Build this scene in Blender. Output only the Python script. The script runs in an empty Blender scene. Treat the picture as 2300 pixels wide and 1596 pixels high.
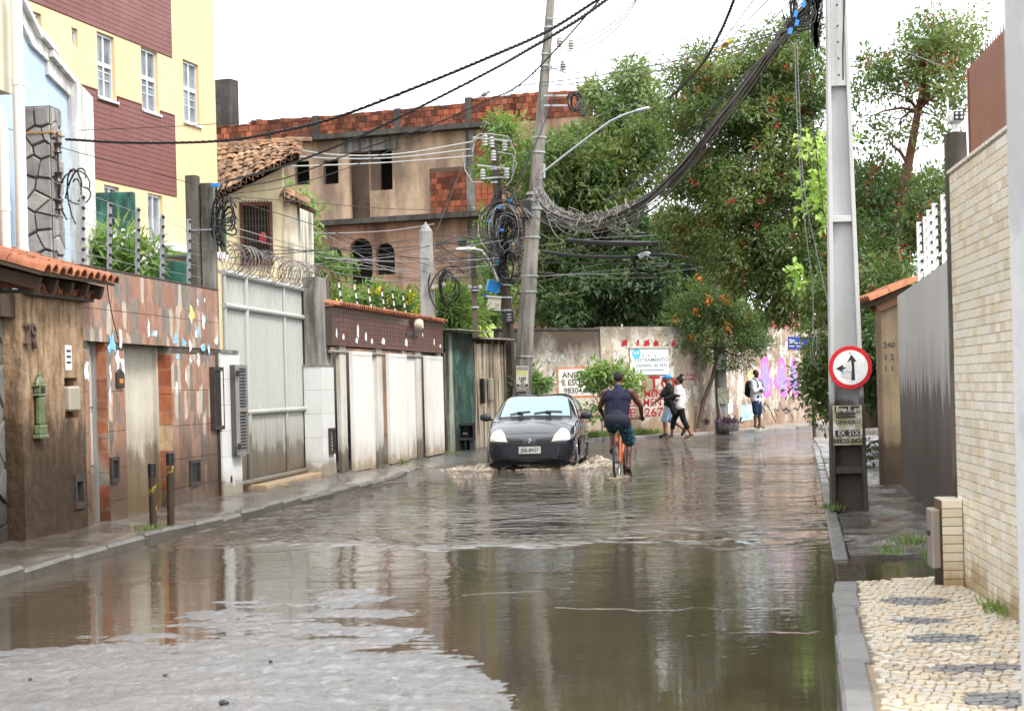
import bpy, bmesh, math, random
import numpy as np
from mathutils import Vector, Matrix
random.seed(7); rng = np.random.default_rng(7)
sc = bpy.context.scene; C = sc.collection
# ------------------------------------------------------------------ camera, sky, sun, exposure
# photograph measured on a 2300 x 1596 grid: focal 4000 px, horizon at row 869, camera rolled 1.5 degrees
F, CX, CY, TH, EYE = 4000., 1150., 869., 0.026, 1.5
cam_d = bpy.data.cameras.new('camera'); cam = bpy.data.objects.new('camera', cam_d); C.objects.link(cam)
cam_d.sensor_width = 36; cam_d.lens = 36*F/2300; cam_d.shift_y = (CY-798)/2300; cam_d.clip_end = 2000; cam_d.clip_start = .1
cam.matrix_world = Matrix.Translation((0, 0, EYE)) @ Matrix.Rotation(math.pi/2, 4, 'X') @ Matrix.Rotation(-TH, 4, 'Z')
cam_d.dof.use_dof = True; cam_d.dof.focus_distance = 30; cam_d.dof.aperture_fstop = 6.3
sc.camera = cam
SUN_EL, SUN_AZ = 52, 128          # sun direction: elevation, compass angle (degrees)
w = bpy.data.worlds.new('World'); sc.world = w; w.use_nodes = True
wn, wl = w.node_tree.nodes, w.node_tree.links
wn.clear()
sky = wn.new('ShaderNodeTexSky'); sky.sky_type = 'NISHITA'; sky.sun_disc = False
sky.sun_elevation = math.radians(SUN_EL); sky.sun_rotation = math.radians(SUN_AZ); sky.dust_density = 4; sky.air_density = 1
tc = wn.new('ShaderNodeTexCoord'); nz = wn.new('ShaderNodeTexNoise'); nz.inputs['Scale'].default_value = 2.2; nz.inputs['Detail'].default_value = 5
wl.new(tc.outputs['Generated'], nz.inputs['Vector'])
cr = wn.new('ShaderNodeValToRGB'); cr.color_ramp.elements[0].position = .3; cr.color_ramp.elements[1].position = .7
cr.color_ramp.elements[0].color = (8.4, 8.8, 9.3, 1); cr.color_ramp.elements[1].color = (10.2, 10.3, 10.4, 1)
wl.new(nz.outputs['Fac'], cr.inputs['Fac'])
mx = wn.new('ShaderNodeMix'); mx.data_type = 'RGBA'; mx.inputs['Factor'].default_value = .9      # a closed overcast layer over the clear sky
wl.new(sky.outputs['Color'], mx.inputs['A']); wl.new(cr.outputs['Color'], mx.inputs['B'])
bg = wn.new('ShaderNodeBackground'); bg.inputs['Strength'].default_value = .1
wo = wn.new('ShaderNodeOutputWorld'); wl.new(mx.outputs['Result'], bg.inputs['Color']); wl.new(bg.outputs['Background'], wo.inputs['Surface'])
sun_d = bpy.data.lights.new('sun', 'SUN'); sun_d.energy = 1.5; sun_d.angle = math.radians(14); sun_d.color = (1, .96, .9)
sun = bpy.data.objects.new('sun', sun_d); C.objects.link(sun)
sun.rotation_euler = (math.radians(90-SUN_EL), 0, math.radians(180-SUN_AZ))
vs = sc.view_settings; vs.view_transform = 'Standard'; vs.look = 'None'; vs.exposure = 1.4; vs.gamma = 1; vs.use_curve_mapping = False
sc.cycles.use_denoising = True; sc.cycles.use_adaptive_sampling = True; sc.cycles.adaptive_threshold = .025; sc.cycles.max_bounces = 5; sc.cycles.diffuse_bounces = 2; sc.cycles.glossy_bounces = 3
sc.cycles.transmission_bounces = 4; sc.cycles.transparent_max_bounces = 6; sc.cycles.caustics_reflective = False; sc.cycles.caustics_refractive = False
# ------------------------------------------------------------------ measuring helpers
_c, _s = math.cos(TH), math.sin(TH)
def ray(px, py):
    dx, dy = px-CX, CY-py
    return (dx*_c+dy*_s)/F, (-dx*_s+dy*_c)/F
def at(px, py, Y):
    a, b = ray(px, py); return Vector((a*Y, Y, EYE+b*Y))
def gnd(px, py, z=0):
    a, b = ray(px, py); Y = (z-EYE)/b; return Vector((a*Y, Y, z))
class Line:
    """a vertical wall plane in plan; local x runs left to right as seen from the street, local -y faces the street"""
    def __init__(s, p0, p1):
        s.o = Vector((p0[0], p0[1], 0)); d = Vector((p1[0]-p0[0], p1[1]-p0[1], 0)); s.L = d.length; s.d = d.normalized()
        s.a = math.atan2(s.d.y, s.d.x); s.n = Vector((s.d.y, -s.d.x, 0))       # street side
    def uz(s, px, py, off=0):
        o = s.o+s.n*off; a, b = ray(px, py)
        t = (a*o.y-o.x)/(s.d.x-a*s.d.y); Y = o.y+t*s.d.y
        return t, EYE+b*Y
    def u(s, px, py=869): return s.uz(px, py)[0]
    def z(s, px, py): return s.uz(px, py)[1]
    def rect(s, x0, y0, x1, y1):
        u0, z1 = s.uz(x0, (y0+y1)/2)[0], s.uz((x0+x1)/2, y0)[1]
        return u0, s.uz(x1, (y0+y1)/2)[0], s.uz((x0+x1)/2, y1)[1], z1
    def w(s, u, y, z): return s.o+s.d*u-s.n*y+Vector((0, 0, z))
    def mat(s, u=0, y=0, z=0): return Matrix.Translation(s.w(u, y, z)) @ Matrix.Rotation(s.a, 4, 'Z')
# ------------------------------------------------------------------ object helpers
def link(o, parent=None):
    C.objects.link(o)
    if parent is not None: o.parent = parent
    return o
def tag(o, label=None, cat=None, group=None, kind=None):
    if label: o['label'] = label
    if cat: o['category'] = cat
    if group: o['group'] = group
    if kind: o['kind'] = kind
    return o
def thing(name, label, cat, m=None, group=None):
    o = bpy.data.objects.new(name, None); o.empty_display_size = .2; C.objects.link(o)
    if m is not None: o.matrix_world = m if isinstance(m, Matrix) else Matrix.Translation(m)
    return tag(o, label, cat, group)
def inst(name, mesh, parent=None, m=None):
    o = bpy.data.objects.new(name, mesh)
    if m is not None: o.matrix_basis = m if isinstance(m, Matrix) else Matrix.Translation(m)
    return link(o, parent)
def T(x, y, z): return Matrix.Translation((x, y, z))
def R(a, ax='Z'): return Matrix.Rotation(a, 4, ax)
def S(x, y, z): return Matrix.Diagonal((x, y, z, 1))
class MB:
    def __init__(s): s.v = []; s.f = []
    def add(s, vs_, fs): b = len(s.v); s.v += [tuple(x) for x in vs_]; s.f += [tuple(b+i for i in q) for q in fs]; return s
    def box(s, x0, x1, y0, y1, z0, z1, m=None, top=1.0):
        cx, cy = (x0+x1)/2, (y0+y1)/2
        vs_ = [(x0, y0, z0), (x1, y0, z0), (x1, y1, z0), (x0, y1, z0)]+[(cx+(x-cx)*top, cy+(y-cy)*top, z1) for x, y in ((x0, y0), (x1, y0), (x1, y1), (x0, y1))]
        if m is not None: vs_ = [m @ Vector(q) for q in vs_]
        return s.add(vs_, [(3, 2, 1, 0), (4, 5, 6, 7), (0, 1, 5, 4), (1, 2, 6, 5), (2, 3, 7, 6), (3, 0, 4, 7)])
    def prism(s, poly, y0, y1, m=None, inset=1.0):
        """polygon of (x,z) extruded from y1 (back) to y0 (street side, scaled by inset)"""
        n = len(poly); cx = sum(p[0] for p in poly)/n; cz = sum(p[1] for p in poly)/n
        vs_ = [(cx+(x-cx)*inset, y0, cz+(z-cz)*inset) for x, z in poly]+[(x, y1, z) for x, z in poly]
        if m is not None: vs_ = [m @ Vector(q) for q in vs_]
        return s.add(vs_, [tuple(range(n)), tuple(range(2*n-1, n-1, -1))]+[(n+i, n+(i+1) % n, (i+1) % n, i) for i in range(n)])
    def slab(s, poly, z0, z1, inset=1.0):
        """polygon of (x,y) extruded from z0 up to z1"""
        n = len(poly); cx = sum(p[0] for p in poly)/n; cy = sum(p[1] for p in poly)/n
        vs_ = [(cx+(x-cx)*inset, cy+(y-cy)*inset, z1) for x, y in poly]+[(x, y, z0) for x, y in poly]
        return s.add(vs_, [tuple(range(n)), tuple(range(2*n-1, n-1, -1))]+[(n+i, n+(i+1) % n, (i+1) % n, i) for i in range(n)])
    def tube(s, pts, r, n=6, cap=True, sq=None):
        pts = [Vector(p) for p in pts]; k = len(pts); rs = r if isinstance(r, (list, tuple)) else [r]*k
        vs_ = []; up = Vector((0, 0, 1)); prev = None
        for i, p in enumerate(pts):
            t = (pts[min(i+1, k-1)]-pts[max(i-1, 0)])
            t = t.normalized() if t.length > 1e-9 else Vector((0, 0, 1))
            if prev is None:
                a = t.cross(up); a = a if a.length > .05 else t.cross(Vector((1, 0, 0)))
            else:
                a = prev-t*prev.dot(t); a = a if a.length > 1e-6 else t.cross(Vector((1, .3, .2)))
            a.normalize(); prev = a; b = t.cross(a)
            for j in range(n):
                th = 2*math.pi*(j+.5)/n; vs_.append(p+(a*math.cos(th)+b*math.sin(th))*rs[i])
        fs = [(i*n+j, i*n+(j+1) % n, (i+1)*n+(j+1) % n, (i+1)*n+j) for i in range(k-1) for j in range(n)]
        if cap: fs += [tuple(range(n-1, -1, -1)), tuple((k-1)*n+j for j in range(n))]
        return s.add(vs_, fs)
    def cyl(s, p0, p1, r0, r1=None, n=10): return s.tube([p0, p1], [r0, r0 if r1 is None else r1], n)
    def lathe(s, prof, n=16, m=None):
        vs_ = [(r*math.cos(2*math.pi*j/n), r*math.sin(2*math.pi*j/n), z) for r, z in prof for j in range(n)]
        if m is not None: vs_ = [m @ Vector(q) for q in vs_]
        k = len(prof)
        fs = [(i*n+j, i*n+(j+1) % n, (i+1)*n+(j+1) % n, (i+1)*n+j) for i in range(k-1) for j in range(n)]
        fs += [tuple(range(n-1, -1, -1)), tuple((k-1)*n+j for j in range(n))]
        return s.add(vs_, fs)
    def grid(s, rows):
        nr, nc = len(rows), len(rows[0])
        return s.add([p for r_ in rows for p in r_], [(i*nc+j, i*nc+j+1, (i+1)*nc+j+1, (i+1)*nc+j) for i in range(nr-1) for j in range(nc-1)])
    def mesh(s, name, mat=None, smooth=0, bevel=0, seg=1):
        me = bpy.data.meshes.new(name); me.from_pydata(s.v, [], s.f)
        if bevel:
            bm = bmesh.new(); bm.from_mesh(me)
            bmesh.ops.bevel(bm, geom=[e for e in bm.edges if len(e.link_faces) == 2 and e.calc_face_angle(0) > .5], offset=bevel, segments=seg, affect='EDGES', clamp_overlap=True)
            bm.to_mesh(me); bm.free()
        if mat is not None: me.materials.append(mat)
        if smooth:
            me.polygons.foreach_set('use_smooth', [True]*len(me.polygons))
            me.set_sharp_from_angle(angle=math.radians(smooth))
        me.update(); return me
    def build(s, name, mat=None, parent=None, m=None, smooth=0, bevel=0, seg=1):
        return inst(name, s.mesh(name, mat, smooth, bevel, seg), parent, m)
def one(name, mat, label, cat, mb, m=None, group=None, **k): return tag(mb.build(name, mat, None, m, **k), label, cat, group)
def copytree(o, parent=None):
    c = o.copy(); C.objects.link(c); c.parent = parent
    for ch in list(o.children): copytree(ch, c)
    return c
def text(txt, size, mat, name, parent, m, depth=.002, sx=1.0, bold=0, align='CENTER'):
    cu = bpy.data.curves.new('t', 'FONT'); cu.body = txt; cu.size = size; cu.align_x = align; cu.align_y = 'CENTER'; cu.extrude = depth; cu.offset = bold*size
    cu.resolution_u = 2
    o = bpy.data.objects.new('t', cu); C.objects.link(o)
    me = bpy.data.meshes.new_from_object(o.evaluated_get(bpy.context.evaluated_depsgraph_get()))
    bpy.data.objects.remove(o); bpy.data.curves.remove(cu)
    me.materials.clear(); me.materials.append(mat); me.name = name
    return inst(name, me, parent, m @ R(math.pi/2, 'X') @ S(sx, 1, 1))        # stands upright, readable from -y
def voronoi(sites, x0, x1, y0, y1):
    out = []; P = np.array(sites)
    for i, s_ in enumerate(P):
        poly = [(x0, y0), (x1, y0), (x1, y1), (x0, y1)]
        d = ((P-s_)**2).sum(1); 
        for j in np.argsort(d)[1:22]:
            q = P[j]; mid = (s_+q)/2; nrm = q-s_; new = []
            for k in range(len(poly)):
                a, b = poly[k], poly[(k+1) % len(poly)]
                da = (a[0]-mid[0])*nrm[0]+(a[1]-mid[1])*nrm[1]; db = (b[0]-mid[0])*nrm[0]+(b[1]-mid[1])*nrm[1]
                if da <= 0: new.append(a)
                if da*db < 0: t = da/(da-db); new.append((a[0]+(b[0]-a[0])*t, a[1]+(b[1]-a[1])*t))
            poly = new
            if len(poly) < 3: break
        if len(poly) >= 3: out.append(poly)
    return out
def shrink(poly, g):
    """pull a convex polygon's corners towards its centre by about g"""
    cx = sum(p[0] for p in poly)/len(poly); cy = sum(p[1] for p in poly)/len(poly); o = []
    for x, y in poly:
        d = math.hypot(x-cx, y-cy); k = max(.3, 1-g*1.3/max(d, 1e-6)); o.append((cx+(x-cx)*k, cy+(y-cy)*k))
    return o
def jsites(x0, x1, y0, y1, dx, dy, j=.38):
    r_ = []; ny = max(1, round((y1-y0)/dy)); nx = max(1, round((x1-x0)/dx))
    for i in range(ny):
        for k in range(nx):
            r_.append((x0+(k+.5+(.25 if i % 2 else -.25)+random.uniform(-j, j))*(x1-x0)/nx, y0+(i+.5+random.uniform(-j, j))*(y1-y0)/ny))
    return r_
# ------------------------------------------------------------------ materials
class NT:
    def __init__(s, name):
        s.m = bpy.data.materials.new(name); s.m.use_nodes = True; s.t = s.m.node_tree; s.t.nodes.clear()
        s.out = s.add('OutputMaterial'); s.b = s.add('BsdfPrincipled'); s.lk(s.b.outputs[0], s.out.inputs[0]); s.g = s.add('NewGeometry')
    def add(s, t, ins=None, **kw):
        n = s.t.nodes.new('ShaderNode'+t)
        for k, v in kw.items(): setattr(n, k, v)
        for k, v in (ins or {}).items(): s.set(n.inputs[k], v)
        return n
    def lk(s, a, b): s.t.links.new(a, b)
    def set(s, i, v):
        if isinstance(v, bpy.types.NodeSocket): s.lk(v, i)
        else:
            if isinstance(v, tuple) and len(v) == 3 and i.type == 'RGBA': v = v+(1,)
            i.default_value = v
    def pos(s, sc_=(1, 1, 1), src=None):
        n = s.add('Mapping', {'Scale': sc_}); s.lk(src or s.g.outputs['Position'], n.inputs[0]); return n.outputs[0]
    def noise(s, scale, detail=4, sc_=None, rough=.55, src=None, dist=0):
        n = s.add('TexNoise', {'Scale': scale, 'Detail': detail, 'Roughness': rough, 'Distortion': dist, 'Vector': s.pos(sc_ or (1, 1, 1), src)}); return n.outputs['Fac']
    def ramp(s, fac, *st, interp='LINEAR'):
        n = s.add('ValToRGB', {'Fac': fac}); e = n.color_ramp.elements; n.color_ramp.interpolation = interp
        while len(e) < len(st): e.new(.5)
        for q, (p, c) in zip(e, st): q.position = p; q.color = (c, c, c, 1) if isinstance(c, (int, float)) else tuple(c)+(1,)
        return n.outputs['Color']
    def mix(s, fac, a, b, mode='MIX'):
        n = s.add('Mix', data_type='RGBA', blend_type=mode); s.set(n.inputs['Factor'], fac)
        s.set(n.inputs['A'], a); s.set(n.inputs['B'], b); return n.outputs['Result']
    def math(s, op, a, b=0., clamp=False):
        n = s.add('Math', operation=op, use_clamp=clamp); s.set(n.inputs[0], a); s.set(n.inputs[1], b); return n.outputs[0]
    def z(s):
        return s.add('SeparateXYZ', {0: s.g.outputs['Position']}).outputs['Z']
    def bump(s, h, st, d=.02):
        n = s.add('Bump', {'Strength': st, 'Distance': d, 'Height': h}); s.set(s.b.inputs['Normal'], n.outputs[0]); return n
    def done(s, col=None, rough=None, **k):
        if col is not None: s.set(s.b.inputs['Base Color'], col)
        if rough is not None: s.set(s.b.inputs['Roughness'], rough)
        for a, v in k.items(): s.set(s.b.inputs[a.replace('_', ' ')], v)
        return s.m
MUD = (.075, .05, .032)
_mats = {}
def mat(name, col, rough=.75, var=.25, scale=2.5, bump=.25, bscale=30, rnd=0, grime=0, gcol=(.03, .027, .022), streak=(5, 5, .5), patch=0, pcol=(.3, .28, .25), pscale=1.5,
        mud=None, mudw=.5, mcol=MUD, metal=0, spec=.5, coat=0, pt=.52):
    """weathered surface: large and small tone variation, run-off streaks, flaked patches, a mud tide-mark of height mud"""
    if name in _mats: return _mats[name]
    n = NT(name); c = tuple(col)
    a = n.noise(scale, 6); f = n.noise(scale*9, 3)
    k = n.math('ADD', n.math('MULTIPLY', a, .65), n.math('MULTIPLY', f, .35))
    out = n.ramp(k, (.3, tuple(x*(1-var) for x in c)), (.5, c), (.72, tuple(min(.95, x*(1+var*.6)) for x in c)))
    if rnd:
        oi = n.add('ObjectInfo').outputs['Random']
        out = n.mix(1, out, n.ramp(oi, (0, 1-rnd), (1, 1+rnd*.5)), 'MULTIPLY')
    if patch:
        p = n.noise(pscale, 8, rough=.65)
        out = n.mix(n.math('MULTIPLY', n.ramp(p, (pt, 0.), (pt+.05, 1.)), patch), out, pcol)
    if grime:
        g = n.noise(1, 7, streak, .62); g2 = n.noise(.7, 4)
        out = n.mix(n.math('MULTIPLY', n.ramp(n.math('ADD', n.math('MULTIPLY', g, .7), n.math('MULTIPLY', g2, .3)), (.44, 0.), (.58, 1.)), grime), out, gcol)
    rr = n.ramp(a, (.3, min(1, rough*1.1)), (.7, rough*.85))
    if mud is not None:
        zz = n.math('ADD', n.z(), n.math('MULTIPLY', n.math('SUBTRACT', n.noise(1, 7, (3.2, 3.2, .7), .65), .5), -mudw*1.6))
        mk = n.math('MULTIPLY', n.ramp(n.math('DIVIDE', n.math('SUBTRACT', zz, mud-mudw), mudw*1.5), (0, .95), (.5, .82), (.62, .35), (1, 0.)), 1.)
        out = n.mix(mk, out, n.mix(n.noise(6, 5), tuple(x*.38 for x in mcol), tuple(x*.85 for x in mcol)))
    if bump: n.bump(n.math('ADD', n.noise(bscale, 5), n.math('MULTIPLY', a, .8)), bump, .012)
    _mats[name] = n.done(out, rr, Metallic=metal, Specular_IOR_Level=spec*(.4 if rough > .55 else 1), Coat_Weight=coat, Coat_Roughness=.1)
    return _mats[name]
def flat(name, col, rough=.6, **k):
    if name in _mats: return _mats[name]
    n = NT(name); f = n.noise(14, 4); col = tuple(col)
    _mats[name] = n.done(n.ramp(f, (.3, tuple(x*.86 for x in col)), (.7, tuple(min(.95, x*1.08) for x in col))), rough, **k); return _mats[name]
# ------------------------------------------------------------------ plan lines of the street (metres)
L1 = Line((-4.78, 17.42), (-3.98, 24.25))           # stucco house front and tiled wall
LP = Line((-4.02, 23.5), (-3.12, 30.0))            # the two white pillars
LG = Line((-4.16, 23.75), (-3.42, 30.3))            # gate, set back
L3 = Line((-3.02, 30.1), (-1.51, 39.4))             # garages
L4 = Line((-1.46, 40.2), (-.62, 43.3))              # green wall
L4b = Line((-.62, 43.3), (.15, 45.3))               # shed
L5 = Line((-.3, 45.5), (4.9, 48.9))                 # painted back wall
L5b = Line((4.9, 48.9), (11.9, 61.5))
LR = Line((3.02, 12.15), (2.55, 7.0))               # beige tiled wall (right)
LRg = Line((5.2, 23.9), (3.45, 12.2))               # grey wall (right)
LKERB = [(-4.75, 6), (-4.45, 11), (-4.18, 14.4), (-3.66, 18.9), (-3.15, 22), (-2.55, 26), (-2.05, 29.8), (-1.72, 33.5)]
FACADE = [(-5.35, 6), (-5.1, 11), (-4.95, 15.5), (-4.7, 18.2), (-4.1, 23.4), (-3.75, 26.8), (-3.2, 30.3), (-2.4, 34), (-1.55, 39.3), (-.95, 42.2), (-.1, 45)]
def poly_x(pl, y):
    for (x0, y0), (x1, y1) in zip(pl, pl[1:]):
        if y <= y1 or (x1, y1) == pl[-1]: return x0+(x1-x0)*(y-y0)/(y1-y0)
_lat = rng.random((64, 64))
def vnoise(x, y):
    x = np.asarray(x, float); y = np.asarray(y, float); i = np.floor(x).astype(int); j = np.floor(y).astype(int); u = x-i; v = y-j
    u = u*u*(3-2*u); v = v*v*(3-2*v); g = lambda a, b: _lat[a % 64, b % 64]
    return (g(i, j)*(1-u)+g(i+1, j)*u)*(1-v)+(g(i, j+1)*(1-u)+g(i+1, j+1)*u)*v-.5
def fbm(x, y, o=4): return sum(vnoise(x*2**k+7.3*k, y*2**k+3.1*k)/2**k for k in range(o))
def sst(a, b, x): t = np.clip((x-a)/(b-a), 0, 1); return t*t*(3-2*t)
def road_z(X, Y):
    z = np.full(np.shape(X), -.085)
    e = (1-sst(.86, 1.7, np.hypot((X+1.75)/1.65, (Y-6.2)/6.9)))            # crown of the road, barely out of the water
    z = z+e*(.092+.009*(1-sst(8., 10.5, Y)))
    z = z+.008*fbm(X*.8, Y*.4, 3)*(.4+e)+e*(.02*fbm(X*1.1, Y*.9, 2)+.015*fbm(X*2.4, Y*4.2, 3)+.010*fbm(X*9, Y*13, 2)+.0024*rng.normal(size=np.shape(X)))
    d = ((X-3.1)*(-.727)+(Y-46.9)*.686)                                    # towards the far kerb
    z = z+sst(-2.6, -.1, d)*.15*sst(1.0, 3.2, X)
    lf = np.interp(Y, [p[1] for p in FACADE], [p[0] for p in FACADE])
    z = z+sst(33, 37, Y)*(1-sst(.3, 1.9, X-lf))*.16
    return z
def sheet(name, xs, ys, zf, m, kind='structure', parent=None):
    X, Y = np.meshgrid(xs, ys); Z = zf(X, Y); nr, nc = X.shape
    me = bpy.data.meshes.new(name); v = np.stack([X, Y, Z], -1).reshape(-1, 3)
    i = np.arange((nr-1)*nc).reshape(nr-1, nc)[:, :-1].ravel()
    me.from_pydata(v.tolist(), [], np.stack([i, i+1, i+nc+1, i+nc], 1).tolist()); me.materials.append(m)
    me.polygons.foreach_set('use_smooth', [True]*len(me.polygons))
    return tag(inst(name, me, parent), kind=kind)
# --- materials of the ground
def m_asphalt():
    n = NT('wet_asphalt'); f = n.noise(3, 5); g = n.noise(220, 2); v = n.add('TexVoronoi', {'Scale': 75, 'Vector': n.pos()}).outputs['Distance']
    col = n.ramp(g, (.35, (.03, .028, .026)), (.6, (.075, .07, .064)), (.72, (.16, .15, .14)))
    col = n.mix(n.ramp(n.noise(.9, 4), (.5, 0.), (.7, .5)), col, (.10, .065, .04))
    film = n.ramp(n.noise(5.5, 9, (1., .8, 1), .82), (.36, .3), (.45, 1.))          # thin still film between patches of bare wet grit
    n.bump(n.math('MULTIPLY', film, n.math('ADD', n.math('MULTIPLY', v, .9), n.math('ADD', n.math('MULTIPLY', g, 1.1), n.math('MULTIPLY', n.noise(34, 2), 2.3)))), 1., .0045)
    return n.done(col, n.mix(film, (.03, .03, .03), (.15, .15, .15)), IOR=4., Specular_IOR_Level=.5)
def m_water():
    n = NT('flood_water'); p = n.g.outputs['Position']; sp = n.add('SeparateXYZ', {0: p}); x, y = sp.outputs['X'], sp.outputs['Y']
    big = n.noise(1.25, 4, (.85, 1.1, 1), .55, dist=.5); mid = n.noise(3.6, 2.5, (1., 1.1, 1), .5, dist=.8); fin = n.noise(17, 3, (.6, 1.4, 1), .6)
    rough_zone = n.ramp(n.math('DIVIDE', n.math('ADD', y, n.math('MULTIPLY', n.math('SUBTRACT', n.noise(.45, 4, (1, .6, 1)), .5), 9.)), 50.), (.2, .01), (.29, .03), (.33, .12), (.37, 1.8), (.44, 3.4), (.62, 3.4), (.8, 1.), (.95, .12))
    gust = n.ramp(n.noise(.33, 3, (1, .8, 1)), (.42, .35), (.58, 1.1))
    h = n.math('ADD', n.math('MULTIPLY', big, .13), n.math('ADD', n.math('MULTIPLY', mid, .085), n.math('MULTIPLY', fin, .0035)))
    h = n.math('MULTIPLY', h, n.math('MULTIPLY', rough_zone, gust))
    for cy, kx, x0, x1, wd, hh in ((18.0, .1, -2.8, 2.6, .10, .5), (11.45, -.12, .25, 1.8, .05, .16), (10.15, -.05, 1.0, 1.8, .04, .12), (16.6, .16, -2.6, .2, .07, .25), (23.5, .05, -1.5, 4., .16, .5), (12.6, .3, -.4, .4, .05, .12)):
        d = n.math('SUBTRACT', n.math('SUBTRACT', y, cy), n.math('ADD', n.math('MULTIPLY', x, kx), n.math('MULTIPLY', n.noise(.9, 3), 1.1)))
        rg = n.math('MAXIMUM', n.math('SUBTRACT', 1., n.math('DIVIDE', n.math('ABSOLUTE', d), wd)), 0.)
        inx = n.math('MULTIPLY', n.math('GREATER_THAN', x, x0), n.math('LESS_THAN', x, x1))
        h = n.math('ADD', h, n.math('MULTIPLY', n.math('MULTIPLY', n.math('MULTIPLY', rg, rg), inx), hh*.02))
    h = n.math('ADD', h, n.math('MULTIPLY', n.noise(11, 3, (.35, 1.5, 1)), n.ramp(n.math('DIVIDE', y, 50.), (.17, .0004), (.21, .0014), (.28, .003), (.34, .0045), (.45, .003))))
    for cx_, cy_, am, kf in ((.3, 31.6, .02, 7.), (1.7, 28.5, .008, 11.)):          # rings spreading from the car and the bicycle
        dd = n.add('VectorMath', {0: p, 1: (cx_, cy_, 0.)}, operation='DISTANCE').outputs['Value']; dn = n.math('ADD', dd, n.math('MULTIPLY', n.noise(.7, 2), 1.6))
        h = n.math('ADD', h, n.math('MULTIPLY', n.math('SINE', n.math('MULTIPLY', dn, kf)), n.math('MULTIPLY', n.math('POWER', 2.718, n.math('MULTIPLY', dd, -.26)), am)))
    n.bump(h, 1., 1.)
    col = n.ramp(n.noise(.6, 4), (.3, (.048, .036, .023)), (.7, (.066, .051, .034)))
    return n.done(col, .025, IOR=1.333, Specular_IOR_Level=.5)
def m_walk(name, base, rough=.42):
    n = NT(name); a = n.noise(1.3, 6); b = n.noise(14, 5); wet = n.noise(.8, 4, (1.6, .8, 1))
    col = n.mix(n.ramp(b, (.35, 0.), (.7, 1.)), tuple(x*.55 for x in base), tuple(x*1.15 for x in base))
    col = n.mix(n.ramp(a, (.42, 0.), (.62, .8)), col, (.06, .045, .032))
    cr = n.add('TexVoronoi', {'Scale': .9, 'Vector': n.mix(.12, n.pos(), n.add('TexNoise', {'Scale': 3., 'Vector': n.pos()}).outputs['Color'])}, feature='DISTANCE_TO_EDGE').outputs['Distance']
    col = n.mix(n.ramp(cr, (.0, 1.), (.012, 0.)), col, (.02, .018, .013))
    n.bump(n.math('ADD', b, n.math('MULTIPLY', n.noise(70, 2), .5)), .5, .012)
    return n.done(col, n.ramp(wet, (.48, .06), (.62, rough)), Specular_IOR_Level=.55)
earth = mat('earth', (.12, .09, .06), .9, .4, 1.2)
tag(MB().add([(-500, -80, -.3), (500, -80, -.3), (500, 900, -.3), (-500, 900, -.3)], [(0, 1, 2, 3)]).build('ground', earth), kind='structure')
xs = np.concatenate([np.arange(-5.5, -4.2, .1), np.arange(-4.2, .9, .032), np.arange(.9, 2.6, .1), np.arange(2.6, 16, .35)])
ys = np.concatenate([np.arange(4, 7.4, .1), np.arange(7.4, 15, .04), np.arange(15, 62, .3)])
sheet('road', xs, ys, road_z, m_asphalt())
tag(MB().add([(-5.6, 3, 0), (9, 3, 0), (12, 56, 0), (-5.6, 56, 0)], [(0, 1, 2, 3)]).build('flood_water', m_water()), kind='structure')
# --- left pavement and its kerb stones
wet_walk = m_walk('wet_concrete_pavement', (.13, .115, .098))
def strip(name, ys_, xl, xr, zf, m, n=14, parent=None):
    rows = []
    for y in ys_:
        a, b = xl(y), xr(y); rows.append([(a+(b-a)*k/n, y, float(zf(a+(b-a)*k/n, y, k/n))) for k in range(n+1)])
    rows = [[(x, y-.01, -.15) for x, y, z in rows[0]]]+rows
    o = MB().grid(rows).build(name, m, parent, smooth=60); return tag(o, kind='structure') if parent is None else o
lk = lambda y: poly_x(LKERB, min(y, 33.5)); fx = lambda y: poly_x(FACADE, y)-.55
strip('pavement_left', np.arange(6, 33.6, .12), fx, lambda y: lk(y)-.04,
      lambda x, y, t: (.135-.045*t-.03*max(0, t-.93)/.07)*(1-sst(27, 33.4, y)*.5*t)+.022*fbm(x*1.7, y*1.7)+.022*fbm(x*5, y*5, 2), wet_walk)
strip('pavement_left_far', np.arange(33.48, 45.6, .15), fx, lambda y: lk(33.5)+.25+(y-33.5)*.105,
      lambda x, y, t: .13-.16*t**1.3+.014*fbm(x*1.7, y*1.7), wet_walk)
kerb_m = mat('wet_kerb_stone', (.085, .076, .064), .45, .45, 3, .5, 25, rnd=.25)
kl = tag(bpy.data.objects.new('kerb_left', None), kind='structure'); C.objects.link(kl)
y = 6.2
while y < 33:
    ln = random.uniform(.7, 1.15); y2 = min(y+ln, 33.4); x0_, x1_ = poly_x(LKERB, y), poly_x(LKERB, y2)
    d = Vector((x1_-x0_, y2-y, 0)); zt = (.10+random.uniform(-.012, .012))*(1-.55*max(0, (y-24)/9))
    b = MB().box(0, d.length-.015, 0, .15, -.2, zt)
    b.build('kerb_stone', kerb_m, kl, T(x0_, y, random.uniform(-.025, .012)) @ R(math.atan2(d.y, d.x)+random.uniform(-.03, .03)) @ R(random.uniform(-.02, .02), 'Y'), bevel=.03)
    y = y2
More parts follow.
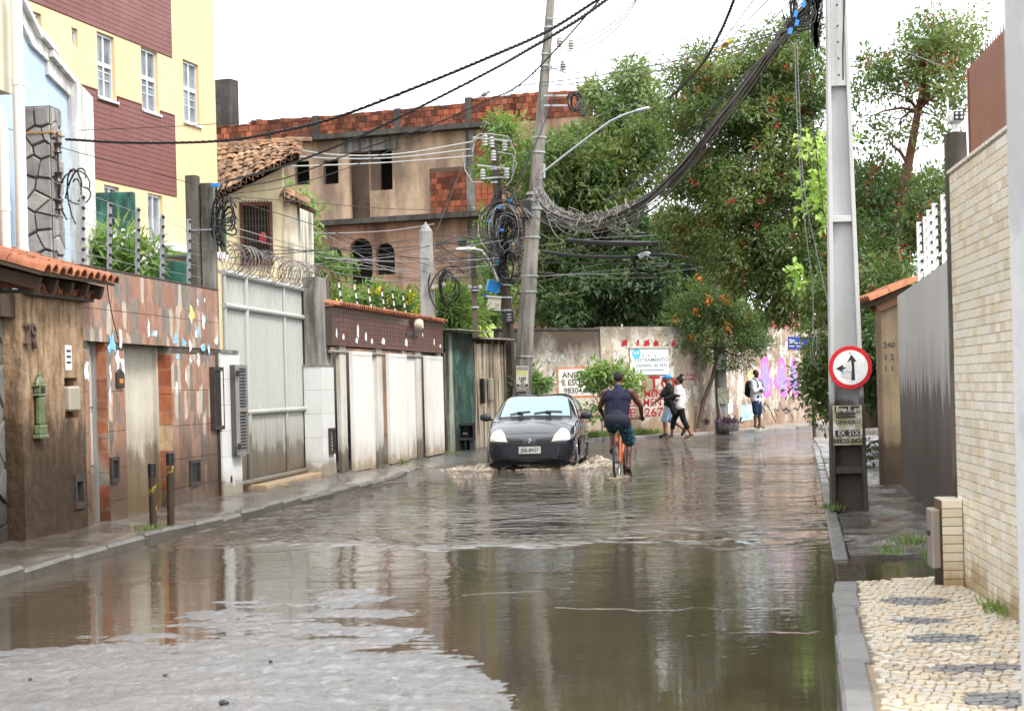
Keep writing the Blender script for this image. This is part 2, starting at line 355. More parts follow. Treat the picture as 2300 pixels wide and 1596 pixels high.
# --- right: near mosaic pavement, its granite kerb, then the drowned driveway and the broken far pavement
kr0, kr1 = Vector((1.10, 6.0, 0)), Vector((2.19, 12.34, 0)); kd = (kr1-kr0).normalized(); ka = math.atan2(kd.y, kd.x)
krn = tag(bpy.data.objects.new('kerb_right_near', None), kind='structure'); C.objects.link(krn)
granite = mat('wet_granite', (.17, .165, .16), .3, .4, 4, .5, 40, rnd=.25); t = 0
while t < (kr1-kr0).length-.1:
    ln = min(random.uniform(.42, .95), (kr1-kr0).length-t); wd = .15+random.uniform(-.015, .02)
    p = kr0+kd*t
    MB().box(0, ln-.014, -wd, 0, -.2, .105+random.uniform(-.01, .008)).build('kerb_stone', granite, krn, T(p.x, p.y, 0) @ R(ka+random.uniform(-.02, .02)), bevel=.018)
    t += ln
walk_bed = mat('sandy_mortar', (.26, .2, .135), .6, .4, 6, .4)
near_bed = MB().slab([(1.22, 5.9), (3.1, 5.9), (3.1, 12.25), (2.3, 12.25)], -.25, .083).build('pavement_right_near', walk_bed); tag(near_bed, kind='structure')
cream_stone = mat('cream_mosaic_stone', (.56, .46, .33), .42, .3, 5, .35, 60, rnd=.3); cream_stone2 = mat('pale_mosaic_stone', (.6, .55, .46), .38, .3, 5, .35, 60, rnd=.25)
dark_stone = mat('dark_mosaic_stone', (.17, .17, .175), .34, .3, 5, .35, 60, rnd=.25)
lens = []
for a in ((2005, 1338, 2112, 1362), (2020, 1385, 2130, 1404), (2065, 1421, 2190, 1447), (2088, 1488, 2300, 1512), (2180, 1552, 2330, 1590)):
    c0 = gnd((a[0]+a[2])/2, (a[1]+a[3])/2, .09); e0 = gnd(a[0], a[3], .09); e1 = gnd(a[2], a[1], .09); lens.append((c0, abs(e1.x-e0.x)/2, abs(e1.y-e0.y)/2, .25))
sites = jsites(1.3, 2.98, 6.4, 12.45, .05, .075, .3); cells = []
for pl in voronoi(sites, 1.3, 2.98, 6.4, 12.5):
    cx = sum(p[0] for p in pl)/len(pl); cy = sum(p[1] for p in pl)/len(pl)
    kx = kr0.x+(cy-kr0.y)*kd.x/kd.y
    wx = LR.o.x+(cy-LR.o.y)*LR.d.x/LR.d.y
    if kx+.17 < cx < wx+.03 and cy < 12.3+.35*(cx-2.3)+random.uniform(-.08, .08): cells.append((cx, cy, pl))
cells.sort(key=lambda q: q[1]); rest = {0: MB(), 1: MB(), 2: MB()}; vis = 0
for cx, cy, pl in cells:
    dk = any(((cx-c0.x)/a)**2+((cy-c0.y)/b)**2 < 1 for c0, a, b, _ in lens)
    k = 2 if dk else (0 if random.random() < .62 else 1); pl2 = shrink(pl, .005); zt = .090+random.uniform(0, .008)
    if cy > 8.2 and vis < 300:
        vis += 1; MB().slab(pl2, .075, zt, .95).build('mosaic_stone', (cream_stone, cream_stone2, dark_stone)[k], near_bed)
    else: rest[k].slab(pl2, .075, zt, .95)
for k in rest: tag(rest[k].build('mosaic_stones', (cream_stone, cream_stone2, dark_stone)[k], near_bed), kind='stuff')
far_walk = m_walk('broken_wet_pavement', (.2, .19, .175), .5)
fk = [(2.55, 14.3), (2.63, 14.8), (4.3, 25), (6.29, 37.3), (7.6, 46)]
frx = [(3.7, 14.3), (5.0, 22), (5.7, 26), (7.6, 38), (9.4, 46)]
strip('pavement_right_far', np.arange(14.75, 45, .1), lambda y: poly_x(fk, y)+.14, lambda y: poly_x(frx, y)+.5,
      lambda x, y, t: .012+.03*t+.03*fbm(x*1.6, y*.9)+.035*fbm(x*4.2, y*3.2, 2), far_walk, 18)
krf = tag(bpy.data.objects.new('kerb_right_far', None), kind='structure'); C.objects.link(krf); y = 14.75
while y < 40:
    ln = random.uniform(.7, 1.1); x0_, x1_ = poly_x(fk, y), poly_x(fk, y+ln); a = math.atan2(ln, x1_-x0_)
    MB().box(0, ln-.02, -.13, 0, -.2, .02+random.uniform(-.015, .012)).build('kerb_stone', granite, krf, T(x0_, y, 0) @ R(a), bevel=.015); y += ln
strip('driveway_dip', np.arange(12.2, 14.85, .1), lambda y: 2.25, lambda y: 3.9, lambda x, y, t: -.05+.09*t**3+.02*fbm(x*3, y*3), far_walk, 10)
# --- pavement and kerb along the painted back wall
def bz(x, y): return .13+.02*max(0, x-7)
bk = [(-.2, 44.2), (1.4, 45.5), (3.1, 46.55), (9.6, 53.4), (14.5, 58.5)]
bw = [(-.5, 46.2), (2, 47.2), (4.9, 49.2), (8.4, 55.4), (13, 63.5)]
rows = []
for i in range(61):
    t = i/60; k = min(3, int(t*4)); f = t*4-k
    a = Vector(bk[k]).lerp(Vector(bk[k+1]), f); b = Vector(bw[k]).lerp(Vector(bw[k+1]), f); rows.append([(p.x, p.y, bz(p.x, p.y)+.012*float(fbm(p.x*2, p.y*2))) for p in [a.lerp(b, q/8) for q in range(9)]])
tag(MB().grid(rows).build('pavement_back', mat('dry_pavement', (.27, .24, .21), .75, .35, 2, .4, 20), smooth=60), kind='structure')
kb = tag(bpy.data.objects.new('kerb_back', None), kind='structure'); C.objects.link(kb)
for (ax, ay), (bx_, by_) in zip(bk[1:], bk[2:]):
    d = Vector((bx_-ax, by_-ay, 0)); n_ = int(d.length/.95)
    for i in range(n_):
        p = Vector((ax, ay, 0))+d*(i/n_); MB().box(0, d.length/n_-.02, -.14, .02, -.2, bz(p.x, p.y)+.006).build('kerb_stone', mat('grey_kerb', (.25, .23, .21), .7, .35, 3, .4, rnd=.2), kb, T(p.x, p.y, 0) @ R(math.atan2(d.y, d.x)), bevel=.015)
# ------------------------------------------------------------------ shared surfaces and builders
white_paint = mat('white_paint', (.72, .71, .68), .5, .15, 2, .1)
alu = mat('aluminium', (.38, .39, .4), .42, .12, 4, .05, metal=.6)
black_pl = flat('black_plastic', (.015, .015, .016), .4)
dark_metal = mat('dark_rusty_steel', (.05, .04, .035), .6, .4, 6, .3)
concrete_old = mat('old_concrete', (.26, .25, .23), .85, .4, 2.2, .5, 25, grime=.75)
clay = mat('terracotta_tile', (.42, .16, .085), .75, .35, 4, .4, 30, rnd=.35, grime=.35)
clay_old = mat('old_clay_tile', (.36, .21, .12), .85, .45, 4, .5, 30, rnd=.6, grime=.55, gcol=(.05, .035, .025))
wood_dark = mat('dark_timber', (.07, .05, .035), .8, .35, 3, .3)
glass_m = NT('window_glass'); glass_m = glass_m.done(glass_m.ramp(glass_m.noise(2.5, 3), (.35, (.10, .12, .14)), (.65, (.26, .29, .32))), .06, Specular_IOR_Level=.8)
def wall_holes(mb, u0, u1, z0, z1, holes, y0=0., y1=.2):
    us = sorted({u0, u1, *[h[0] for h in holes], *[h[1] for h in holes]}); zs = sorted({z0, z1, *[h[2] for h in holes], *[h[3] for h in holes]})
    us = [x for x in us if u0 <= x <= u1]; zs = [x for x in zs if z0 <= x <= z1]
    sol = lambda i, j: 0 <= i < len(us)-1 and 0 <= j < len(zs)-1 and not any(h[0] < (us[i]+us[i+1])/2 < h[1] and h[2] < (zs[j]+zs[j+1])/2 < h[3] for h in holes)
    for i in range(len(us)-1):
        for j in range(len(zs)-1):
            if not sol(i, j): continue
            a, b, c, d = us[i], us[i+1], zs[j], zs[j+1]
            v = [(a, y0, c), (b, y0, c), (b, y0, d), (a, y0, d), (a, y1, c), (b, y1, c), (b, y1, d), (a, y1, d)]
            f = [(0, 1, 2, 3), (7, 6, 5, 4)]
            if not sol(i-1, j): f.append((4, 0, 3, 7))
            if not sol(i+1, j): f.append((1, 5, 6, 2))
            if not sol(i, j-1): f.append((4, 5, 1, 0))
            if not sol(i, j+1): f.append((3, 2, 6, 7))
            mb.add(v, f)
    return mb
def corrugated(mb, u0, u1, z0, z1, y, pitch=.1, dep=.018):
    n = max(2, round((u1-u0)/pitch)); p = (u1-u0)/n; pts = []
    for i in range(n): pts += [(u0+i*p, y), (u0+i*p+p*.5, y), (u0+i*p+p*.62, y-dep), (u0+i*p+p*.88, y-dep)]
    pts.append((u1, y)); return mb.grid([[(a, b, z0) for a, b in pts], [(a, b, z1) for a, b in pts]][::-1][::-1])
_bt = {}
def barrel(mat_, ln=.45, r=.085, key='b'):
    if (key, mat_.name) not in _bt:
        mb = MB(); n = 7; rows = []
        for x, q in ((0, r), (ln, r*.82)):
            rows.append([(q*math.cos(math.pi*j/(n-1)), x, q*math.sin(math.pi*j/(n-1))) for j in range(n)])
        for x, q in ((ln, r*.82-.016), (0, r-.016)):
            rows.append([(q*math.cos(math.pi*j/(n-1)), x, q*math.sin(math.pi*j/(n-1))) for j in range(n)])
        rows.append(rows[0]); mb.grid([rr for rr in rows]); _bt[(key, mat_.name)] = mb.mesh('roof_tile', mat_, smooth=45)
    return _bt[(key, mat_.name)]
def fence_post(name, label, group, p, h, lean=0, m=None, n_ins=7, r=.022, si=1.):
    t = thing(name, label, 'fence post', T(*p) @ R(lean, 'Y'), group)
    MB().box(-r, r, -.008, .008, 0, h).build('bar', m or alu, t)
    for i in range(n_ins):
        z_ = h*(.1+.86*i/(n_ins-1)); MB().lathe([(.012, 0), (.028, .004), (.028, .014), (.016, .02), (.027, .026), (.027, .036), (.01, .042)], 8, T(r*.8, -.006, z_) @ R(math.pi/2, 'X') @ S(si, si, 1)).build('insulator', black_pl, t, smooth=40)
    return t
# ------------------------------------------------------------------ stucco house front with number 29A
m_stucco = mat('tan_rough_stucco', (.36, .25, .155), .85, .5, 3.5, 1.6, 7, grime=.75, gcol=(.1, .06, .034), streak=(9, 9, 2.2), patch=.5, pcol=(.26, .15, .08), pscale=5, mud=1.4, mudw=.8, mcol=(.055, .034, .02))
m_field = mat('grey_fieldstone', (.15, .145, .135), .7, .35, 3, .7, 16, rnd=.45, mud=.75, mudw=.6, mcol=(.05, .04, .03))
m_joint = mat('dark_mortar', (.09, .075, .06), .9, .3, 4, .5)
hf = thing('house_front', 'tan rough stucco house front numbered 29A with fieldstone beside it', 'house front', L1.mat())
ua, ub = L1.u(50, 900), L1.u(190, 900); zt = L1.z(120, 668)
nu0, nu1 = L1.u(146, 915), L1.u(176, 915); nz0, nz1 = L1.z(161, 938), L1.z(161, 848)
mu0, mu1 = L1.u(168, 1090), L1.u(186, 1090); mz0, mz1 = L1.z(177, 1137), L1.z(177, 1068)
wall_holes(MB(), ua, ub, -.25, zt, [(nu0, nu1, nz0, nz1), (mu0, mu1, mz0, mz1)], 0, .35).build('stucco_wall', m_stucco, hf)
MB().box(nu0-.02, nu1+.02, .12, .3, nz0-.02, nz1+.02).build('niche_back', mat('rust_brown_niche', (.14, .06, .035), .8), hf)
MB().box(nu0+.03, nu1-.05, -.05, .12, nz0+.07, nz1-.09).build('meter_case', mat('beige_meter_case', (.36, .32, .25), .35, .2), hf, bevel=.02)
MB().box(mu0-.02, mu1+.02, .1, .3, mz0-.02, mz1+.02).build('niche_back', black_pl, hf)
q = MB(); wall_holes(q, mu0-.02, mu1+.02, mz0-.02, mz1+.02, [(mu0+.03, mu1-.03, mz0+.05, mz1-.06)], -.02, .05); q.build('water_meter_frame', dark_metal, hf)
sw = MB().box(-4, ua, .2, .4, -.25, zt+.1).build('stone_wall', m_joint, hf)
for pl in voronoi(jsites(ua-4, ua-.02, -.2, zt, .27, .26), ua-4, ua-.02, -.2, zt):
    MB().prism(shrink(pl, .014), .2-random.uniform(.02, .045), .22, inset=.9).build('stone', m_field, sw)
num_m = mat('brown_number_metal', (.10, .06, .05), .5, .3, 6, .1)
u_, z_ = L1.uz(62, 752); text('29', .3, num_m, 'house_number', hf, T(u_, -.03, z_), .012, 1.05)
u_, z_ = L1.uz(74, 775); text('A', .12, num_m, 'house_number', hf, T(u_, -.02, z_), .014, .8)
u_, z_ = L1.uz(153, 803); st = MB().box(u_-.09, u_+.09, -.006, 0, z_-.13, z_+.13).build('sticker', mat('white_sticker', (.7, .7, .68), .5), hf)
for k in (.06, .0, -.06): MB().box(u_-.06, u_+.06, -.009, -.0065, z_+k, z_+k+.022).build('print', flat('black_ink', (.03, .03, .03)), st)
u_, z_ = L1.uz(9, 764, -.2)
bell = thing('doorbell_switch', 'cream square doorbell switch on the grey fieldstone wall', 'switch', L1.mat(ua-.36, .15, z_))
MB().box(-.1, .1, -.015, 0, -.09, .09).build('plate', mat('cream_plastic', (.6, .55, .4), .4, .1), bell, bevel=.006); MB().box(-.025, .025, -.025, -.01, -.03, .01).build('button', mat('cream_plastic', (.6, .55, .4)), bell, bevel=.004)
# ornate green wall letter box / lantern
gm = mat('green_cast_iron', (.16, .20, .10), .45, .45, 9, .4, metal=.3, grime=.3)
u_, zb = L1.uz(84, 985); zh = L1.z(84, 832)-zb
lan = thing('wall_letterbox', 'tall ornate green cast iron letterbox with a finial on tan stucco', 'letterbox', L1.mat(u_, -.04, zb) @ S(.9, .5, 1)); k = zh
MB().box(-.13, .13, -.08, .08, 0, .06*k).box(-.11, .11, -.065, .065, .06*k, .2*k).build('base', gm, lan, bevel=.01)
MB().box(-.085, .085, -.05, .05, .2*k, .62*k).build('body', gm, lan, bevel=.02)
MB().box(-.115, .115, -.065, .065, .62*k, .66*k).box(-.1, .1, -.06, .06, .66*k, .76*k).box(-.125, .125, -.07, .07, .76*k, .79*k).build('capital', gm, lan, bevel=.012)
MB().box(-.05, .05, -.068, -.05, .67*k, .75*k).build('slot', black_pl, lan)
MB().lathe([(.11, .79*k), (.10, .85*k), (.045, .9*k), (.03, .92*k), (.045, .935*k), (.035, .955*k), (.012, .97*k), (.004, k)], 12, S(1, .6, 1)).build('domed_cap', gm, lan, smooth=50)
# porch roof of barrel tiles, eave to the street
rf = thing('porch_roof', 'orange clay barrel tile porch roof over the tan stucco house front', 'roof', L1.mat())
ez = L1.z(150, 632); sl = math.radians(17); nc = 11; u0r = L1.u(8, 640)+.25
for i in range(nc):
    uu = u0r+i*(ub+.12-u0r)/(nc-1)
    for c in range(4):
        inst('roof_tile', barrel(clay), rf, T(uu, -.34+c*.4*math.cos(sl), ez+c*.4*math.sin(sl)+.012*(i % 2)) @ R(sl, 'X') @ R(random.uniform(-.03, .03)))
MB().add([(u0r-.1, -.3, ez), (ub+.2, -.3, ez), (ub+.2, 1.4, ez+.5), (u0r-.1, 1.4, ez+.5), (u0r-.1, -.3, ez-.03), (ub+.2, -.3, ez-.03), (ub+.2, 1.4, ez+.47), (u0r-.1, 1.4, ez+.47)], [(0, 1, 2, 3), (7, 6, 5, 4), (0, 4, 5, 1), (1, 5, 6, 2), (2, 6, 7, 3), (3, 7, 4, 0)]).build('roof_boards', wood_dark, rf)
for i in range(5):
    uu = u0r+.05+i*(ub-u0r)/4.2; MB().box(uu, uu+.08, -.26, 1.3, -.16, -.035, R(0)).build('rafter', wood_dark, rf, T(0, 0, ez+.06) @ R(math.radians(15), 'X'))
MB().box(u0r-.2, ub, .05, .3, ez-.42, ez-.2).build('beam', wood_dark, rf)
for i in range(9):
    uu = ua+.25+i*(ub-ua-.1)/8; inst('roof_tile', barrel(clay), rf, T(uu, -.13, zt+.02) @ R(math.radians(9), 'X'))
MB().box(ua+.1, ub+.1, -.1, .35, zt-.01, zt+.045).build('coping', m_joint, rf)
# ------------------------------------------------------------------ patterned tile wall with two doors
def m_print(name, sx, sz, cols, mud, edge=.045, rnd=1.):
    n = NT(name); sp = n.add('SeparateXYZ', {0: n.g.outputs['Position']})
    v = n.add('CombineXYZ', {0: n.math('MULTIPLY', sp.outputs['Y'], sx), 1: n.math('MULTIPLY', sp.outputs['Z'], sz), 2: n.math('MULTIPLY', sp.outputs['X'], .0)}).outputs[0]
    v1 = n.add('TexVoronoi', {'Vector': v, 'Scale': 1., 'Randomness': rnd}, voronoi_dimensions='2D'); v2 = n.add('TexVoronoi', {'Vector': v, 'Scale': 1., 'Randomness': rnd}, voronoi_dimensions='2D', feature='DISTANCE_TO_EDGE')
    r_ = n.add('SeparateColor', {0: v1.outputs['Color']}).outputs[0]
    st = [(i/len(cols), c) for i, c in enumerate(cols)]
    col = n.ramp(r_, *st, interp='CONSTANT'); f = n.noise(18, 5, (1, 1, .5))
    col = n.mix(1, col, n.ramp(f, (.3, .72), (.7, 1.2)), 'MULTIPLY')
    col = n.mix(n.ramp(v2.outputs['Distance'], (edge*.4, .45), (edge, 0.)), col, (.36, .25, .18))
    zz = n.math('ADD', sp.outputs['Z'], n.math('MULTIPLY', n.math('SUBTRACT', n.noise(1, 7, (3, 3, .8), .65), .5), -.9))
    col = n.mix(n.ramp(n.math('DIVIDE', zz, mud), (.35, .88), (.6, .6), (.95, 0.)), col, n.mix(n.noise(5, 4), (.03, .018, .011), (.085, .045, .025)))
    n.bump(f, .15, .01); return n.done(col, .32)
TC = (.36, .13, .075)
print_m = m_print('printed_stone_tile', 7.5, 3.0, [(.34, .17, .115), (.38, .22, .16), (.2, .17, .15), (.31, .16, .115), (.54, .45, .35), (.34, .18, .125), (.23, .2, .175), (.4, .24, .175)], 1.3, .05, .5)
slab_m = m_print('stone_slab_tile', 4.5, 3.6, [(.33, .10, .05), (.42, .17, .09), (.22, .20, .17), (.38, .13, .06), (.5, .36, .22), (.3, .12, .07)], .7)
tw = thing('tiled_wall', 'long street wall of printed terracotta and grey tiles with two metal doors', 'wall', L1.mat())
v0, v1, n0, n1, d0, d1 = ub+.01, L1.u(495), L1.u(201), L1.u(241), L1.u(281), L1.u(386)
ztop = (L1.z(190, 603)+L1.z(490, 649))/2; zl = L1.z(310, 773); zb = .02
wall_holes(MB(), v0, v1, -.25, ztop, [(n0, n1, -.3, zl), (d0, d1, -.3, zl)], .012, .30).build('wall_core', m_joint, tw)
zrows = [-.05]+[L1.z(337, y_) for y_ in (1108, 1040, 961, 877, 790, 707)]+[ztop]
def tiles(u0, u1, z0, z1, m, wd=.31):
    n_ = max(1, round((u1-u0)/wd)); p = (u1-u0)/n_
    for i in range(n_):
        MB().box(u0+i*p+.002, u0+(i+1)*p-.002, -.001*random.random(), .011, z0+.003, z1-.003).build('wall_tile', m, tw)
for z0, z1 in zip(zrows, zrows[1:]):
    if z0 >= zl-.12: tiles(v0, v1, max(z0, zl) if z1 > zl+.1 and z0 < zl else z0, z1, print_m)
    else:
        for a, b in ((v0, n0), (n1, d0), (d1, v1)): tiles(a, b, z0, min(z1, zl) if z1 > zl-.05 and z1 < zl+.1 else z1, print_m)
MB().box(v0, v1, -.01, .3, ztop+.002, ztop+.02).build('coping', m_joint, tw)
for uu, dp in ((n1, .14), (d1, .22)):          # jambs facing up the street, clad in slab tiles
    zz = -.05
    while zz < zl-.02:
        z1 = min(zl, zz+random.uniform(.28, .46)); MB().box(uu-.008, uu-.0, .004, dp, zz+.003, z1-.003).build('jamb_tile', slab_m, tw); zz = z1
door_m = mat('stained_cream_door', (.55, .52, .44), .45, .18, 1.5, .08, grime=.12, gcol=(.3, .22, .12), mud=.95, mudw=.7, mcol=(.17, .10, .035))
dr = corrugated(MB(), d0-.02, d1+.02, .02, zl, .24, .085, .02).build('door', door_m, tw)
MB().box(d1-.07, d1-.005, .17, .26, 0, zl).build('frame', door_m, dr); MB().box(d0+.1, d0+.13, .19, .23, 1.0, 1.12).build('handle', dark_metal, dr)
dr = MB().box(n0-.02, n1+.02, .17, .21, .02, zl).build('door', door_m, tw)
for zz in (.1, .75, 1.4): MB().box(n0+.05, n1-.06, .155, .17, zz, zz+.58).build('panel', door_m, dr, bevel=.01)
MB().box(n1-.06, n1, .12, .2, 0, zl).build('frame', alu, dr)
paper = mat('torn_white_paper', (.72, .74, .76), .6, .15, 8); blue_p = mat('torn_blue_paper', (.18, .48, .72), .6, .3, 8, patch=.8, pcol=(.75, .8, .84), pscale=9); yel_p = mat('yellow_sticker', (.75, .62, .08), .5, .2, 9, patch=.7, pcol=(.8, .78, .7), pscale=8, pt=.48)
zz_ = lambda x, y: ((x/1.596)/1.438, (y/1.596+750)/1.438)
for zx, zy, w_, h_, mm in ((622, 545, .12, .26, paper), (575, 575, .22, .3, blue_p), (605, 655, .16, .24, paper), (632, 685, .12, .26, paper), (447, 700, .13, .3, paper), (567, 840, .06, .3, paper), (765, 500, .07, .26, paper), (797, 525, .28, .1, blue_p),
        (903, 558, .12, .22, blue_p), (947, 570, .26, .12, blue_p), (982, 590, .16, .22, paper), (1015, 510, .2, .24, blue_p), (1047, 455, .16, .26, paper), (1047, 592, .2, .1, blue_p), (1077, 612, .1, .2, blue_p), (1022, 655, .12, .2, paper), (1112, 560, .12, .16, paper),
        (915, 640, .12, .12, blue_p), (958, 730, .06, .24, paper), (910, 800, .08, .2, paper), (987, 420, .2, .26, yel_p), (1018, 360, .06, .09, paper), (1054, 350, .06, .07, paper), (568, 720, .06, .2, paper), (982, 660, .08, .14, paper)):
    u_, z_ = L1.uz(*zz_(zx, zy)); n_ = 11
    q_ = [random.uniform(.35, 1.15) for _ in range(n_)]; pl = [(u_+w_*.62*math.cos(2*math.pi*i/n_)*q_[i], z_+h_*.5*math.sin(2*math.pi*i/n_)*q_[i]) for i in range(n_)]
    MB().prism(pl, -.004, -.001).build('sticker', mm, tw)
u_, z_ = L1.uz(*zz_(612, 755)); lb = MB().prism([(u_-.12, z_-.1), (u_+.12, z_-.1), (u_+.12, z_+.07), (u_, z_+.12), (u_-.12, z_+.07)], -.03, -.001).build('mail_slot', dark_metal, tw, bevel=.008)
MB().box(u_-.06, u_+.06, -.034, -.0305, z_-.05, z_-.0).build('label', mat('orange_label', (.5, .2, .03), .5), lb)
for zx, zy, w_, h_ in ((585, 1222, .13, .14), (1000, 1237, .22, .16)):
    u_, z_ = L1.uz(*zz_(zx, zy)); f = MB(); wall_holes(f, u_-w_, u_+w_, z_-h_, z_+h_, [(u_-w_+.04, u_+w_-.04, z_-h_+.04, z_+h_-.04)], -.03, -.001); f = f.build('meter_frame', dark_metal, tw)
    MB().box(u_-w_+.04, u_+w_-.04, -.008, -.003, z_-h_+.04, z_+h_-.04).build('meter_pane', black_pl, f)
u_, z_ = L1.uz(*zz_(1112, 855)); f = MB()
wall_holes(f, u_-.28, u_+.18, z_-.42, z_+.42, [(u_-.24, u_+.14, z_-.37, z_+.37)], -.07, -.002)
f = f.build('grille_box', dark_metal, tw)
for i in range(9): MB().box(u_-.23+i*.045, u_-.215+i*.045, -.06, -.045, z_-.37, z_+.37).build('grille_bar', dark_metal, f)
for i, (bx0, y0, y1) in enumerate(((212, 438, 604), (272, 455, 612), (334, 466, 620), (388, 482, 630), (447, 492, 640))):
    u_, z_ = L1.uz(bx0, y1); z_ = ztop+.018
    fence_post('fence_post', ('first', 'second', 'third', 'fourth', 'fifth')[i]+' aluminium electric fence post from the left on the tiled wall', 'electric fence posts on the tiled wall', L1.w(u_, .14, z_), L1.z(bx0, y0)-z_, .03, None, 7, .026, .7)
u0_, u1_ = L1.u(150, 520), L1.u(470, 560)
for k in range(5):
    p0 = L1.w(u0_, .12, ztop+.18+k*.17); p1 = L1.w(u1_, .12, ztop+.16+k*.15)
    one('fence_wire', alu, ('lowest', 'second lowest', 'middle', 'second highest', 'highest')[k]+' thin fence wire strung between the posts on the tiled wall', 'wire', MB().tube([p0, p0.lerp(p1, .5)-Vector((0, 0, .02)), p1], .0035, 4), group='electric fence wires on the tiled wall')
# two painted pipe bollards
for i, (bx0, by1, by0, hh, lab) in enumerate(((345, 1189, 1058, .78, 'nearer striped steel pipe bollard with dark cap at the left kerb'), (353, 1183, 1040, .86, 'farther rusty steel pipe bollard close behind another at the left kerb'))):
    p = gnd(bx0, by1, .1); p.y += i*.45; p.x += i*.06
    t_ = thing('bollard', lab, 'bollard', T(p.x, p.y, .0), 'pipe bollards at the left kerb')
    MB().cyl((0, 0, 0), (.01*i, 0, hh), .04, n=12).build('pipe', mat('rusty_painted_pipe', (.05, .036, .025), .7, .4, 5, .4, patch=.9, pcol=(.42, .27, .03), pscale=7, pt=.56), t_, smooth=40)
    MB().cyl((.01*i, 0, hh-.12), (.01*i, 0, hh+.015), .044, n=12).build('cap', black_pl, t_, smooth=40)
# ------------------------------------------------------------------ double post where the tiled wall ends
pst = mat('mossy_dark_concrete', (.13, .115, .095), .9, .45, 2.5, .6, 22, grime=.8, gcol=(.025, .022, .017), streak=(4, 4, .4), mud=.9)
p = L1.w(L1.u(470, 640)+.35, .22, 0); hA = at(452, 394, p.y).z
pp = thing('twin_concrete_post', 'twin square concrete posts dark with mould between tiled wall and gate', 'post', T(p.x, p.y, 0) @ R(L1.a-math.pi/2))
MB().box(-.16, .0, -.09, .09, -.2, hA).build('post', pst, pp, bevel=.01); MB().box(.012, .19, .02, .2, -.2, hA-.1).build('post', mat('paler_mossy_concrete', (.22, .21, .18), .9, .4, 2.5, .6, 22, grime=.85), pp, bevel=.01)
MB().tube([(-.165, -.095, hA-.75), (.2, -.095, hA-.75)], .012, 5).build('strap', alu, pp)
cable_m = flat('black_cable', (.012, .012, .013), .55); grey_cable = flat('grey_cable', (.3, .3, .31), .5); blue_m = flat('blue_plastic', (.02, .22, .62), .4)
for i in range(7):
    z_ = hA-.25-i*.11; MB().lathe([(.01, -.05), (.03, -.03), (.018, 0), (.03, .03), (.01, .05)], 8, T(.26, -.02, z_)).build('insulator', black_pl, pp, smooth=50)
MB().cyl((.26, -.02, hA-1.05), (.26, -.02, hA-.12), .012, n=6).build('bracket', dark_metal, pp)
def tangle(mb, c, rad, n, r=.008, seg=9, flatz=1., drop=0.):
    for _ in range(n):
        a0 = random.uniform(0, 6.28); k = random.uniform(.5, 1.1); s_ = random.uniform(1.5, 5.2); ax = random.uniform(.3, 1.); ph = random.uniform(0, 6.28)
        mb.tube([Vector(c)+Vector((rad*k*math.cos(a0+s_*i/seg)*ax, rad*k*.5*math.sin(ph+s_*i/seg), rad*k*flatz*math.sin(a0+s_*i/seg)-drop*i/seg)) for i in range(seg+1)], r, 4)
    return mb
tangle(MB(), (.38, 0, hA-.45), .3, 16, .012, drop=.35).build('service_loops', cable_m, pp, smooth=60); MB().box(.2, .3, -.06, .02, hA-.17, hA-.12).build('clamp', blue_m, pp)
# ------------------------------------------------------------------ white tiled pillars and steel gate
wt = mat('white_glazed_tile', (.7, .71, .69), .22, .1, 1.5, .03, rnd=.06, mud=.35, mudw=.3, mcol=(.35, .28, .18))
def pillar(name, label, u0, u1, zt_, rows_, cols_, side):
    t_ = thing(name, label, 'pillar', LP.mat())
    MB().box(u0+.006, u1-.006, .006, .3, -.2, zt_).build('core', m_joint, t_)
    hh = (zt_+.05)/rows_; cw = (u1-u0)/cols_
    for i in range(rows_):
        for j in range(cols_): MB().box(u0+j*cw+.002, u0+(j+1)*cw-.002, -.004, .006, -.05+i*hh+.002, -.05+(i+1)*hh-.002).build('tile', wt, t_)
        if side: MB().box(u0-.004, u0+.006, .008, .3, -.05+i*hh+.002, -.05+(i+1)*hh-.002).build('tile', wt, t_)
    return t_
p1u0, p1u1 = LP.u(498, 950), LP.u(541, 950); zt1 = LP.z(518, 794)
pl1 = pillar('tiled_pillar', 'white tiled pillar with steel meter cage at the end of the tiled wall', p1u0, p1u1, zt1, 6, 1, True)
MB().box(p1u0-.03, p1u0-.005, .02, .2, -.2, zt1+.02).build('shadow_strip', pst, pl1)  # dark strip stands in for the shadow line beside the pillar
MB().box(p1u0+.02, p1u1-.1, -.02, .3, zt1+.002, zt1+.05).build('cap', concrete_old, pl1)
cu, cz = LP.uz(527, 920); cg = MB(); wall_holes(cg, cu-.2, cu+.26, cz-.62, cz+.62, [(cu-.15, cu+.21, cz-.57, cz-.03), (cu-.15, cu+.21, cz+.03, cz+.57)], -.12, -.08); cg = cg.build('meter_cage', mat('galvanised_grey', (.33, .31, .28), .5, .3, 5, .2, metal=.4, grime=.3), pl1)
MB().box(cu-.2, cu+.26, -.08, -.006, cz-.62, cz+.62).build('cage_body', mat('cage_inside', (.09, .085, .08), .7), cg)
for i in range(26): MB().box(cu-.15, cu+.21, -.105, -.095, cz-.56+i*.044, cz-.548+i*.044).build('cage_bar', alu, cg)
for k in (-.5, .5): MB().box(cu-.24, cu-.18, -.14, -.1, cz+k-.04, cz+k+.04).build('hinge', dark_metal, cg)
u_, z_ = LP.uz(519, 1075); MB().lathe([(.045, 0), (.045, .004)], 12, T(u_, -.004, z_) @ R(math.pi/2, 'X')).build('drain_hole', black_pl, pl1)
p2u0, p2u1 = LP.u(724, 950), LP.u(752, 950); zt2 = LP.z(735, 822)
pl2 = pillar('tiled_pillar', 'white tiled pillar under a stained concrete column between gate and garages', p2u0, p2u1, zt2, 5, 1, True)
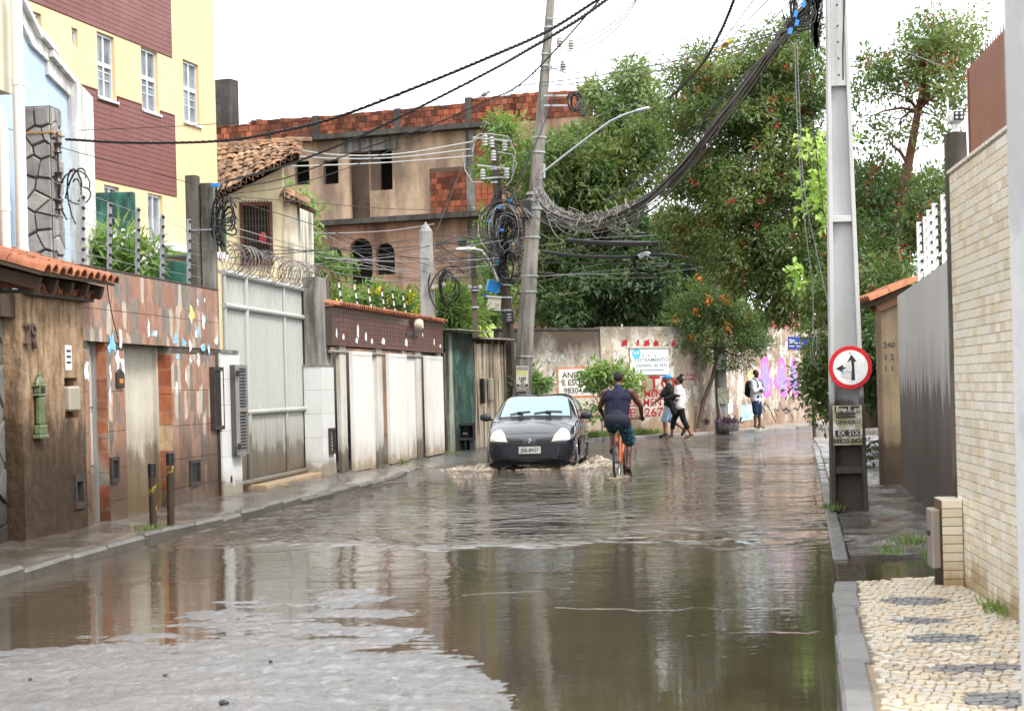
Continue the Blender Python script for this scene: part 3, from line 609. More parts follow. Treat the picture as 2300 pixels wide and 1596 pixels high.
MB().box(p2u0+.02, p2u1-.05, .03, .28, zt2+.002, LP.z(735, 625)).build('column', concrete_old, pl2, bevel=.01); MB().box(p2u0-.02, p2u1+.02, -.02, .3, zt2+.001, zt2+.03).build('ledge', concrete_old, pl2)
cu, cz = LP.uz(742, 990); cg = MB(); wall_holes(cg, cu-.16, cu+.2, cz-.22, cz+.22, [(cu-.12, cu+.16, cz-.18, cz+.18)], -.05, -.005); cg = cg.build('meter_grille', dark_metal, pl2)
for i in range(7): MB().box(cu-.12, cu+.16, -.04, -.03, cz-.17+i*.055, cz-.15+i*.055).build('grille_bar', dark_metal, cg)
gate_m = mat('grey_green_gate_paint', (.43, .44, .41), .42, .12, 1.4, .05, grime=.1, gcol=(.2, .17, .12), mud=1.05, mudw=.6, mcol=(.16, .135, .10)); gate_b = mat('grey_gate_sheet', (.4, .405, .37), .45, .15, 1.4, .05, grime=.3, gcol=(.2, .16, .10), streak=(9, 9, .6), mud=.75, mudw=.5, mcol=(.13, .09, .05))
gt = thing('sliding_gate', 'tall grey painted steel gate of ribbed sheet between two white pillars', 'gate', LG.mat())
g0, g1 = LG.u(499, 700), LG.u(716, 700); zr = [LG.z(575, 1078), LG.z(610, 922), LG.z(600, 701), LG.z(600, 634)]
zr[0] = max(zr[0], .16)
posts_u = [g0+.05, LG.u(551, 800), LG.u(637, 800), LG.u(706, 800)]
for k, (za, zb_) in enumerate(((zr[0], zr[1]), (zr[1], zr[2]), (zr[2], zr[3]))):
    for a, b in zip(posts_u, posts_u[1:]):
        if k == 0: MB().box(a+.03, b-.03, .0, .012, za+.04, zb_-.03).build('sheet', gate_b, gt)
        else: corrugated(MB(), a+.03, b-.03, za+.03, zb_-.03, .01, .105, .02).build('ribbed_sheet', gate_m, gt)
for u_ in posts_u: MB().tube([(u_, -.02, zr[0]-.1), (u_, -.02, zr[3])], .05 if u_ == posts_u[1] else .032, 8).build('post', gate_m, gt, smooth=50)
for z_ in zr: MB().tube([(g0, -.03, z_), (g1, -.03, z_)], .042, 8).build('rail', gate_m, gt, smooth=50)
MB().box(g1-.02, g1+.5, .1, .14, zr[0], zr[2]+.2).build('side_sheet', gate_m, gt)
for u_ in (posts_u[0]+.3, posts_u[2]): MB().lathe([(.05, -.02), (.05, .02)], 12, T(u_, -.02, zr[0]-.09) @ R(math.pi/2, 'X')).build('wheel', dark_metal, gt)
one('gate_threshold', mat('tan_threshold', (.34, .24, .15), .5, .3, 3, .2), 'tan tiled threshold step under the grey gate', 'step', MB().box(posts_u[1]-.1, g1+.3, -.3, .3, -.2, .17).box(posts_u[1]-.1, g1+.3, -.06, .3, .17, zr[0]-.06), LG.mat(), bevel=.01)
# razor wire
rz = MB(); n_ = 34
rzm = mat('rusting_razor_wire', (.22, .2, .19), .5, .3, 2, .1, metal=.5, patch=.9, pcol=(.16, .06, .03), pscale=.5, pt=.5)
for lp in range(n_):
    u_ = g0+(g1+.6-g0)*lp/n_; pts = []; rr = .235*random.uniform(.85, 1.12); tl = random.uniform(-.25, .25)
    for i in range(19):
        a = 2*math.pi*i/18; pts.append((u_+.1*i/18+tl*math.sin(a)*rr+.05*math.cos(a), .0+rr*math.cos(a), zr[3]+.22+rr*math.sin(a)))
    rz.tube(pts, .0065, 4)
    for i in range(0, 18, 2): x_, y_, z_ = pts[i]; rz.box(x_-.035, x_+.035, y_-.003, y_+.003, z_-.008, z_+.008, None)
one('razor_wire', rzm, 'rusty coils of razor wire along the top of the grey gate', 'razor wire', rz, LG.mat())
# ------------------------------------------------------------------ garages
gb = thing('garage_block', 'row of white ribbed garage doors under a brown tiled beam', 'garage', L3.mat())
b0, b1 = L3.u(746, 740), L3.u(995, 760); zt3 = L3.z(870, 707); zb3 = L3.z(870, 784)
MB().box(b0, b1, .012, .35, zb3, zt3).build('beam', m_joint, gb)
brown_t = mat('brown_glazed_tile', (.12, .05, .04), .32, .18, 2, .08, rnd=.22, grime=.12, gcol=(.22, .16, .14), streak=(6, 6, .6))
nr = 8; nc = 37; hh = (zt3-zb3)/nr; cw = (b1-b0)/nc; tmesh = MB().box(.002, cw-.004, 0, .011, .002, hh-.003).mesh('beam_tile', brown_t)
for i in range(nr):
    for j in range(nc): inst('beam_tile', tmesh, gb, T(b0+j*cw, 0, zb3+i*hh))
nck = 62
for j in range(nck): inst('coping_tile', barrel(clay, .34, .07, 'c'), gb, T(b0+.06+j*(b1-b0-.1)/nck, -.14, zt3+.01) @ R(math.radians(12), 'X') @ R(random.uniform(-.04, .04)))
MB().box(b0-.02, b1+.02, -.04, .4, zt3+.002, zt3+.03).build('coping_bed', clay, gb)
MB().tube([(b0, .05, zb3-.1), (b1, .05, zb3-.1)], .03, 8).build('rail', mat('old_steel', (.3, .27, .23), .5, .3, 5, .2, metal=.3), gb, smooth=50)
gd_m = mat('stained_white_door', (.72, .71, .68), .42, .12, 1.2, .04, grime=.25, gcol=(.5, .44, .34), streak=(9, 9, .6), mud=.35, mudw=.6, mcol=(.5, .37, .23)); gd_n = mat('brown_stained_door', (.55, .48, .36), .5, .25, 1.5, .05, grime=.5, gcol=(.2, .12, .05), streak=(8, 8, .5), mud=1.3, mudw=1.1, mcol=(.09, .055, .03)); jm = mat('white_frame_post', (.6, .58, .53), .5, .2, 2, .05, grime=.35, gcol=(.3, .22, .13), mud=.5, mudw=.5, mcol=(.1, .07, .04))
zv = lambda zx: (600+zx/1.773)/1.438
for a, b, off, mm, fr in ((845, 900, .2, gd_n, 0), (945, 1060, -.02, gd_m, 1), (1060, 1115, .14, gd_m, 0), (1152, 1256, -.03, gd_m, 1), (1285, 1336, .1, gd_m, 0), (1370, 1466, -.02, gd_m, 1)):
    u0, u1 = L3.u(zv(a), 920), L3.u(zv(b), 920); d = corrugated(MB(), u0+.04, u1-.04, .12, zb3-.12, off, .1, .03).build('garage_door', mm, gb)
    fb = MB()
    for q in ((u0, u0+.06, .1, zb3-.08), (u1-.06, u1, .1, zb3-.08)): fb.box(q[0], q[1], off-.03, off+.03, q[2], q[3])
    fb.box(u0+.06, u1-.06, off-.03, off+.03, .1, .17).box(u0+.06, u1-.06, off-.03, off+.03, zb3-.15, zb3-.08); fb.build('door_frame', mm, d)
    for u_ in (u0+.2, u1-.2): MB().box(u_-.03, u_+.03, off, off+.04, .02, .1).build('roller', dark_metal, d)
for a, b in ((905, 940), (1115, 1146), (1260, 1284), (1337, 1366), (1468, 1482)):
    u0, u1 = L3.u(zv(a), 920), L3.u(zv(b), 920); MB().box(u0, u1, .05, .12, -.1, zb3-.002).build('jamb_post', jm, gb)
MB().box(b0, b1, 1.6, 1.7, -.1, zb3).build('back_wall', mat('dark_interior', (.1, .09, .08), .9), gb); MB().box(b1+.0, b1+.12, -.02, .4, -.1, zb3+.02).build('end_pier', pst, gb)
for zx, zy, w_, h_ in ((863, 580, .03, .16), (902, 600, .05, .1), (985, 570, .05, .25), (978, 620, .06, .1), (1031, 600, .05, .16), (1065, 625, .05, .1), (1130, 625, .1, .12), (1262, 632, .08, .16), (1356, 588, .03, .08), (1422, 630, .04, .14), (1457, 652, .06, .08)):
    u_, z_ = L3.uz(zv(zx), (750+zy/1.773)/1.438); MB().prism([(u_-w_*1.4, z_-h_*.3), (u_+w_, z_-h_*.5), (u_+w_*1.5, z_+h_*.2), (u_+w_*.3, z_+h_*.6), (u_-w_, z_+h_*.3)], -.004, -.001).build('paper_scrap', paper, gb)
u_, z_ = L3.uz(zv(1297), (750+530/1.773)/1.438); lm = MB().lathe([(.03, 0), (.05, .05), (.11, .06), (.12, .16), (.09, .22)], 12, T(u_, 0, z_) @ R(math.pi/2, 'X')).build('wall_lamp', mat('cream_plastic', (.6, .55, .4)), gb, smooth=40)
u_, z_ = L3.uz(zv(1292), (750+588/1.773)/1.438); text('DIANER', .19, mat('tarnished_letters', (.16, .15, .14), .4, .2, 6, 0, metal=.6), 'metal_letters', gb, T(u_, -.012, z_), .008, 1.6)
for i, (zx, zy0, zy1) in enumerate(((886, 260, 402), (976, 282, 412), (1064, 292, 428), (1140, 315, 442), (1214, 335, 458), (1272, 345, 468), (1330, 358, 474))):
    u_ = L3.u(zv(zx), 690); zz_p = zt3+.03
    fence_post('fence_post', ('first', 'second', 'third', 'fourth', 'fifth', 'sixth', 'seventh')[i]+' white fence post from the left on the garage roof edge', 'fence posts along the garage roof edge', L3.w(u_, .25, zz_p), L3.z(zv(zx), (750+zy0/1.773)/1.438)-zz_p+.05, -.13, white_paint, 4, .014)
# square post behind the garages
sp_ = at(972, 720, 39.5); hh = at(970, 497, 39.5).z; q = MB(); q.box(-.17, .17, -.17, .17, 0, hh-.22, top=.86)
q.add([(-.146, -.146, hh-.22), (.146, -.146, hh-.22), (.146, .146, hh-.22), (-.146, .146, hh-.22), (0, 0, hh)], [(0, 1, 4), (1, 2, 4), (2, 3, 4), (3, 0, 4)])
sqp = thing('concrete_service_post', 'grey square concrete post with a pointed top behind the garages', 'post', T(sp_.x-.1, sp_.y, 0)); q.build('shaft', mat('pale_weathered_concrete', (.36, .36, .35), .85, .3, 2, .5, 25, grime=.5), sqp)
MB().cyl((.1, -.2, hh-1.5), (.42, -.2, hh-1.42), .06, n=8).build('insulator_spool', mat('beige_spool', (.4, .36, .28), .5), sqp); tangle(MB(), (.45, -.2, hh-1.35), .45, 11, .016, drop=.3).build('service_loops', cable_m, sqp, smooth=60)
# ------------------------------------------------------------------ yellow apartment block
LY = Line((-9.3, 24.9), (-4.1, 45.7))
yel = mat('yellow_render', (.76, .565, .335), .8, .08, .8, .1, grime=.22, gcol=(.56, .4, .22), streak=(1.2, 1.2, .12)); pch = mat('peach_render', (.78, .55, .28), .8, .08, .8, .1)
ya = thing('apartment_block', 'yellow apartment block with red brick-tile bands and tall narrow windows', 'building', LY.mat())
ye0, ye1 = LY.u(-60, 300), LY.u(486, 300)
wins = [(219, 78, 258, 222, 2), (318, 112, 355, 251, 2), (412, 140, 447, 277, 2), (333, 437, 366, 548, 2), (425, 453, 447, 552, 2), (235, 418, 269, 520, 2), (53, 25, 94, 150, 2), (161, 64, 175, 106, 1)]
wr = [LY.rect(a, b, c_, d) for a, b, c_, d, _ in wins]
wall_holes(MB(), ye0, ye1, 0, 16, wr, 0, .3).build('wall', yel, ya); MB().box(ye1-.3, ye1-.001, .301, 9, 0, 16).build('side_wall', yel, ya); MB().box(ye0, ye1-.3, 2, 2.2, 0, 16).build('room_back', mat('dark_interior', (.1, .09, .08)), ya)
alw = mat('pale_aluminium_frame', (.62, .66, .68), .4, .1, 5, .02, metal=.3)
for (u0, u1, z0, z1), (_, _, _, _, k) in zip(wr, wins):
    wf = MB(); f = .05; wall_holes(wf, u0, u1, z0, z1, [(u0+f, (u0+u1)/2-f/2, z0+f, z1-.55*(z1-z0 > 1)-f), ((u0+u1)/2+f/2, u1-f, z0+f, z1-.55*(z1-z0 > 1)-f)]+([(u0+f, (u0+u1)/2-f/2, z1-.52, z1-f), ((u0+u1)/2+f/2, u1-f, z1-.52, z1-f)] if z1-z0 > 1 else []), .06, .12)
    wf = wf.build('window', alw, ya)
    MB().box(u0+f/2, (u0+u1)/2, .09, .098, z0+f/2, z1-f/2).build('pane', glass_m, wf); MB().box((u0+u1)/2, u1-f/2, .104, .112, z0+f/2, z1-f/2).build('pane', glass_m, wf)
    if z1-z0 > 1:
        MB().box(u0-.04, u1+.06, -.05, .06, z0-.05, z0-.002).build('sill', alw, wf)
        for zz in (z0+.35, z0+.5): MB().box(u0+f, u1-f, .08, .088, zz, zz+.018).build('guard_bar', alw, wf)
band = mat('red_brick_tile', (.2, .065, .055), .5, .12, 1.5, .05, grime=.06, gcol=(.12, .05, .04)); bandj = mat('dark_red_grout', (.09, .035, .03), .9)
def tile_band(u0, u1, z0, z1, cut):
    b = wall_holes(MB(), u0, u1, z0, z1, [(max(u0, a-.04), min(u1, b_+.04), max(z0, c_-.06), min(z1, d)) for a, b_, c_, d in wr if b_ > u0 and a < u1 and d > z0 and c_ < z1], -.012, -.001).build('tile_band_bed', bandj, ya); m_ = MB(); th, tw_ = .094, .095; nz_, nu_ = int((z1-z0)/th), int((u1-u0)/tw_)
    for i in range(nz_):
        for j in range(nu_):
            if cut(u0+(j+.5)*tw_, z0+(i+.5)*th): continue
            m_.add([(u0+j*tw_+.003, -.018, z0+i*th+.008), (u0+(j+1)*tw_-.003, -.018, z0+i*th+.008), (u0+(j+1)*tw_-.003, -.018, z0+(i+1)*th-.002), (u0+j*tw_+.003, -.018, z0+(i+1)*th-.002)], [(0, 1, 2, 3)])
    tag(m_.build('band_tiles', band, b), kind='stuff')
inw = lambda u, z: any(a-.06 < u < b+.06 and c_-.08 < z < d+.02 for a, b, c_, d in wr)
tile_band(ye0, LY.u(384, 60), LY.z(384, 130), 15.9, inw); tile_band(LY.u(150, 320), LY.u(394, 350), LY.z(397, 443), LY.z(390, 258), inw)
# lean-to canopies and ledge at the block's foot
MB().box(LY.u(300), LY.u(470), -.5, -.01, LY.z(400, 575), LY.z(400, 560)).build('ledge', white_paint, ya)
# ------------------------------------------------------------------ pale blue gabled house, cream neighbour, pipes
LB = Line((-6.0, 20.5), (-5.1, 26.5)); pb = mat('pale_blue_render', (.44, .55, .68), .8, .12, 1, .1, grime=.15, gcol=(.4, .45, .5)); wm = mat('white_weathered_moulding', (.74, .73, .7), .8, .15, 3, .2, grime=.55, gcol=(.12, .11, .10), streak=(8, 8, .7))
bh = thing('gabled_house', 'pale blue house with a stepped white gable moulding', 'house', LB.mat())
P = lambda pts, off=0: [LB.uz(x, y, off) for x, y in pts]
edge = [(30, 5), (66, 80), (105, 118), (101, 140), (150, 190)]
pl = P(edge); ub1 = pl[-1][0]
MB().prism([(pl[0][0]-1.5, -.1), (ub1, -.1)]+pl[::-1]+[(pl[0][0]-1.5, pl[0][1])], 0, .3).build('wall', pb, bh)
for (a, b), th in (((0, 1), .3), ((1, 2), .3), ((3, 4), .34)):
    (x0, z0), (x1, z1) = pl[a], pl[b]; k = 1.0
    MB().prism([(x0, z0-th*.45), (x1, z1-th*.45), (x1, z1+th*.2), (x0, z0+th*.2)], -.05, .32).build('moulding', wm, bh); MB().prism([(x0-.0, z0+th*.2), (x1+.12, z1+th*.2-.08), (x1+.12, z1+th*.45-.08), (x0, z0+th*.45)], -.12, .36).build('moulding', wm, bh)
rw = P([(150, 190), (186, 212)]); MB().prism([(ub1+.002, -.1), (rw[1][0], -.1), (rw[1][0], rw[1][1]-.05), (ub1+.002, rw[0][1]+.05)], -.14, .4).build('corner_pier', wm, bh)
LC = Line((-5.55, 17.3), (-5.0, 21.2)); cr_ = mat('cream_render', (.72, .66, .52), .8, .12, 1, .1, grime=.2, gcol=(.3, .27, .2)); pk = mat('pinkish_worn_render', (.6, .5, .42), .85, .25, 2, .3, grime=.4, patch=.7, pcol=(.35, .28, .24), pscale=2)
cn = thing('neighbour_house', 'cream rendered house upper storey at the left picture edge', 'house', LC.mat())
e1 = LC.u(26, 100); zc = LC.z(10, 205)
MB().box(e1-4, e1, 0, 4, zc, 9).build('upper_wall', cr_, cn); MB().box(e1-4, e1-.1, .12, 3.5, 0, zc-.002).build('lower_wall', pk, cn)
pvc = mat('white_pvc', (.74, .74, .70), .35, .08, 1.5, .02, grime=.08, gcol=(.4, .36, .28))
for top, bot, r, lab, Yp in (((30, -40), (51, 575), .062, 'tall white drain pipe running up the left picture edge', 18.9), ((4, 235), (14, 575), .05, 'shorter white drain pipe with an elbow at the left edge', 18.4)):
    a, b = at(*top, Yp), at(*bot, Yp); b = Vector((b.x, b.y, b.z)); dp = thing('drain_pipe', lab, 'pipe', T(b.x, b.y, 0))
    pts = [(0, 0, .1), (0, 0, a.z-(.15 if r < .06 else 0))]
    if r < .06: pts += [(-.05, 0, a.z-.04), (-.2, 0, a.z)]
    MB().tube(pts, r, 12).build('pipe', pvc, dp, smooth=50)
    for z_ in (a.z-1.1, a.z-2.9): MB().cyl((0, 0, z_), (0, 0, z_+.08), r*1.12, n=12).build('collar', pvc, dp, smooth=40)
# fieldstone pillar with an insulator rack
Yq = 20.6; c0 = at(103, 590, Yq); zt_ = at(100, 243, Yq).z
sp = thing('stone_pillar', 'tall pillar clad in grey crazy stone carrying an insulator rack', 'pillar', T(c0.x, c0.y, 0) @ R(-.12)); hw = .155
MB().box(-hw, hw, -hw, hw, 0, zt_).build('core', flat('pillar_mortar', (.07, .062, .052), .9), sp); stm = mat('pillar_stone', (.36, .35, .33), .75, .35, 5, .8, 14, rnd=.3, grime=.3)
for k in range(2):
    for pl in voronoi(jsites(-hw, hw, 2.2, zt_, .17, .2), -hw, hw, 2.2, zt_):
        MB().prism(shrink(pl, .006), -hw-random.uniform(.018, .035), -hw+.01, inset=.86).build('stone', stm, sp, R(k*math.pi/2))
MB().tube([(hw+.06, -.1, zt_-1.25), (hw+.06, -.1, zt_-.3)], .012, 6).build('rack_rod', dark_metal, sp)
for z_ in (zt_-.48, zt_-.82, zt_-1.13): MB().lathe([(.012, -.07), (.055, -.055), (.03, -.01), (.03, .01), (.055, .055), (.012, .07)], 10, T(hw+.06, -.1, z_)).build('rack_insulator', mat('brown_porcelain', (.05, .03, .03), .3), sp, smooth=50)
tangle(MB(), (hw+.25, -.1, zt_-.85), .26, 5, .01, drop=.3).build('drop_cables', cable_m, sp, smooth=60); MB().box(-hw-.04, hw+.04, -hw-.04, hw+.04, zt_-.32, zt_-.3).build('strap', mat('orange_strap', (.4, .22, .08), .6), sp)
# mossy garden walls behind the tiled wall
moss = mat('green_mossy_paint', (.04, .14, .11), .85, .5, 2.5, .5, 20, grime=.8, gcol=(.02, .022, .018), streak=(4, 4, 1.2), patch=.5, pcol=(.1, .25, .2), pscale=3)
for x0, x1, y0, Yg, lab in ((55, 298, 437, 25.6, 'mossy green garden wall behind the flowering shrub'), (330, 447, 588, 25.0, 'low dark mossy wall with a grey pipe on it')):
    a, b = at(x0, y0, Yg), at(x1, y0, Yg); one('garden_wall', moss, lab, 'wall', MB().box(a.x, b.x, 0, .18, 0, a.z), T(0, Yg, 0))
a, b = at(330, 577, 24.6), at(446, 574, 24.6)
one('water_pipe', mat('grey_pvc', (.35, .37, .39), .4, .1), 'grey plastic water pipe lying along the low mossy wall', 'pipe', MB().tube([a, a.lerp(b, .5)+Vector((0, 0, .015)), b], .045, 10), smooth=50)
# ------------------------------------------------------------------ unfinished brick building
LK = Line((-10.75, 62.5), (3.0, 57.5))
rend = mat('stained_tan_render', (.5, .36, .25), .9, .22, .7, .3, 12, grime=.75, gcol=(.12, .09, .07), streak=(1.2, 1.2, .3), patch=.25, pcol=(.3, .22, .17), pscale=.5)
rend2 = mat('reddish_tan_render', (.44, .27, .19), .9, .22, .7, .3, 12, grime=.75, gcol=(.10, .065, .05), streak=(1.2, 1.2, .3))
slabm = mat('black_mould_concrete', (.085, .08, .072), .95, .5, 1.5, .6, 12, grime=.6)
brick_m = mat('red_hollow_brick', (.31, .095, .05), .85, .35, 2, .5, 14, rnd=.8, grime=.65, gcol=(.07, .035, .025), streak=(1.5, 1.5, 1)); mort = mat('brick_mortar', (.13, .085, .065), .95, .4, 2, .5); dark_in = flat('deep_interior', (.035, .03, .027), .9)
bb = thing('unfinished_building', 'unfinished two-storey building with red hollow brick parapet and empty windows', 'building', LK.mat())
k0, k1, kc = LK.u(478, 500), LK.u(1112, 500), LK.u(1345, 400); zs1 = LK.z(880, 304); zs0 = LK.z(880, 493)
ups = [LK.rect(663, 362, 695, 415), LK.rect(727, 360, 760, 413), LK.rect(785, 342, 830, 496), LK.rect(830, 336, 881, 427)]
arch = [(733, 556, 770, 594), (787, 535, 838, 642), (846, 546, 888, 617), (985, 620, 1008, 665)]
low = [LK.rect(*a) for a in arch]
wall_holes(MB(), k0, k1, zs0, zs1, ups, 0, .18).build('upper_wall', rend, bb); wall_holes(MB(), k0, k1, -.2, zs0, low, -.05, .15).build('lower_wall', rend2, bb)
for (u0, u1, z0, z1) in low:                   # round the heads into arches
    c_, r = (u0+u1)/2, (u1-u0)/2; a = [(c_+r*math.cos(t), z1-r+r*math.sin(t)) for t in np.linspace(0, math.pi, 15)]
    MB().prism([(u1, z1)]+a[:8][::-1][:0]+a[7::-1][::-1][:0]+[a[7]]+[a[i] for i in range(6, -1, -1)], -.049, .149).build('arch_head', rend2, bb)
    MB().prism([(u0, z1)]+[a[i] for i in range(14, 6, -1)], -.049, .149).build('arch_head', rend2, bb)
MB().box(k0, k1, 1.6, 1.7, -.2, zs1).build('inner_wall', dark_in, bb); MB().box(ups[2][0]-.3, ups[2][1]+.2, .5, .6, zs0, zs1-.2).build('inner_wall', mat('shaded_inner_render', (.16, .11, .08), .9, .3, 1.5), bb)  # inner walls coloured dark to stand in for shade inside the openings
MB().box(k0, k1, .2, 5, zs1-.25, zs1-.02).build('ceiling_slab', slabm, bb); MB().box(k1+.01, kc, .02, .3, -.2, zs1+.14).build('end_wall', rend2, bb)
MB().box(k0, k1+.6, -.5, .3, zs1-.02, zs1+.15).build('roof_slab_edge', slabm, bb); MB().box(k0, k1+.3, -.6, .14, zs0-.12, zs0+.06).build('floor_slab_edge', slabm, bb)
ub_ = LK.uz(1058, 400)[0]; MB().box(ub_-.15, ub_+.15, -.04, .05, zs0+.07, zs1-.03).build('concrete_column', concrete_old, bb); MB().box(ub_-.15, ub_+.15, -.09, -.051, -.2, zs0-.13).build('concrete_column', concrete_old, bb)
MB().box(ups[2][0]-.3, ups[3][1]+.2, -.08, .1, ups[3][3]-.02, zs1-.03).build('lintel', concrete_old, bb)
# parapet: courses of hollow bricks between concrete posts
bw_, bh_ = .215, .195; bme = MB().box(0, bw_-.018, 0, .14, 0, bh_-.016).mesh('brick', brick_m); cnt = 0
tops = [(478, 285), (556, 278), (560, 270), (700, 262), (880, 246), (1047, 231), (1050, 222), (1195, 207), (1345, 199)]
tu = [LK.uz(*p_)[0] for p_ in tops]; tz = [LK.uz(*p_)[1] for p_ in tops]; extra = MB(); zp = zs1+.15
bed = MB()
for i in range(int((kc-k0)/bw_)):
    uu = k0+i*bw_; tz_ = float(np.interp(uu+.1, tu, tz)); n_ = max(1, math.ceil((tz_-zp)/bh_-.25)); tz_ += random.uniform(-.02, .02)
    bed.box(uu, uu+bw_, .02, .13, zp, min(zp+n_*bh_, tz_)-.04)
    for j in range(n_):
        off = (.5*bw_ if j % 2 else 0)+random.uniform(-.012, .012)
        if cnt < 258: inst('brick', bme, bb, T(uu+off, random.uniform(-.015, .012), zp+j*bh_) @ S(1, 1, 1 if j < n_-1 else max(.2, min(1, (tz_-zp-j*bh_)/bh_)))); cnt += 1
        else: extra.box(uu+off, uu+off+bw_-.018, random.uniform(-.015, .012), .14, zp+j*bh_, max(zp+j*bh_+.03, min(zp+(j+1)*bh_, tz_)-.016))
bed.build('parapet_mortar', mort, bb)
pu0, pu1, pz0, pz1 = LK.rect(966, 376, 1049, 478); MB().box(pu0, pu1, -.008, -.001, pz0, pz1).build('patch_mortar', mort, bb)
for j in range(int((pz1-pz0)/bh_)):
    for i in range(int((pu1-pu0)/bw_)):
        inst('brick', bme, bb, T(pu0+i*bw_+(.07 if j % 2 else 0), -.022+random.uniform(-.006, .006), pz0+.02+j*bh_) @ S(1, .12, 1))
r0, r1 = ub_+.16, k1
for j in range(int((zs1-zs0)/bh_)-1):
    for i in range(max(1, int((r1-r0)/bw_))): extra.box(r0+i*bw_, r0+(i+1)*bw_-.02, -.03+random.uniform(-.01, .01), -.002, zs0+.08+j*bh_, zs0+.08+(j+1)*bh_-.02)
tag(extra.build('bricks', brick_m, bb), kind='stuff')
for x_, y0, y1 in ((709, 260, 320), (893, 244, 303), (1053, 219, 292), (1313, 198, 240)):
    u_ = LK.u(x_, 280); MB().box(u_-.11, u_+.11, -.05, .16, zp, LK.z(x_, y0)).build('parapet_post', slabm, bb)
u0, z1 = LK.uz(481, 192, -1.8); u1 = LK.uz(517, 192, -1.8)[0]; MB().box(u0, u1, 1.8, 2.4, zs1, z1+.2).build('water_tank_wall', slabm, bb)
# ------------------------------------------------------------------ cream house with an old tile roof
ch = thing('cream_house', 'cream house with a crooked old tile roof and barred window behind the gate', 'house', T(0, 38, 0))
crm = mat('cream_wall_paint', (.78, .70, .48), .85, .1, 1, .2, grime=.22, gcol=(.22, .2, .14), streak=(3, 3, .5)); stn = mat('stained_white_wall', (.7, .66, .55), .85, .2, 1.5, .3, grime=.9, gcol=(.12, .11, .08), streak=(2.5, 2.5, .35))
X38 = lambda px, py: (at(px, py, 38).x, at(px, py, 38).z)
wu0, wz0 = X38(546, 592); wu1, wz1 = X38(607, 460)
x0_, x1_ = X38(494, 600)[0], X38(637, 500)[0]
wall_holes(MB(), x0_, x1_, -.2, X38(494, 442)[1], [(wu0, wu1, wz0, wz1)], 0, .2).build('wall', crm, ch)
MB().prism([(x0_, X38(494, 442)[1]+.001), (x1_, X38(494, 442)[1]+.001), (x1_, X38(637, 372)[1]), (x0_+.1, X38(500, 438)[1])], 0, .2).build('gable', crm, ch)
MB().box(x1_+.001, X38(669, 500)[0], -.05, 3, -.2, X38(655, 450)[1]).build('side_wall', stn, ch)
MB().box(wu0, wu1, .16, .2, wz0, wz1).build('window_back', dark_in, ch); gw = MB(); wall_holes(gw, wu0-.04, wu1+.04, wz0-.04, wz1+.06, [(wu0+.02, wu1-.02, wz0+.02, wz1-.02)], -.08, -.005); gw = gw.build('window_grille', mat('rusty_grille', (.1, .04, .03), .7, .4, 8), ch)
for i in range(9): MB().box(wu0+.03+i*(wu1-wu0-.06)/8.5, wu0+.05+i*(wu1-wu0-.06)/8.5, -.07, -.05, wz0, wz1+.1).build('bar', dark_metal, gw)
for i in range(7): MB().box(wu0, wu1, -.05, -.04, wz0+.1+i*.17, wz0+.12+i*.17).build('bar', dark_metal, gw)
MB().lathe([(.07, 0), (.1, .02), (.07, .04)], 12, T(wu1-.17, -.08, wz0+.52) @ R(math.pi/2, 'X') @ S(.9, 1.4, 1)).build('red_helmet', flat('red_cloth', (.2, .012, .015)), gw)
MB().box(X38(497, 520)[0], X38(508, 520)[0], -.02, -.002, X38(502, 562)[1], X38(502, 482)[1]).build('green_shutter', flat('green_paint', (.03, .14, .05)), ch)
FL, FR, BR, BL = (Vector(at(486, 446, 37.6))-Vector((0, 38, 0)), Vector(at(672, 352, 37.4))-Vector((0, 38, 0)), Vector(at(674, 323, 42))-Vector((0, 38, 0)), Vector(at(486, 338, 42))-Vector((0, 38, 0)))
bil = lambda a, b: FL.lerp(FR, a).lerp(BL.lerp(BR, a), b)
n_ = 15; MB().grid([[bil(i/10, j/6)-Vector((0, 0, .06)) for i in range(11)] for j in range(7)]).build('roof_bed', wood_dark, ch)
for i in range(n_):
    for j in range(9):
        a, b = (i+.5)/n_, j/9; p_ = bil(a, b); yv = (bil(a, min(1, b+.1))-p_).normalized(); xv = (bil(min(1, a+.05), b)-bil(max(0, a-.05), b)).normalized(); zv_ = xv.cross(yv).normalized(); xv = yv.cross(zv_)
        m_ = Matrix((xv, yv, zv_)).transposed().to_4x4(); m_.translation = p_+zv_*random.uniform(-.02, .02)
        inst('roof_tile', barrel(clay_old, .62, .125, 'o'), ch, m_ @ R(random.uniform(-.1, .1)))
for j in range(6): inst('ridge_tile', barrel(clay_old, .62, .125, 'o'), ch, T(*(BL.lerp(BR, j/6)+Vector((0, -.05, .06)))) @ R(-math.pi/2+.03))
for j in range(5): inst('eave_tile', barrel(clay_old, .62, .125, 'o'), ch, T(*(Vector((*X38(640, 444),))[[0][0]] if False else (X38(644+j*11, 447+j*6)[0], -.3, X38(644+j*11, 447+j*6)[1]))) @ R(-.2, 'Y') @ R(.35, 'X'))
MB().prism([X38(640, 452), X38(706, 478), X38(706, 470), X38(640, 444)], -.25, .4).build('eave_board', wood_dark, ch)
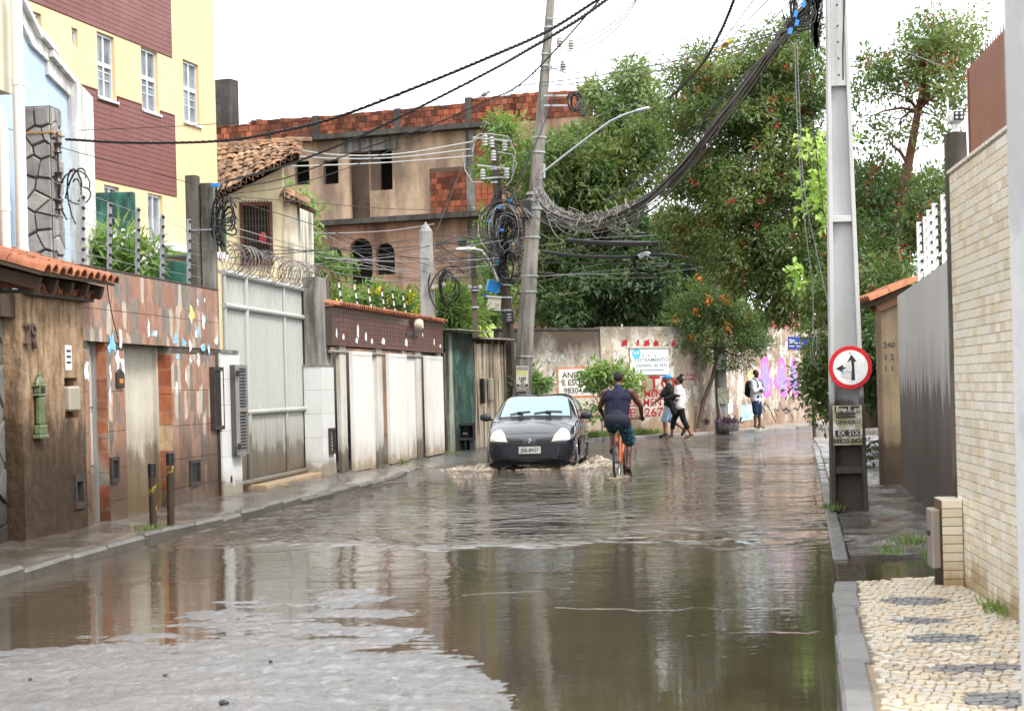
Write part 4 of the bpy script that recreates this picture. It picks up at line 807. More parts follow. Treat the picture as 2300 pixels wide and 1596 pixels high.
# ------------------------------------------------------------------ green wall, planked shed, black cabinet
gw_ = thing('green_wall', 'mossy dark green yard wall with a sheet roof beside the garages', 'wall', L4.mat())
teal = mat('peeling_teal_paint', (.035, .085, .066), .8, .6, 1.8, .5, 14, grime=.95, gcol=(.025, .025, .02), streak=(1.6, 1.6, 1), patch=.35, pcol=(.12, .25, .19), pscale=2.2)
a0, a1 = L4.u(1003, 870), L4.u(1064, 870); zg = L4.z(1035, 747)
MB().box(a0, a1, 0, .18, -.2, zg).build('wall', teal, gw_); MB().box(a0-.02, a0+.35, -.06, -.001, -.2, zg-.02).build('pier', mat('pale_mossy_pier', (.3, .32, .26), .85, .4, 2, .4, grime=.8), gw_)
MB().box(a0-.3, a1+.3, -.25, 2, zg+.03, zg+.06, R(math.radians(3), 'X')).build('roof_sheet', mat('fibre_cement_sheet', (.34, .31, .27), .9, .3, 2, .4, grime=.5), gw_)
sh = thing('plank_shed', 'shed of peeling weathered vertical planks behind the thin pole', 'shed', L4b.mat())
pk_m = mat('peeling_white_planks', (.58, .48, .36), .85, .35, 1.5, .5, 14, rnd=.3, grime=1., gcol=(.06, .045, .035), streak=(7, 7, .45))
c0_, c1_ = L4b.u(1066, 870), L4b.u(1139, 870); zsh = L4b.z(1100, 768); n_ = 11
for i in range(n_):
    x_ = c0_+(c1_-c0_)*i/n_; MB().box(x_+.006, x_+(c1_-c0_)/n_-.006, random.uniform(-.02, .0), .04, -.1, zsh+random.uniform(-.05, .03)).build('plank', pk_m, sh)
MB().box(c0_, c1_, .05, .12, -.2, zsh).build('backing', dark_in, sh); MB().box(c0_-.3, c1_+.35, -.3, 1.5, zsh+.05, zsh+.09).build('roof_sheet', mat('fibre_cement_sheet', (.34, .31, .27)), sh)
for i in range(4): MB().box(c0_+.1+i*.45, c0_+.18+i*.45, -.25, 1.2, zsh-.05, zsh+.048).build('rafter', wood_dark, sh)
u_, z_ = L4b.uz(1095, 875); MB().box(u_-.09, u_+.09, -.14, -.025, z_-.28, z_+.28).build('meter_case', mat('beige_meter_case', (.36, .32, .25)), sh, bevel=.03)
u_, z_ = L4b.uz(1079, 878); MB().box(u_-.06, u_+.06, -.1, -.025, z_-.3, z_+.3).build('cable_cover', black_pl, sh)
p_ = gnd(1041, 1007, .1); cbk = thing('open_cabinet', 'black open-fronted cabinet shell standing against the green wall', 'cabinet', T(p_.x-.05, p_.y-.15, .08) @ R(L4.a-1.05)); s_ = p_.y/4000
w2 = 27*s_; zz1 = 60*s_; q = MB(); wall_holes(q, -w2, w2, 22*s_, zz1, [(-w2+.04, w2-.06, 22*s_+.05, zz1-.06)], -.3, .15); q.build('shell', flat('black_cabinet', (.02, .02, .022), .45), cbk); MB().box(-w2+.03, w2-.03, .05, .1, 22*s_, zz1).build('back', flat('cabinet_back', (.03, .03, .035), .5), cbk)
MB().box(-w2+.05, -w2+.13, -.25, .1, 0, 22*s_).box(w2-.13, w2-.05, -.25, .1, 0, 22*s_).build('legs', flat('black_cabinet', (.02, .02, .022)), cbk); MB().box(w2-.25, w2-.12, -.02, .04, 22*s_+.13, 22*s_+.16).build('label', white_paint, cbk)
# ------------------------------------------------------------------ painted back wall
def m_backwall(name, base, dark, dz):
    n = NT(name); a = n.noise(1.1, 7, None, .62); b = n.noise(2.6, 8, (1, 1, .75), .72); st = n.noise(1, 8, (1.5, 1.5, .6), .68)
    col = n.mix(n.ramp(a, (.42, 0.), (.58, 1.)), base, tuple(x*.66 for x in base))
    col = n.mix(n.ramp(b, (.5, 0.), (.535, .9)), col, (.58, .55, .5)); col = n.mix(n.ramp(n.noise(9, 6, None, .7), (.57, 0.), (.61, .85)), col, (.2, .15, .10))
    zz = n.math('ADD', n.z(), n.math('MULTIPLY', n.math('SUBTRACT', st, .5), 2.2))
    col = n.mix(n.ramp(n.math('DIVIDE', n.math('SUBTRACT', zz, dz), 1.2), (.0, 0.), (.4, .6), (.75, 1.)), col, dark)      # mould running down from the top
    zl_ = n.math('ADD', n.z(), n.math('MULTIPLY', n.math('SUBTRACT', n.noise(2, 7, None, .65), .5), 1.8))
    col = n.mix(n.ramp(zl_, (.0, .85), (.3, .6), (.9, 0.)), col, (.23, .13, .07))
    n.bump(n.math('ADD', b, a), .5, .03); return n.done(col, .85)
bwl = thing('painted_wall', 'long peeling street wall with painted adverts and graffiti at the back', 'wall', L5.mat())
zw = L5.z(1300, 739); uj = L5.u(1351, 860); ue = L5.L
MB().box(0, uj-.004, .03, .25, -.2, zw-.02).build('wall_section', m_backwall('mouldy_brown_wall', (.56, .5, .4), (.07, .05, .035), 1.9), bwl); MB().box(uj, ue, 0, .25, -.2, zw+.06).build('wall_section', m_backwall('peeling_cream_wall', (.42, .35, .26), (.13, .115, .10), 2.55), bwl)
q5 = L5b.L; m5 = Matrix.Translation(L5.mat().inverted() @ L5b.mat().translation) @ R(L5b.a-L5.a)
MB().box(.0, q5, 0, .25, -.2, zw+.12).build('wall_section', m_backwall('peeling_beige_wall', (.4, .3, .22), (.26, .21, .16), 2.7), bwl, m5)
MB().box(-.05, uj, .0, .3, zw-.018, zw+.03).build('coping', slabm, bwl)
red_paint = mat('faded_red_paint', (.34, .028, .035), .8, .25, 5, .1, patch=.65, pcol=(.5, .38, .32), pscale=7, pt=.58); blk_paint = mat('faded_black_paint', (.05, .05, .055), .8, .3, 5, .1); whi_paint = mat('whitewash', (.68, .66, .61), .85, .2, 3, .1, patch=.5, pcol=(.45, .4, .33), pscale=4, pt=.57); or_paint = mat('orange_line_paint', (.55, .16, .07), .8, .3, 6, patch=.6, pcol=(.6, .45, .35), pscale=8)
def wtxt(L, mm, txt, px, py, hpx, wpx, m, par, y_=-.006, off=None, base=None):
    """paint a word centred on the photograph's (px,py), hpx tall and wpx wide, on wall L"""
    u_, z_ = L.uz(px, py); h_ = abs(L.z(px, py-hpx/2)-L.z(px, py+hpx/2)); w_ = abs(L.u(px+wpx/2, py)-L.u(px-wpx/2, py))
    o = text(txt, h_*1.38, m, 'painted_word', par, (base or Matrix()) @ T(u_, y_, z_), .0012, 1., .012)
    cw_ = max(v.co.x for v in o.data.vertices)-min(v.co.x for v in o.data.vertices)
    o.matrix_basis = (base or Matrix()) @ T(u_, y_, z_) @ R(math.pi/2, 'X') @ S(w_/cw_, 1, 1); return o
f0, f1, f2, f3 = L5.rect(1256, 828, 1347, 888)
MB().box(f0, f1, .024, .0295, f2, f3).build('painted_panel', whi_paint, bwl)
for q in ((f0, f1, f3, f3+.05), (f0, f1, f2-.05, f2), (f0-.05, f0, f2-.05, f3+.05)): MB().box(q[0], q[1], .022, .0292, q[2], q[3]).build('painted_line', or_paint, bwl)
wtxt(L5, bwl, 'ANDAIMES', 1305, 842, 13, 82, blk_paint, bwl, .021); wtxt(L5, bwl, 'E ESCORAS', 1305, 859, 13, 82, blk_paint, bwl, .021); wtxt(L5, bwl, '98304-9615', 1307, 877, 13, 78, blk_paint, bwl, .021)
wtxt(L5, bwl, 'LOTO', 1458, 864, 36, 118, red_paint, bwl); wtxt(L5, bwl, 'DOMENTO', 1465, 884, 17, 100, red_paint, bwl); wtxt(L5, bwl, 'ESAMENTO', 1463, 904, 17, 104, red_paint, bwl); wtxt(L5, bwl, 'F.3267.7.', 1465, 926, 20, 100, red_paint, bwl)
wtxt(L5, bwl, 'LUA', 1245, 805, 16, 60, mat('faded_grey_paint', (.32, .34, .33), .85, .2, 6, patch=.8, pcol=(.6, .56, .5), pscale=8), bwl, .026); wtxt(L5, bwl, 'TAQUARA', 1545, 842, 7, 36, red_paint, bwl); wtxt(L5, bwl, 'VENDEMOS', 1545, 851, 7, 36, red_paint, bwl)
for i, (x_, w_) in enumerate(((1402, 9), (1432, 5), (1452, 9), (1473, 8), (1512, 5))):
    u_, z_ = L5.uz(x_, 770); s_ = .012; MB().prism([(u_-w_*s_, z_-.09), (u_+w_*s_, z_-.07), (u_+w_*s_*.8, z_+.1), (u_-w_*s_*.5, z_+.06)], -.004, -.001).build('painted_mark', red_paint, bwl)
bd = thing('notice_board', 'white notice board with a round blue emblem fixed to the painted wall', 'sign', L5.mat())
b0, b1, b2, b3 = L5.rect(1414, 782, 1500, 841)
MB().box(b0, b1, -.03, -.008, b2, b3).build('board', mat('white_board', (.72, .75, .77), .5, .12, 2, .05, grime=.15, gcol=(.4, .4, .38)), bd); MB().box(b0-.02, b1+.02, -.06, -.0, b3, b3+.04).build('top_batten', mat('pale_wood', (.5, .46, .38), .8, .2, 6), bd)
bt_ = flat('board_grey_ink', (.2, .24, .28)); bl_ = mat('blue_emblem', (.08, .45, .75), .5, .1)
for tx, px_, py_, hp, wp in (('LOTEAMENTO', 1462, 808, 8, 74), ('Caminho do SOL', 1462, 820, 8, 72)): wtxt(L5, bd, tx, px_, py_, hp, wp, bt_, bd, -.034)
u_, z_ = L5.uz(1428, 794); MB().lathe([(.14, 0), (.14, .004)], 20, T(u_, -.031, z_) @ R(math.pi/2, 'X')).build('emblem', bl_, bd)
for k in (-.05, .05): MB().lathe([(.03, 0), (.03, .003)], 10, T(u_+k, -.036, z_+.02) @ R(math.pi/2, 'X') @ S(1, 1.5, 1)).build('emblem_face', mat('pale_blue', (.55, .75, .85), .5), bd)
for x_ in (1443, 1455, 1470): u_, z_ = L5.uz(x_, 799); MB().lathe([(.026, 0), (.026, .003)], 10, T(u_, -.031, z_) @ R(math.pi/2, 'X')).build('hole', flat('board_hole', (.15, .14, .12)), bd)
u_, z_ = L5.uz(1462, 831); MB().prism([(u_-.42, z_), (u_-.34, z_-.04), (u_-.34, z_-.015), (u_+.42, z_-.015), (u_+.42, z_+.015), (u_-.34, z_+.015), (u_-.34, z_+.04)], -.034, -.0305).build('arrow', bt_, bd)
# graffiti on the far section
LQ = L5b; lav = mat('lavender_spray', (.33, .26, .6), .8, .15, 4, .05, patch=.35, pcol=(.6, .5, .75), pscale=5); pnk = mat('pink_spray', (.8, .17, .5), .8, .15, 4, .05)
def blob(c, sx, sz, grow):
    o = [(-.5, 0), (-.95, .15), (-1, .55), (-.6, .75), (-.45, .7), (-.42, 1.6), (-.2, 2.), (.15, 2.), (.38, 1.6), (.36, .75), (.65, .5), (.75, .0), (.5, -.55), (.1, -.75), (-.25, -.5)]
    cx_, cz_ = -.05, .55; return [(c[0]+sx*(cx_+(x-cx_)*grow), c[1]+sz*(cz_+(z-cz_)*grow)) for x, z in o]
def smooth_poly(p_, n_=3):
    for _ in range(n_): p_ = [q for i in range(len(p_)) for q in ((p_[i][0]*.75+p_[(i+1) % len(p_)][0]*.25, p_[i][1]*.75+p_[(i+1) % len(p_)][1]*.25), (p_[i][0]*.25+p_[(i+1) % len(p_)][0]*.75, p_[i][1]*.25+p_[(i+1) % len(p_)][1]*.75))]
    return p_
for px_, wpx in ((1719, 26), (1757, 24), (1784, 18)):
    u_, z_ = LQ.uz(px_, 868); w_ = abs(LQ.u(px_+wpx*.75, 868)-LQ.u(px_-wpx*.75, 868))/2; h_ = .42
    MB().prism(smooth_poly(blob((u_, z_), w_, h_, 1.12)), -.005, -.001).build('graffiti', pnk, bwl, m5); MB().prism(smooth_poly(blob((u_, z_), w_, h_, .84)), -.009, -.0055).build('graffiti', lav, bwl, m5)
sc_ = [(1720, 925), (1712, 914), (1718, 905), (1727, 915), (1742, 948), (1746, 935), (1738, 918), (1748, 922), (1752, 905), (1758, 922), (1768, 915), (1772, 924), (1764, 928), (1760, 918), (1775, 922), (1780, 940), (1782, 915), (1792, 920), (1797, 912)]
MB().tube([LQ.uz(*p_)[:1]+(-.004,)+LQ.uz(*p_)[1:] for p_ in sc_], .03, 5).build('graffiti_scrawl', blk_paint, bwl, m5 @ S(1, .15, 1))
for x0, y0, x1, y1, mm in ((1664, 905, 1712, 944, mat('torn_blue_posters', (.5, .6, .63), .8, .4, 6, .2, patch=.9, pcol=(.2, .42, .55), pscale=8, pt=.5)), (1680, 833, 1692, 850, yel_p), (1655, 850, 1664, 880, paper), (1634, 895, 1646, 930, paper)):
    a_, b_, c_, d_ = LQ.rect(x0, y0, x1, y1); MB().prism([(a_, c_), (b_, c_+.06), (b_-.05, d_), (a_+.04, d_-.05)], -.004, -.001).build('torn_poster', mm, bwl, m5)
a_, b_, c_, d_ = LQ.rect(1742, 718, 1800, 745); MB().box(a_, b_, -.004, .2, zw+.13, zw+.6).build('pink_upper_wall', mat('pink_render', (.6, .2, .2), .85, .3, 3, .3, grime=.3), bwl, m5)
ss = thing('street_name_sign', 'blue street name plate with white lettering on the painted wall', 'sign', LQ.mat()); a_, b_, c_, d_ = LQ.rect(1770, 757, 1834, 784)
MB().box(a_, b_, -.03, -.012, c_, d_).build('plate', flat('sign_blue', (.012, .035, .3), .4), ss)
MB().box(a_, b_, -.034, -.0305, c_+.08, c_+.1).build('stripe', white_paint, ss)
for tx, px_, py_, hp, wp in (('Rua', 1777, 764, 5, 12), ('Alberto Vita', 1786, 770, 5, 30)): wtxt(LQ, ss, tx, px_, py_, hp, wp, white_paint, ss, -.034)
# ------------------------------------------------------------------ beige tiled wall at the right
bt = thing('beige_tiled_wall', 'tall wall of beige brick tiles beside the mosaic pavement', 'wall', LR.mat())
zr_ = LR.z(2143, 382); MB().box(-.02, 5.2, .01, .25, -.2, zr_).build('wall_core', mat('grey_grout', (.6, .56, .48), .85, .3), bt)
bcol = [mat('beige_tile_%d' % i, c_, .28, .1, 9, .05, rnd=.12, mud=.3, mudw=.5, mcol=(.42, .27, .1)) for i, c_ in enumerate(((.76, .69, .55), (.74, .66, .5), (.78, .73, .63), (.7, .6, .44)))]
th, tl = .0585, .16; rows_ = int((zr_-.05)/th); restb = [MB() for _ in bcol]; cells = []
for i in range(rows_):
    for j in range(int(5.1/tl)): cells.append((j, i))
cells.sort(key=lambda c_: (not (.9 < c_[0]*tl < 2.2 and c_[1]*th < 1.45), abs(c_[0]*tl-1.7))); k = 0
tms = [MB().box(.0015, tl-.0015, 0, .009, .002, th-.002).mesh('wall_tile', m_) for m_ in bcol]; prev = {}
for n_, (j, i) in enumerate(cells):
    c_ = random.choices(range(4), (4, 3, 4, 2))[0]
    if n_ < 300: inst('wall_tile', tms[c_], bt, T(j*tl, random.uniform(-.0015, 0), .05+i*th))
    else: restb[c_].box(j*tl+.0015, (j+1)*tl-.0015, random.uniform(-.0015, 0), .009, .05+i*th+.002, .05+(i+1)*th-.002)
for c_, m_ in enumerate(restb): tag(m_.build('wall_tiles', bcol[c_], bt), kind='stuff')
MB().box(-.04, 5.2, -.012, .25, zr_, zr_+.02).build('coping', bcol[2], bt)
u_ = LR.u(2168, 1335); mp = thing('meter_pier', 'short beige tiled pier with a steel meter door at the wall foot', 'pier', LR.mat(u_-.35))
MB().box(0, .342, -.14, -.0, -.1, .66).build('core', mat('brown_grout', (.12, .07, .03), .8), mp)
for i in range(10):
    MB().box(.343, .35, -.138, -.004, .08+i*.059, .08+(i+1)*.059-.004).build('tile', bcol[(0, 1, 3)[i % 3]], mp, bevel=.003)
for i in range(3): MB().box(i*.115+.002, (i+1)*.115-.002, -.138, -.004, .661, .668).build('tile', bcol[0], mp)
MB().box(.03, .3, -.2, -.141, .2, .6).build('meter_door', mat('dull_steel', (.3, .26, .22), .4, .2, 5, .1, metal=.5), mp, bevel=.008); MB().box(.28, .31, -.19, -.142, .02, .2).build('conduit', dark_metal, mp); MB().box(.1, .2, -.212, -.2, .42, .45).build('handle', dark_metal, mp)
fn = thing('metal_fence', 'brown ribbed sheet metal fence with spikes above the beige wall', 'fence', LR.mat(0, .12))
s0, _ = LR.uz(2181, 250, -.14); z0f = LR.uz(2181, 150, -.14)[1]; brn = mat('brown_painted_sheet', (.24, .095, .045), .45, .08, 1.2, .03, grime=.08, gcol=(.1, .04, .02))
corrugated(MB(), s0, 5.2, zr_-.02, z0f, .02, .055, .012).build('ribbed_sheet', brn, fn); MB().box(s0-.02, s0+.01, 0, .05, zr_, z0f).build('end_post', brn, fn)
for i in range(40): MB().tube([(s0+.06+i*.09, .02, z0f), (s0+.06+i*.09, .02, z0f+.075)], [.006, .001], 4).build('spike', dark_metal, fn)
Yc = 12.25; a, b = at(2144, 380, Yc), at(2181, 290, Yc)
cp = thing('corner_post', 'dark square brick post at the end of the brown metal fence', 'post', T((a.x+b.x)/2, Yc+.2, 0)); MB().box(-(b.x-a.x)/2, (b.x-a.x)/2, -.08, .08, 0, b.z).build('shaft', pst, cp)
c_ = at(2162, 255, Yc); cm = thing('security_camera', 'white bullet security camera with four lamps on the dark post', 'camera', T(c_.x, Yc+.16, c_.z))
MB().box(-.042, .042, -.06, .12, -.035, .04).build('housing', white_paint, cm, bevel=.012, smooth=40); MB().box(-.037, .037, -.066, -.058, -.03, .033).build('face', black_pl, cm, bevel=.003)
for x_ in (-.017, .017):
    for z_ in (-.012, .016): MB().lathe([(.009, 0), (.009, .004)], 10, T(x_, -.066, z_) @ R(math.pi/2, 'X')).build('lamp', flat('lens_white', (.6, .6, .62), .2), cm)
MB().tube([(0, .03, -.03), (0, .03, -.1)], [.014, .03], 8).build('bracket', white_paint, cm); MB().tube([(-.05, .05, -.02), (-.05, .05, .14)], .007, 6).build('antenna', white_paint, cm)
# ------------------------------------------------------------------ grey rendered wall with fence posts
gwl = thing('grey_wall', 'smooth grey cement wall with brown splash stains beyond the beige wall', 'wall', LRg.mat())
gm_ = mat('grey_cement_render', (.46, .455, .44), .75, .12, .5, .06, 12, grime=.25, gcol=(.3, .28, .25), streak=(.7, .7, .3), mud=1.5, mudw=.9, mcol=(.09, .066, .048)); gm2 = mat('pale_cement', (.42, .43, .43), .7, .12, 1, .1, grime=.15, gcol=(.3, .3, .3), mud=.4, mcol=(.12, .1, .08))
zg_ = (LRg.z(2012, 668)+LRg.z(2120, 590))/2; MB().box(0, LRg.L-.5, 0, .2, -.2, zg_).build('wall', gm_, gwl); u_ = LRg.u(2120, 800); MB().box(LRg.L-.499, LRg.L+.0, -.02, .25, -.2, LRg.z(2137, 520)).build('end_pier', gm2, gwl)
for i, (x_, y_) in enumerate(((2047, 496), (2061, 484), (2069, 468), (2081, 453), (2100, 433), (2116, 414))):
    u_ = LRg.u(x_, 600); fence_post('fence_post', ('farthest', 'second farthest', 'third farthest', 'third nearest', 'second nearest', 'nearest')[i]+' white electric fence post on the grey cement wall', 'electric fence posts on the grey wall', LRg.w(u_, .1, zg_), LRg.z(x_, y_)-zg_, .0, white_paint, 7, .028, .6)
# tan gate pier with stencilled numbers and a little tile roof, dark gate beyond
Yt = 24.3; a, b = at(1984, 900, Yt), at(2012, 900, Yt); zt = at(1990, 672, Yt).z
tp = thing('gate_pier', 'tan plastered gate pier with stencilled numbers under a small tile roof', 'pier', T(a.x, Yt, 0)); tan_m = mat('tan_plaster', (.27, .2, .13), .85, .25, 3, .3, grime=.4, mud=.7, mcol=(.06, .04, .025))
MB().box(0, b.x-a.x+.3, 0, .4, -.2, zt).build('pier', tan_m, tp)
for tx, py_ in (('240', 775), ('1 2', 802), ('1 1', 828)): p_ = at(1997, py_, Yt); text(tx, .11, blk_paint, 'stencil_number', tp, T(p_.x-a.x, -.004, p_.z), .001)
rs = [(at(1948, 672, Yt).x-a.x, at(1948, 672, Yt).z), (at(2043, 632, Yt).x-a.x, at(2043, 632, Yt).z)]; ang = math.atan2(rs[1][1]-rs[0][1], rs[1][0]-rs[0][0]); ln = math.hypot(rs[1][0]-rs[0][0], rs[1][1]-rs[0][1])
for i in range(6):
    for c_ in range(2): inst('roof_tile', barrel(clay, .45, .085), tp, T(rs[0][0]+c_*.3*math.cos(ang), -.12+i*.17, rs[0][1]+c_*.3*math.sin(ang)-.03) @ R(-ang, 'Y') @ R(-math.pi/2))
MB().box(.05, ln, -.1, .85, -.1, -.03, R(-ang, 'Y')).build('roof_board', wood_dark, tp, T(rs[0][0], 0, rs[0][1]-.02))
for y_ in (-.05, .4): MB().box(.08, ln-.05, y_, y_+.07, -.2, -.101, R(-ang, 'Y')).build('rafter', mat('brown_timber', (.2, .11, .06), .7), tp, T(rs[0][0], 0, rs[0][1]-.02))
LX = Line((8.6, 41.5), (5.75, 25.6)); one('yard_wall', mat('dark_plaster_wall', (.16, .14, .12), .85, .3, 2, .3, grime=.6, mud=.6), 'dark low yard wall half covered by hanging leaves at the right', 'wall', MB().box(0, LX.L, 0, .2, -.2, 2.3), LX.mat())
one('steel_gate', mat('dark_grey_gate', (.08, .08, .085), .5, .2), 'narrow dark steel gate panel beside the tan gate pier', 'gate', MB().box(0, 1.1, -.05, -.01, .02, 1.25).box(.05, 1.05, -.065, -.05, .1, .6).box(.05, 1.05, -.065, -.05, .68, 1.18), LX.mat(LX.L-1.2, -.01))
# ------------------------------------------------------------------ concrete light pole with the traffic sign
Yp = 19.95; pc = mat('pale_precast_concrete', (.5, .5, .49), .75, .1, 1.6, .25, 40, grime=.12, gcol=(.33, .33, .32), streak=(6, 6, .5), mud=1.3, mudw=.28, mcol=(.075, .052, .034))
base = gnd(1912, 1142, .05); top = at(1876, 0, Yp)
hp = 8.6
pole = thing('concrete_pole', 'pale precast concrete utility pole with ladder recesses carrying the round sign', 'utility pole', T(base.x, Yp, 0) @ R(-.1))
hw = lambda z: .205-.0165*z          # half width, tapering
hd = lambda z: .15-.008*z
def taper(mb, xa, xb, ya, yb, z0, z1):
    v = []
    for z in (z0, z1): v += [(xa(z), ya(z), z), (xb(z), ya(z), z), (xb(z), yb(z), z), (xa(z), yb(z), z)]
    return mb.add(v, [(3, 2, 1, 0), (4, 5, 6, 7), (0, 1, 5, 4), (1, 2, 6, 5), (2, 3, 7, 6), (3, 0, 4, 7)])
fl = lambda z: .052-.002*z; zz = lambda py: at(1890, py, Yp).z
for s_ in (-1, 1):
    taper(MB(), (lambda z: -hw(z)) if s_ < 0 else (lambda z: hw(z)-fl(z)), (lambda z: -hw(z)+fl(z)) if s_ < 0 else (lambda z: hw(z)), lambda z: -hd(z), lambda z: hd(z), -.2, hp).build('flange', pc, pole, bevel=.006)
taper(MB(), lambda z: -hw(z)+fl(z), lambda z: hw(z)-fl(z), lambda z: -.02, lambda z: .03, -.2, hp).build('web', pc, pole)
for z0, z1 in ((zz(1062), zz(1046)), (zz(500), zz(486)), (zz(196), hp)):
    taper(MB(), lambda z: -hw(z)+fl(z), lambda z: hw(z)-fl(z), lambda z: -hd(z)+.01, lambda z: -.02, z0, z1).build('rib', pc, pole, bevel=.004)
for py_ in (62, 98, 135, 172, 15): MB().lathe([(.011, 0), (.011, .004)], 8, T(.005, -hd(zz(py_))+.01, zz(py_)) @ R(math.pi/2, 'X')).build('bolt_hole', black_pl, pole)
MB().tube([(.045, -.15, zz(185)), (.05, -.15, zz(120)), (.075, -.16, zz(30)), (.1, -.16, zz(-60))], .009, 6).build('earth_wire', cable_m, pole)
pos_m = mat('yellow_black_poster', (.44, .42, .24), .6, .25, 5, .15, patch=.85, pcol=(.7, .69, .64), pscale=5, pt=.5); ink = flat('poster_ink', (.02, .02, .02))
px0, px1, pz0, pz1 = -.165, .155, zz(998), zz(910)
ps = MB().grid([[(px0+(px1-px0)*i/14, -.162-.012*math.sin(i*1.1+j*.7)*random.random(), pz0+(pz1-pz0)*j/10) for i in range(15)] for j in range(11)]).build('poster', pos_m, pole, smooth=60)
for tx, f_, sz in (('Emp.E..go', .90, .07), ('DINHEIRO', .58, .06), ('EX  21X', .3, .07), ('98820-8820', .1, .075)):
    z_ = pz0+(pz1-pz0)*f_; dk = f_ > .8 or .2 < f_ < .5
    if dk: MB().box(px0+.02, px1-.03, -.18, -.177, z_-.03, z_+.035).build('poster_bar', ink, ps)
    text(tx, sz, flat('poster_cream', (.6, .58, .5)) if dk else ink, 'poster_word', ps, T(0, -.183, z_), .001, .95, .02)
for f_ in (.76, .69): MB().box(px0+.03, px1-.08, -.18, -.178, pz0+(pz1-pz0)*f_, pz0+(pz1-pz0)*f_+.02).build('poster_line', ink, ps)
tangle(MB(), (-.28, -.1, zz(765)), .17, 5, .003, drop=.16).build('wire_loops', mat('pale_wire', (.2, .2, .19), .5), pole, smooth=60)
sgn = thing('traffic_sign', 'round white traffic sign with red rim and two black arrows on the pole', 'sign', T(at(1910, 825, Yp-.2).x, Yp-.2, at(1910, 825, Yp-.2).z) @ R(-.06)); Rr = .24
MB().lathe([(Rr-.002, .0), (Rr, .003), (Rr-.002, .006)], 48, R(math.pi/2, 'X')).build('plate', flat('sign_red', (.62, .012, .02), .35), sgn, smooth=30)
MB().lathe([(Rr*.8, 0), (Rr*.8, .002)], 48, T(0, -.0065, 0) @ R(math.pi/2, 'X')).build('face', flat('sign_white', (.8, .8, .79), .35), sgn)
k = Rr/125; sg = lambda pts: [((x-348)*k, (687-y)*k) for x, y in pts]
MB().prism(sg([(352, 762), (373, 760), (370, 655), (384, 653), (355, 612), (330, 656), (349, 655)]), -.0105, -.009).build('arrow', ink, sgn); MB().prism(sg([(265, 692), (308, 668), (306, 683), (335, 686), (332, 698), (304, 700), (308, 716)]), -.0105, -.009).build('arrow', ink, sgn)
MB().prism(sg([(318, 664), (352, 645), (356, 690), (350, 752), (322, 745), (292, 738), (306, 712), (300, 700), (322, 690)]), -.0115, -.0108).build('torn_sticker', mat('torn_grey_sticker', (.62, .6, .56), .6, .15, 20), sgn)
u_ = sg([(323, 715)])[0]; text('C F4', .055, flat('sticker_blue', (.1, .35, .6)), 'sticker_word', sgn, T(u_[0], -.0125, u_[1]), .0006)
for y_ in (604, 795): MB().lathe([(.008, 0), (.006, .005)], 8, T(*[(sg([(347, y_)])[0][0]), -.0085, sg([(347, y_)])[0][1]]) @ R(math.pi/2, 'X')).build('bolt', dark_metal, sgn)
for z_ in (-.13, .13): MB().box(-.2, .2, .004, .03, z_-.015, z_+.015).build('strap', alu, sgn)
# out-of-focus pole at the right picture edge
ne = at(2298, 860, 5.2); npole = thing('concrete_pole', 'whitish concrete pole with torn posters cut off at the right picture edge', 'utility pole', T(ne.x, 5.2, 0)); MB().box(0, .26, -.12, .12, -.2, 7).build('shaft', mat('whitish_concrete', (.6, .6, .6), .8, .15, 1.2, .2, patch=.6, pcol=(.4, .4, .41), pscale=.9), npole, bevel=.02)
MB().box(-.006, .2, -.128, -.1205, .75, 1.42).build('poster', mat('newsprint_poster', (.5, .5, .4), .7, .5, 9, .1, patch=.9, pcol=(.06, .06, .06), pscale=14, pt=.5), npole)
# ------------------------------------------------------------------ foliage
def m_leaf(name, c1, c2, c3=None, tr=.35, rough=.45):
    ds = lambda c: tuple(1.3*x*.72+1.3*.28*(c[0]*.4+c[1]*.6)*q for x, q in zip(c, (1.05, .95, .75))); c1, c2 = ds(c1), ds(c2); c3 = ds(c3) if c3 else None
    n = NT(name); f = n.noise(7, 2); g = n.noise(.8, 3); oi = n.add('NewGeometry')
    col = n.mix(n.ramp(f, (.35, 0.), (.65, 1.)), c1, c2); col = n.mix(n.ramp(g, (.45, 0.), (.7, .8)), col, c3 or c2)
    n.done(col, rough, Specular_IOR_Level=.4)
    t = n.add('BsdfTranslucent', {'Color': n.mix(1, col, (1.4, 1.5, .7), 'MULTIPLY')}); ms = n.add('MixShader', {0: tr, 1: n.b.outputs[0], 2: t.outputs[0]}); n.lk(ms.outputs[0], n.out.inputs[0]); return n.m
bark = mat('grey_brown_bark', (.12, .09, .065), .9, .4, 6, .7, 18); bark_r = mat('reddish_bark', (.15, .075, .05), .85, .35, 6, .5, 18)
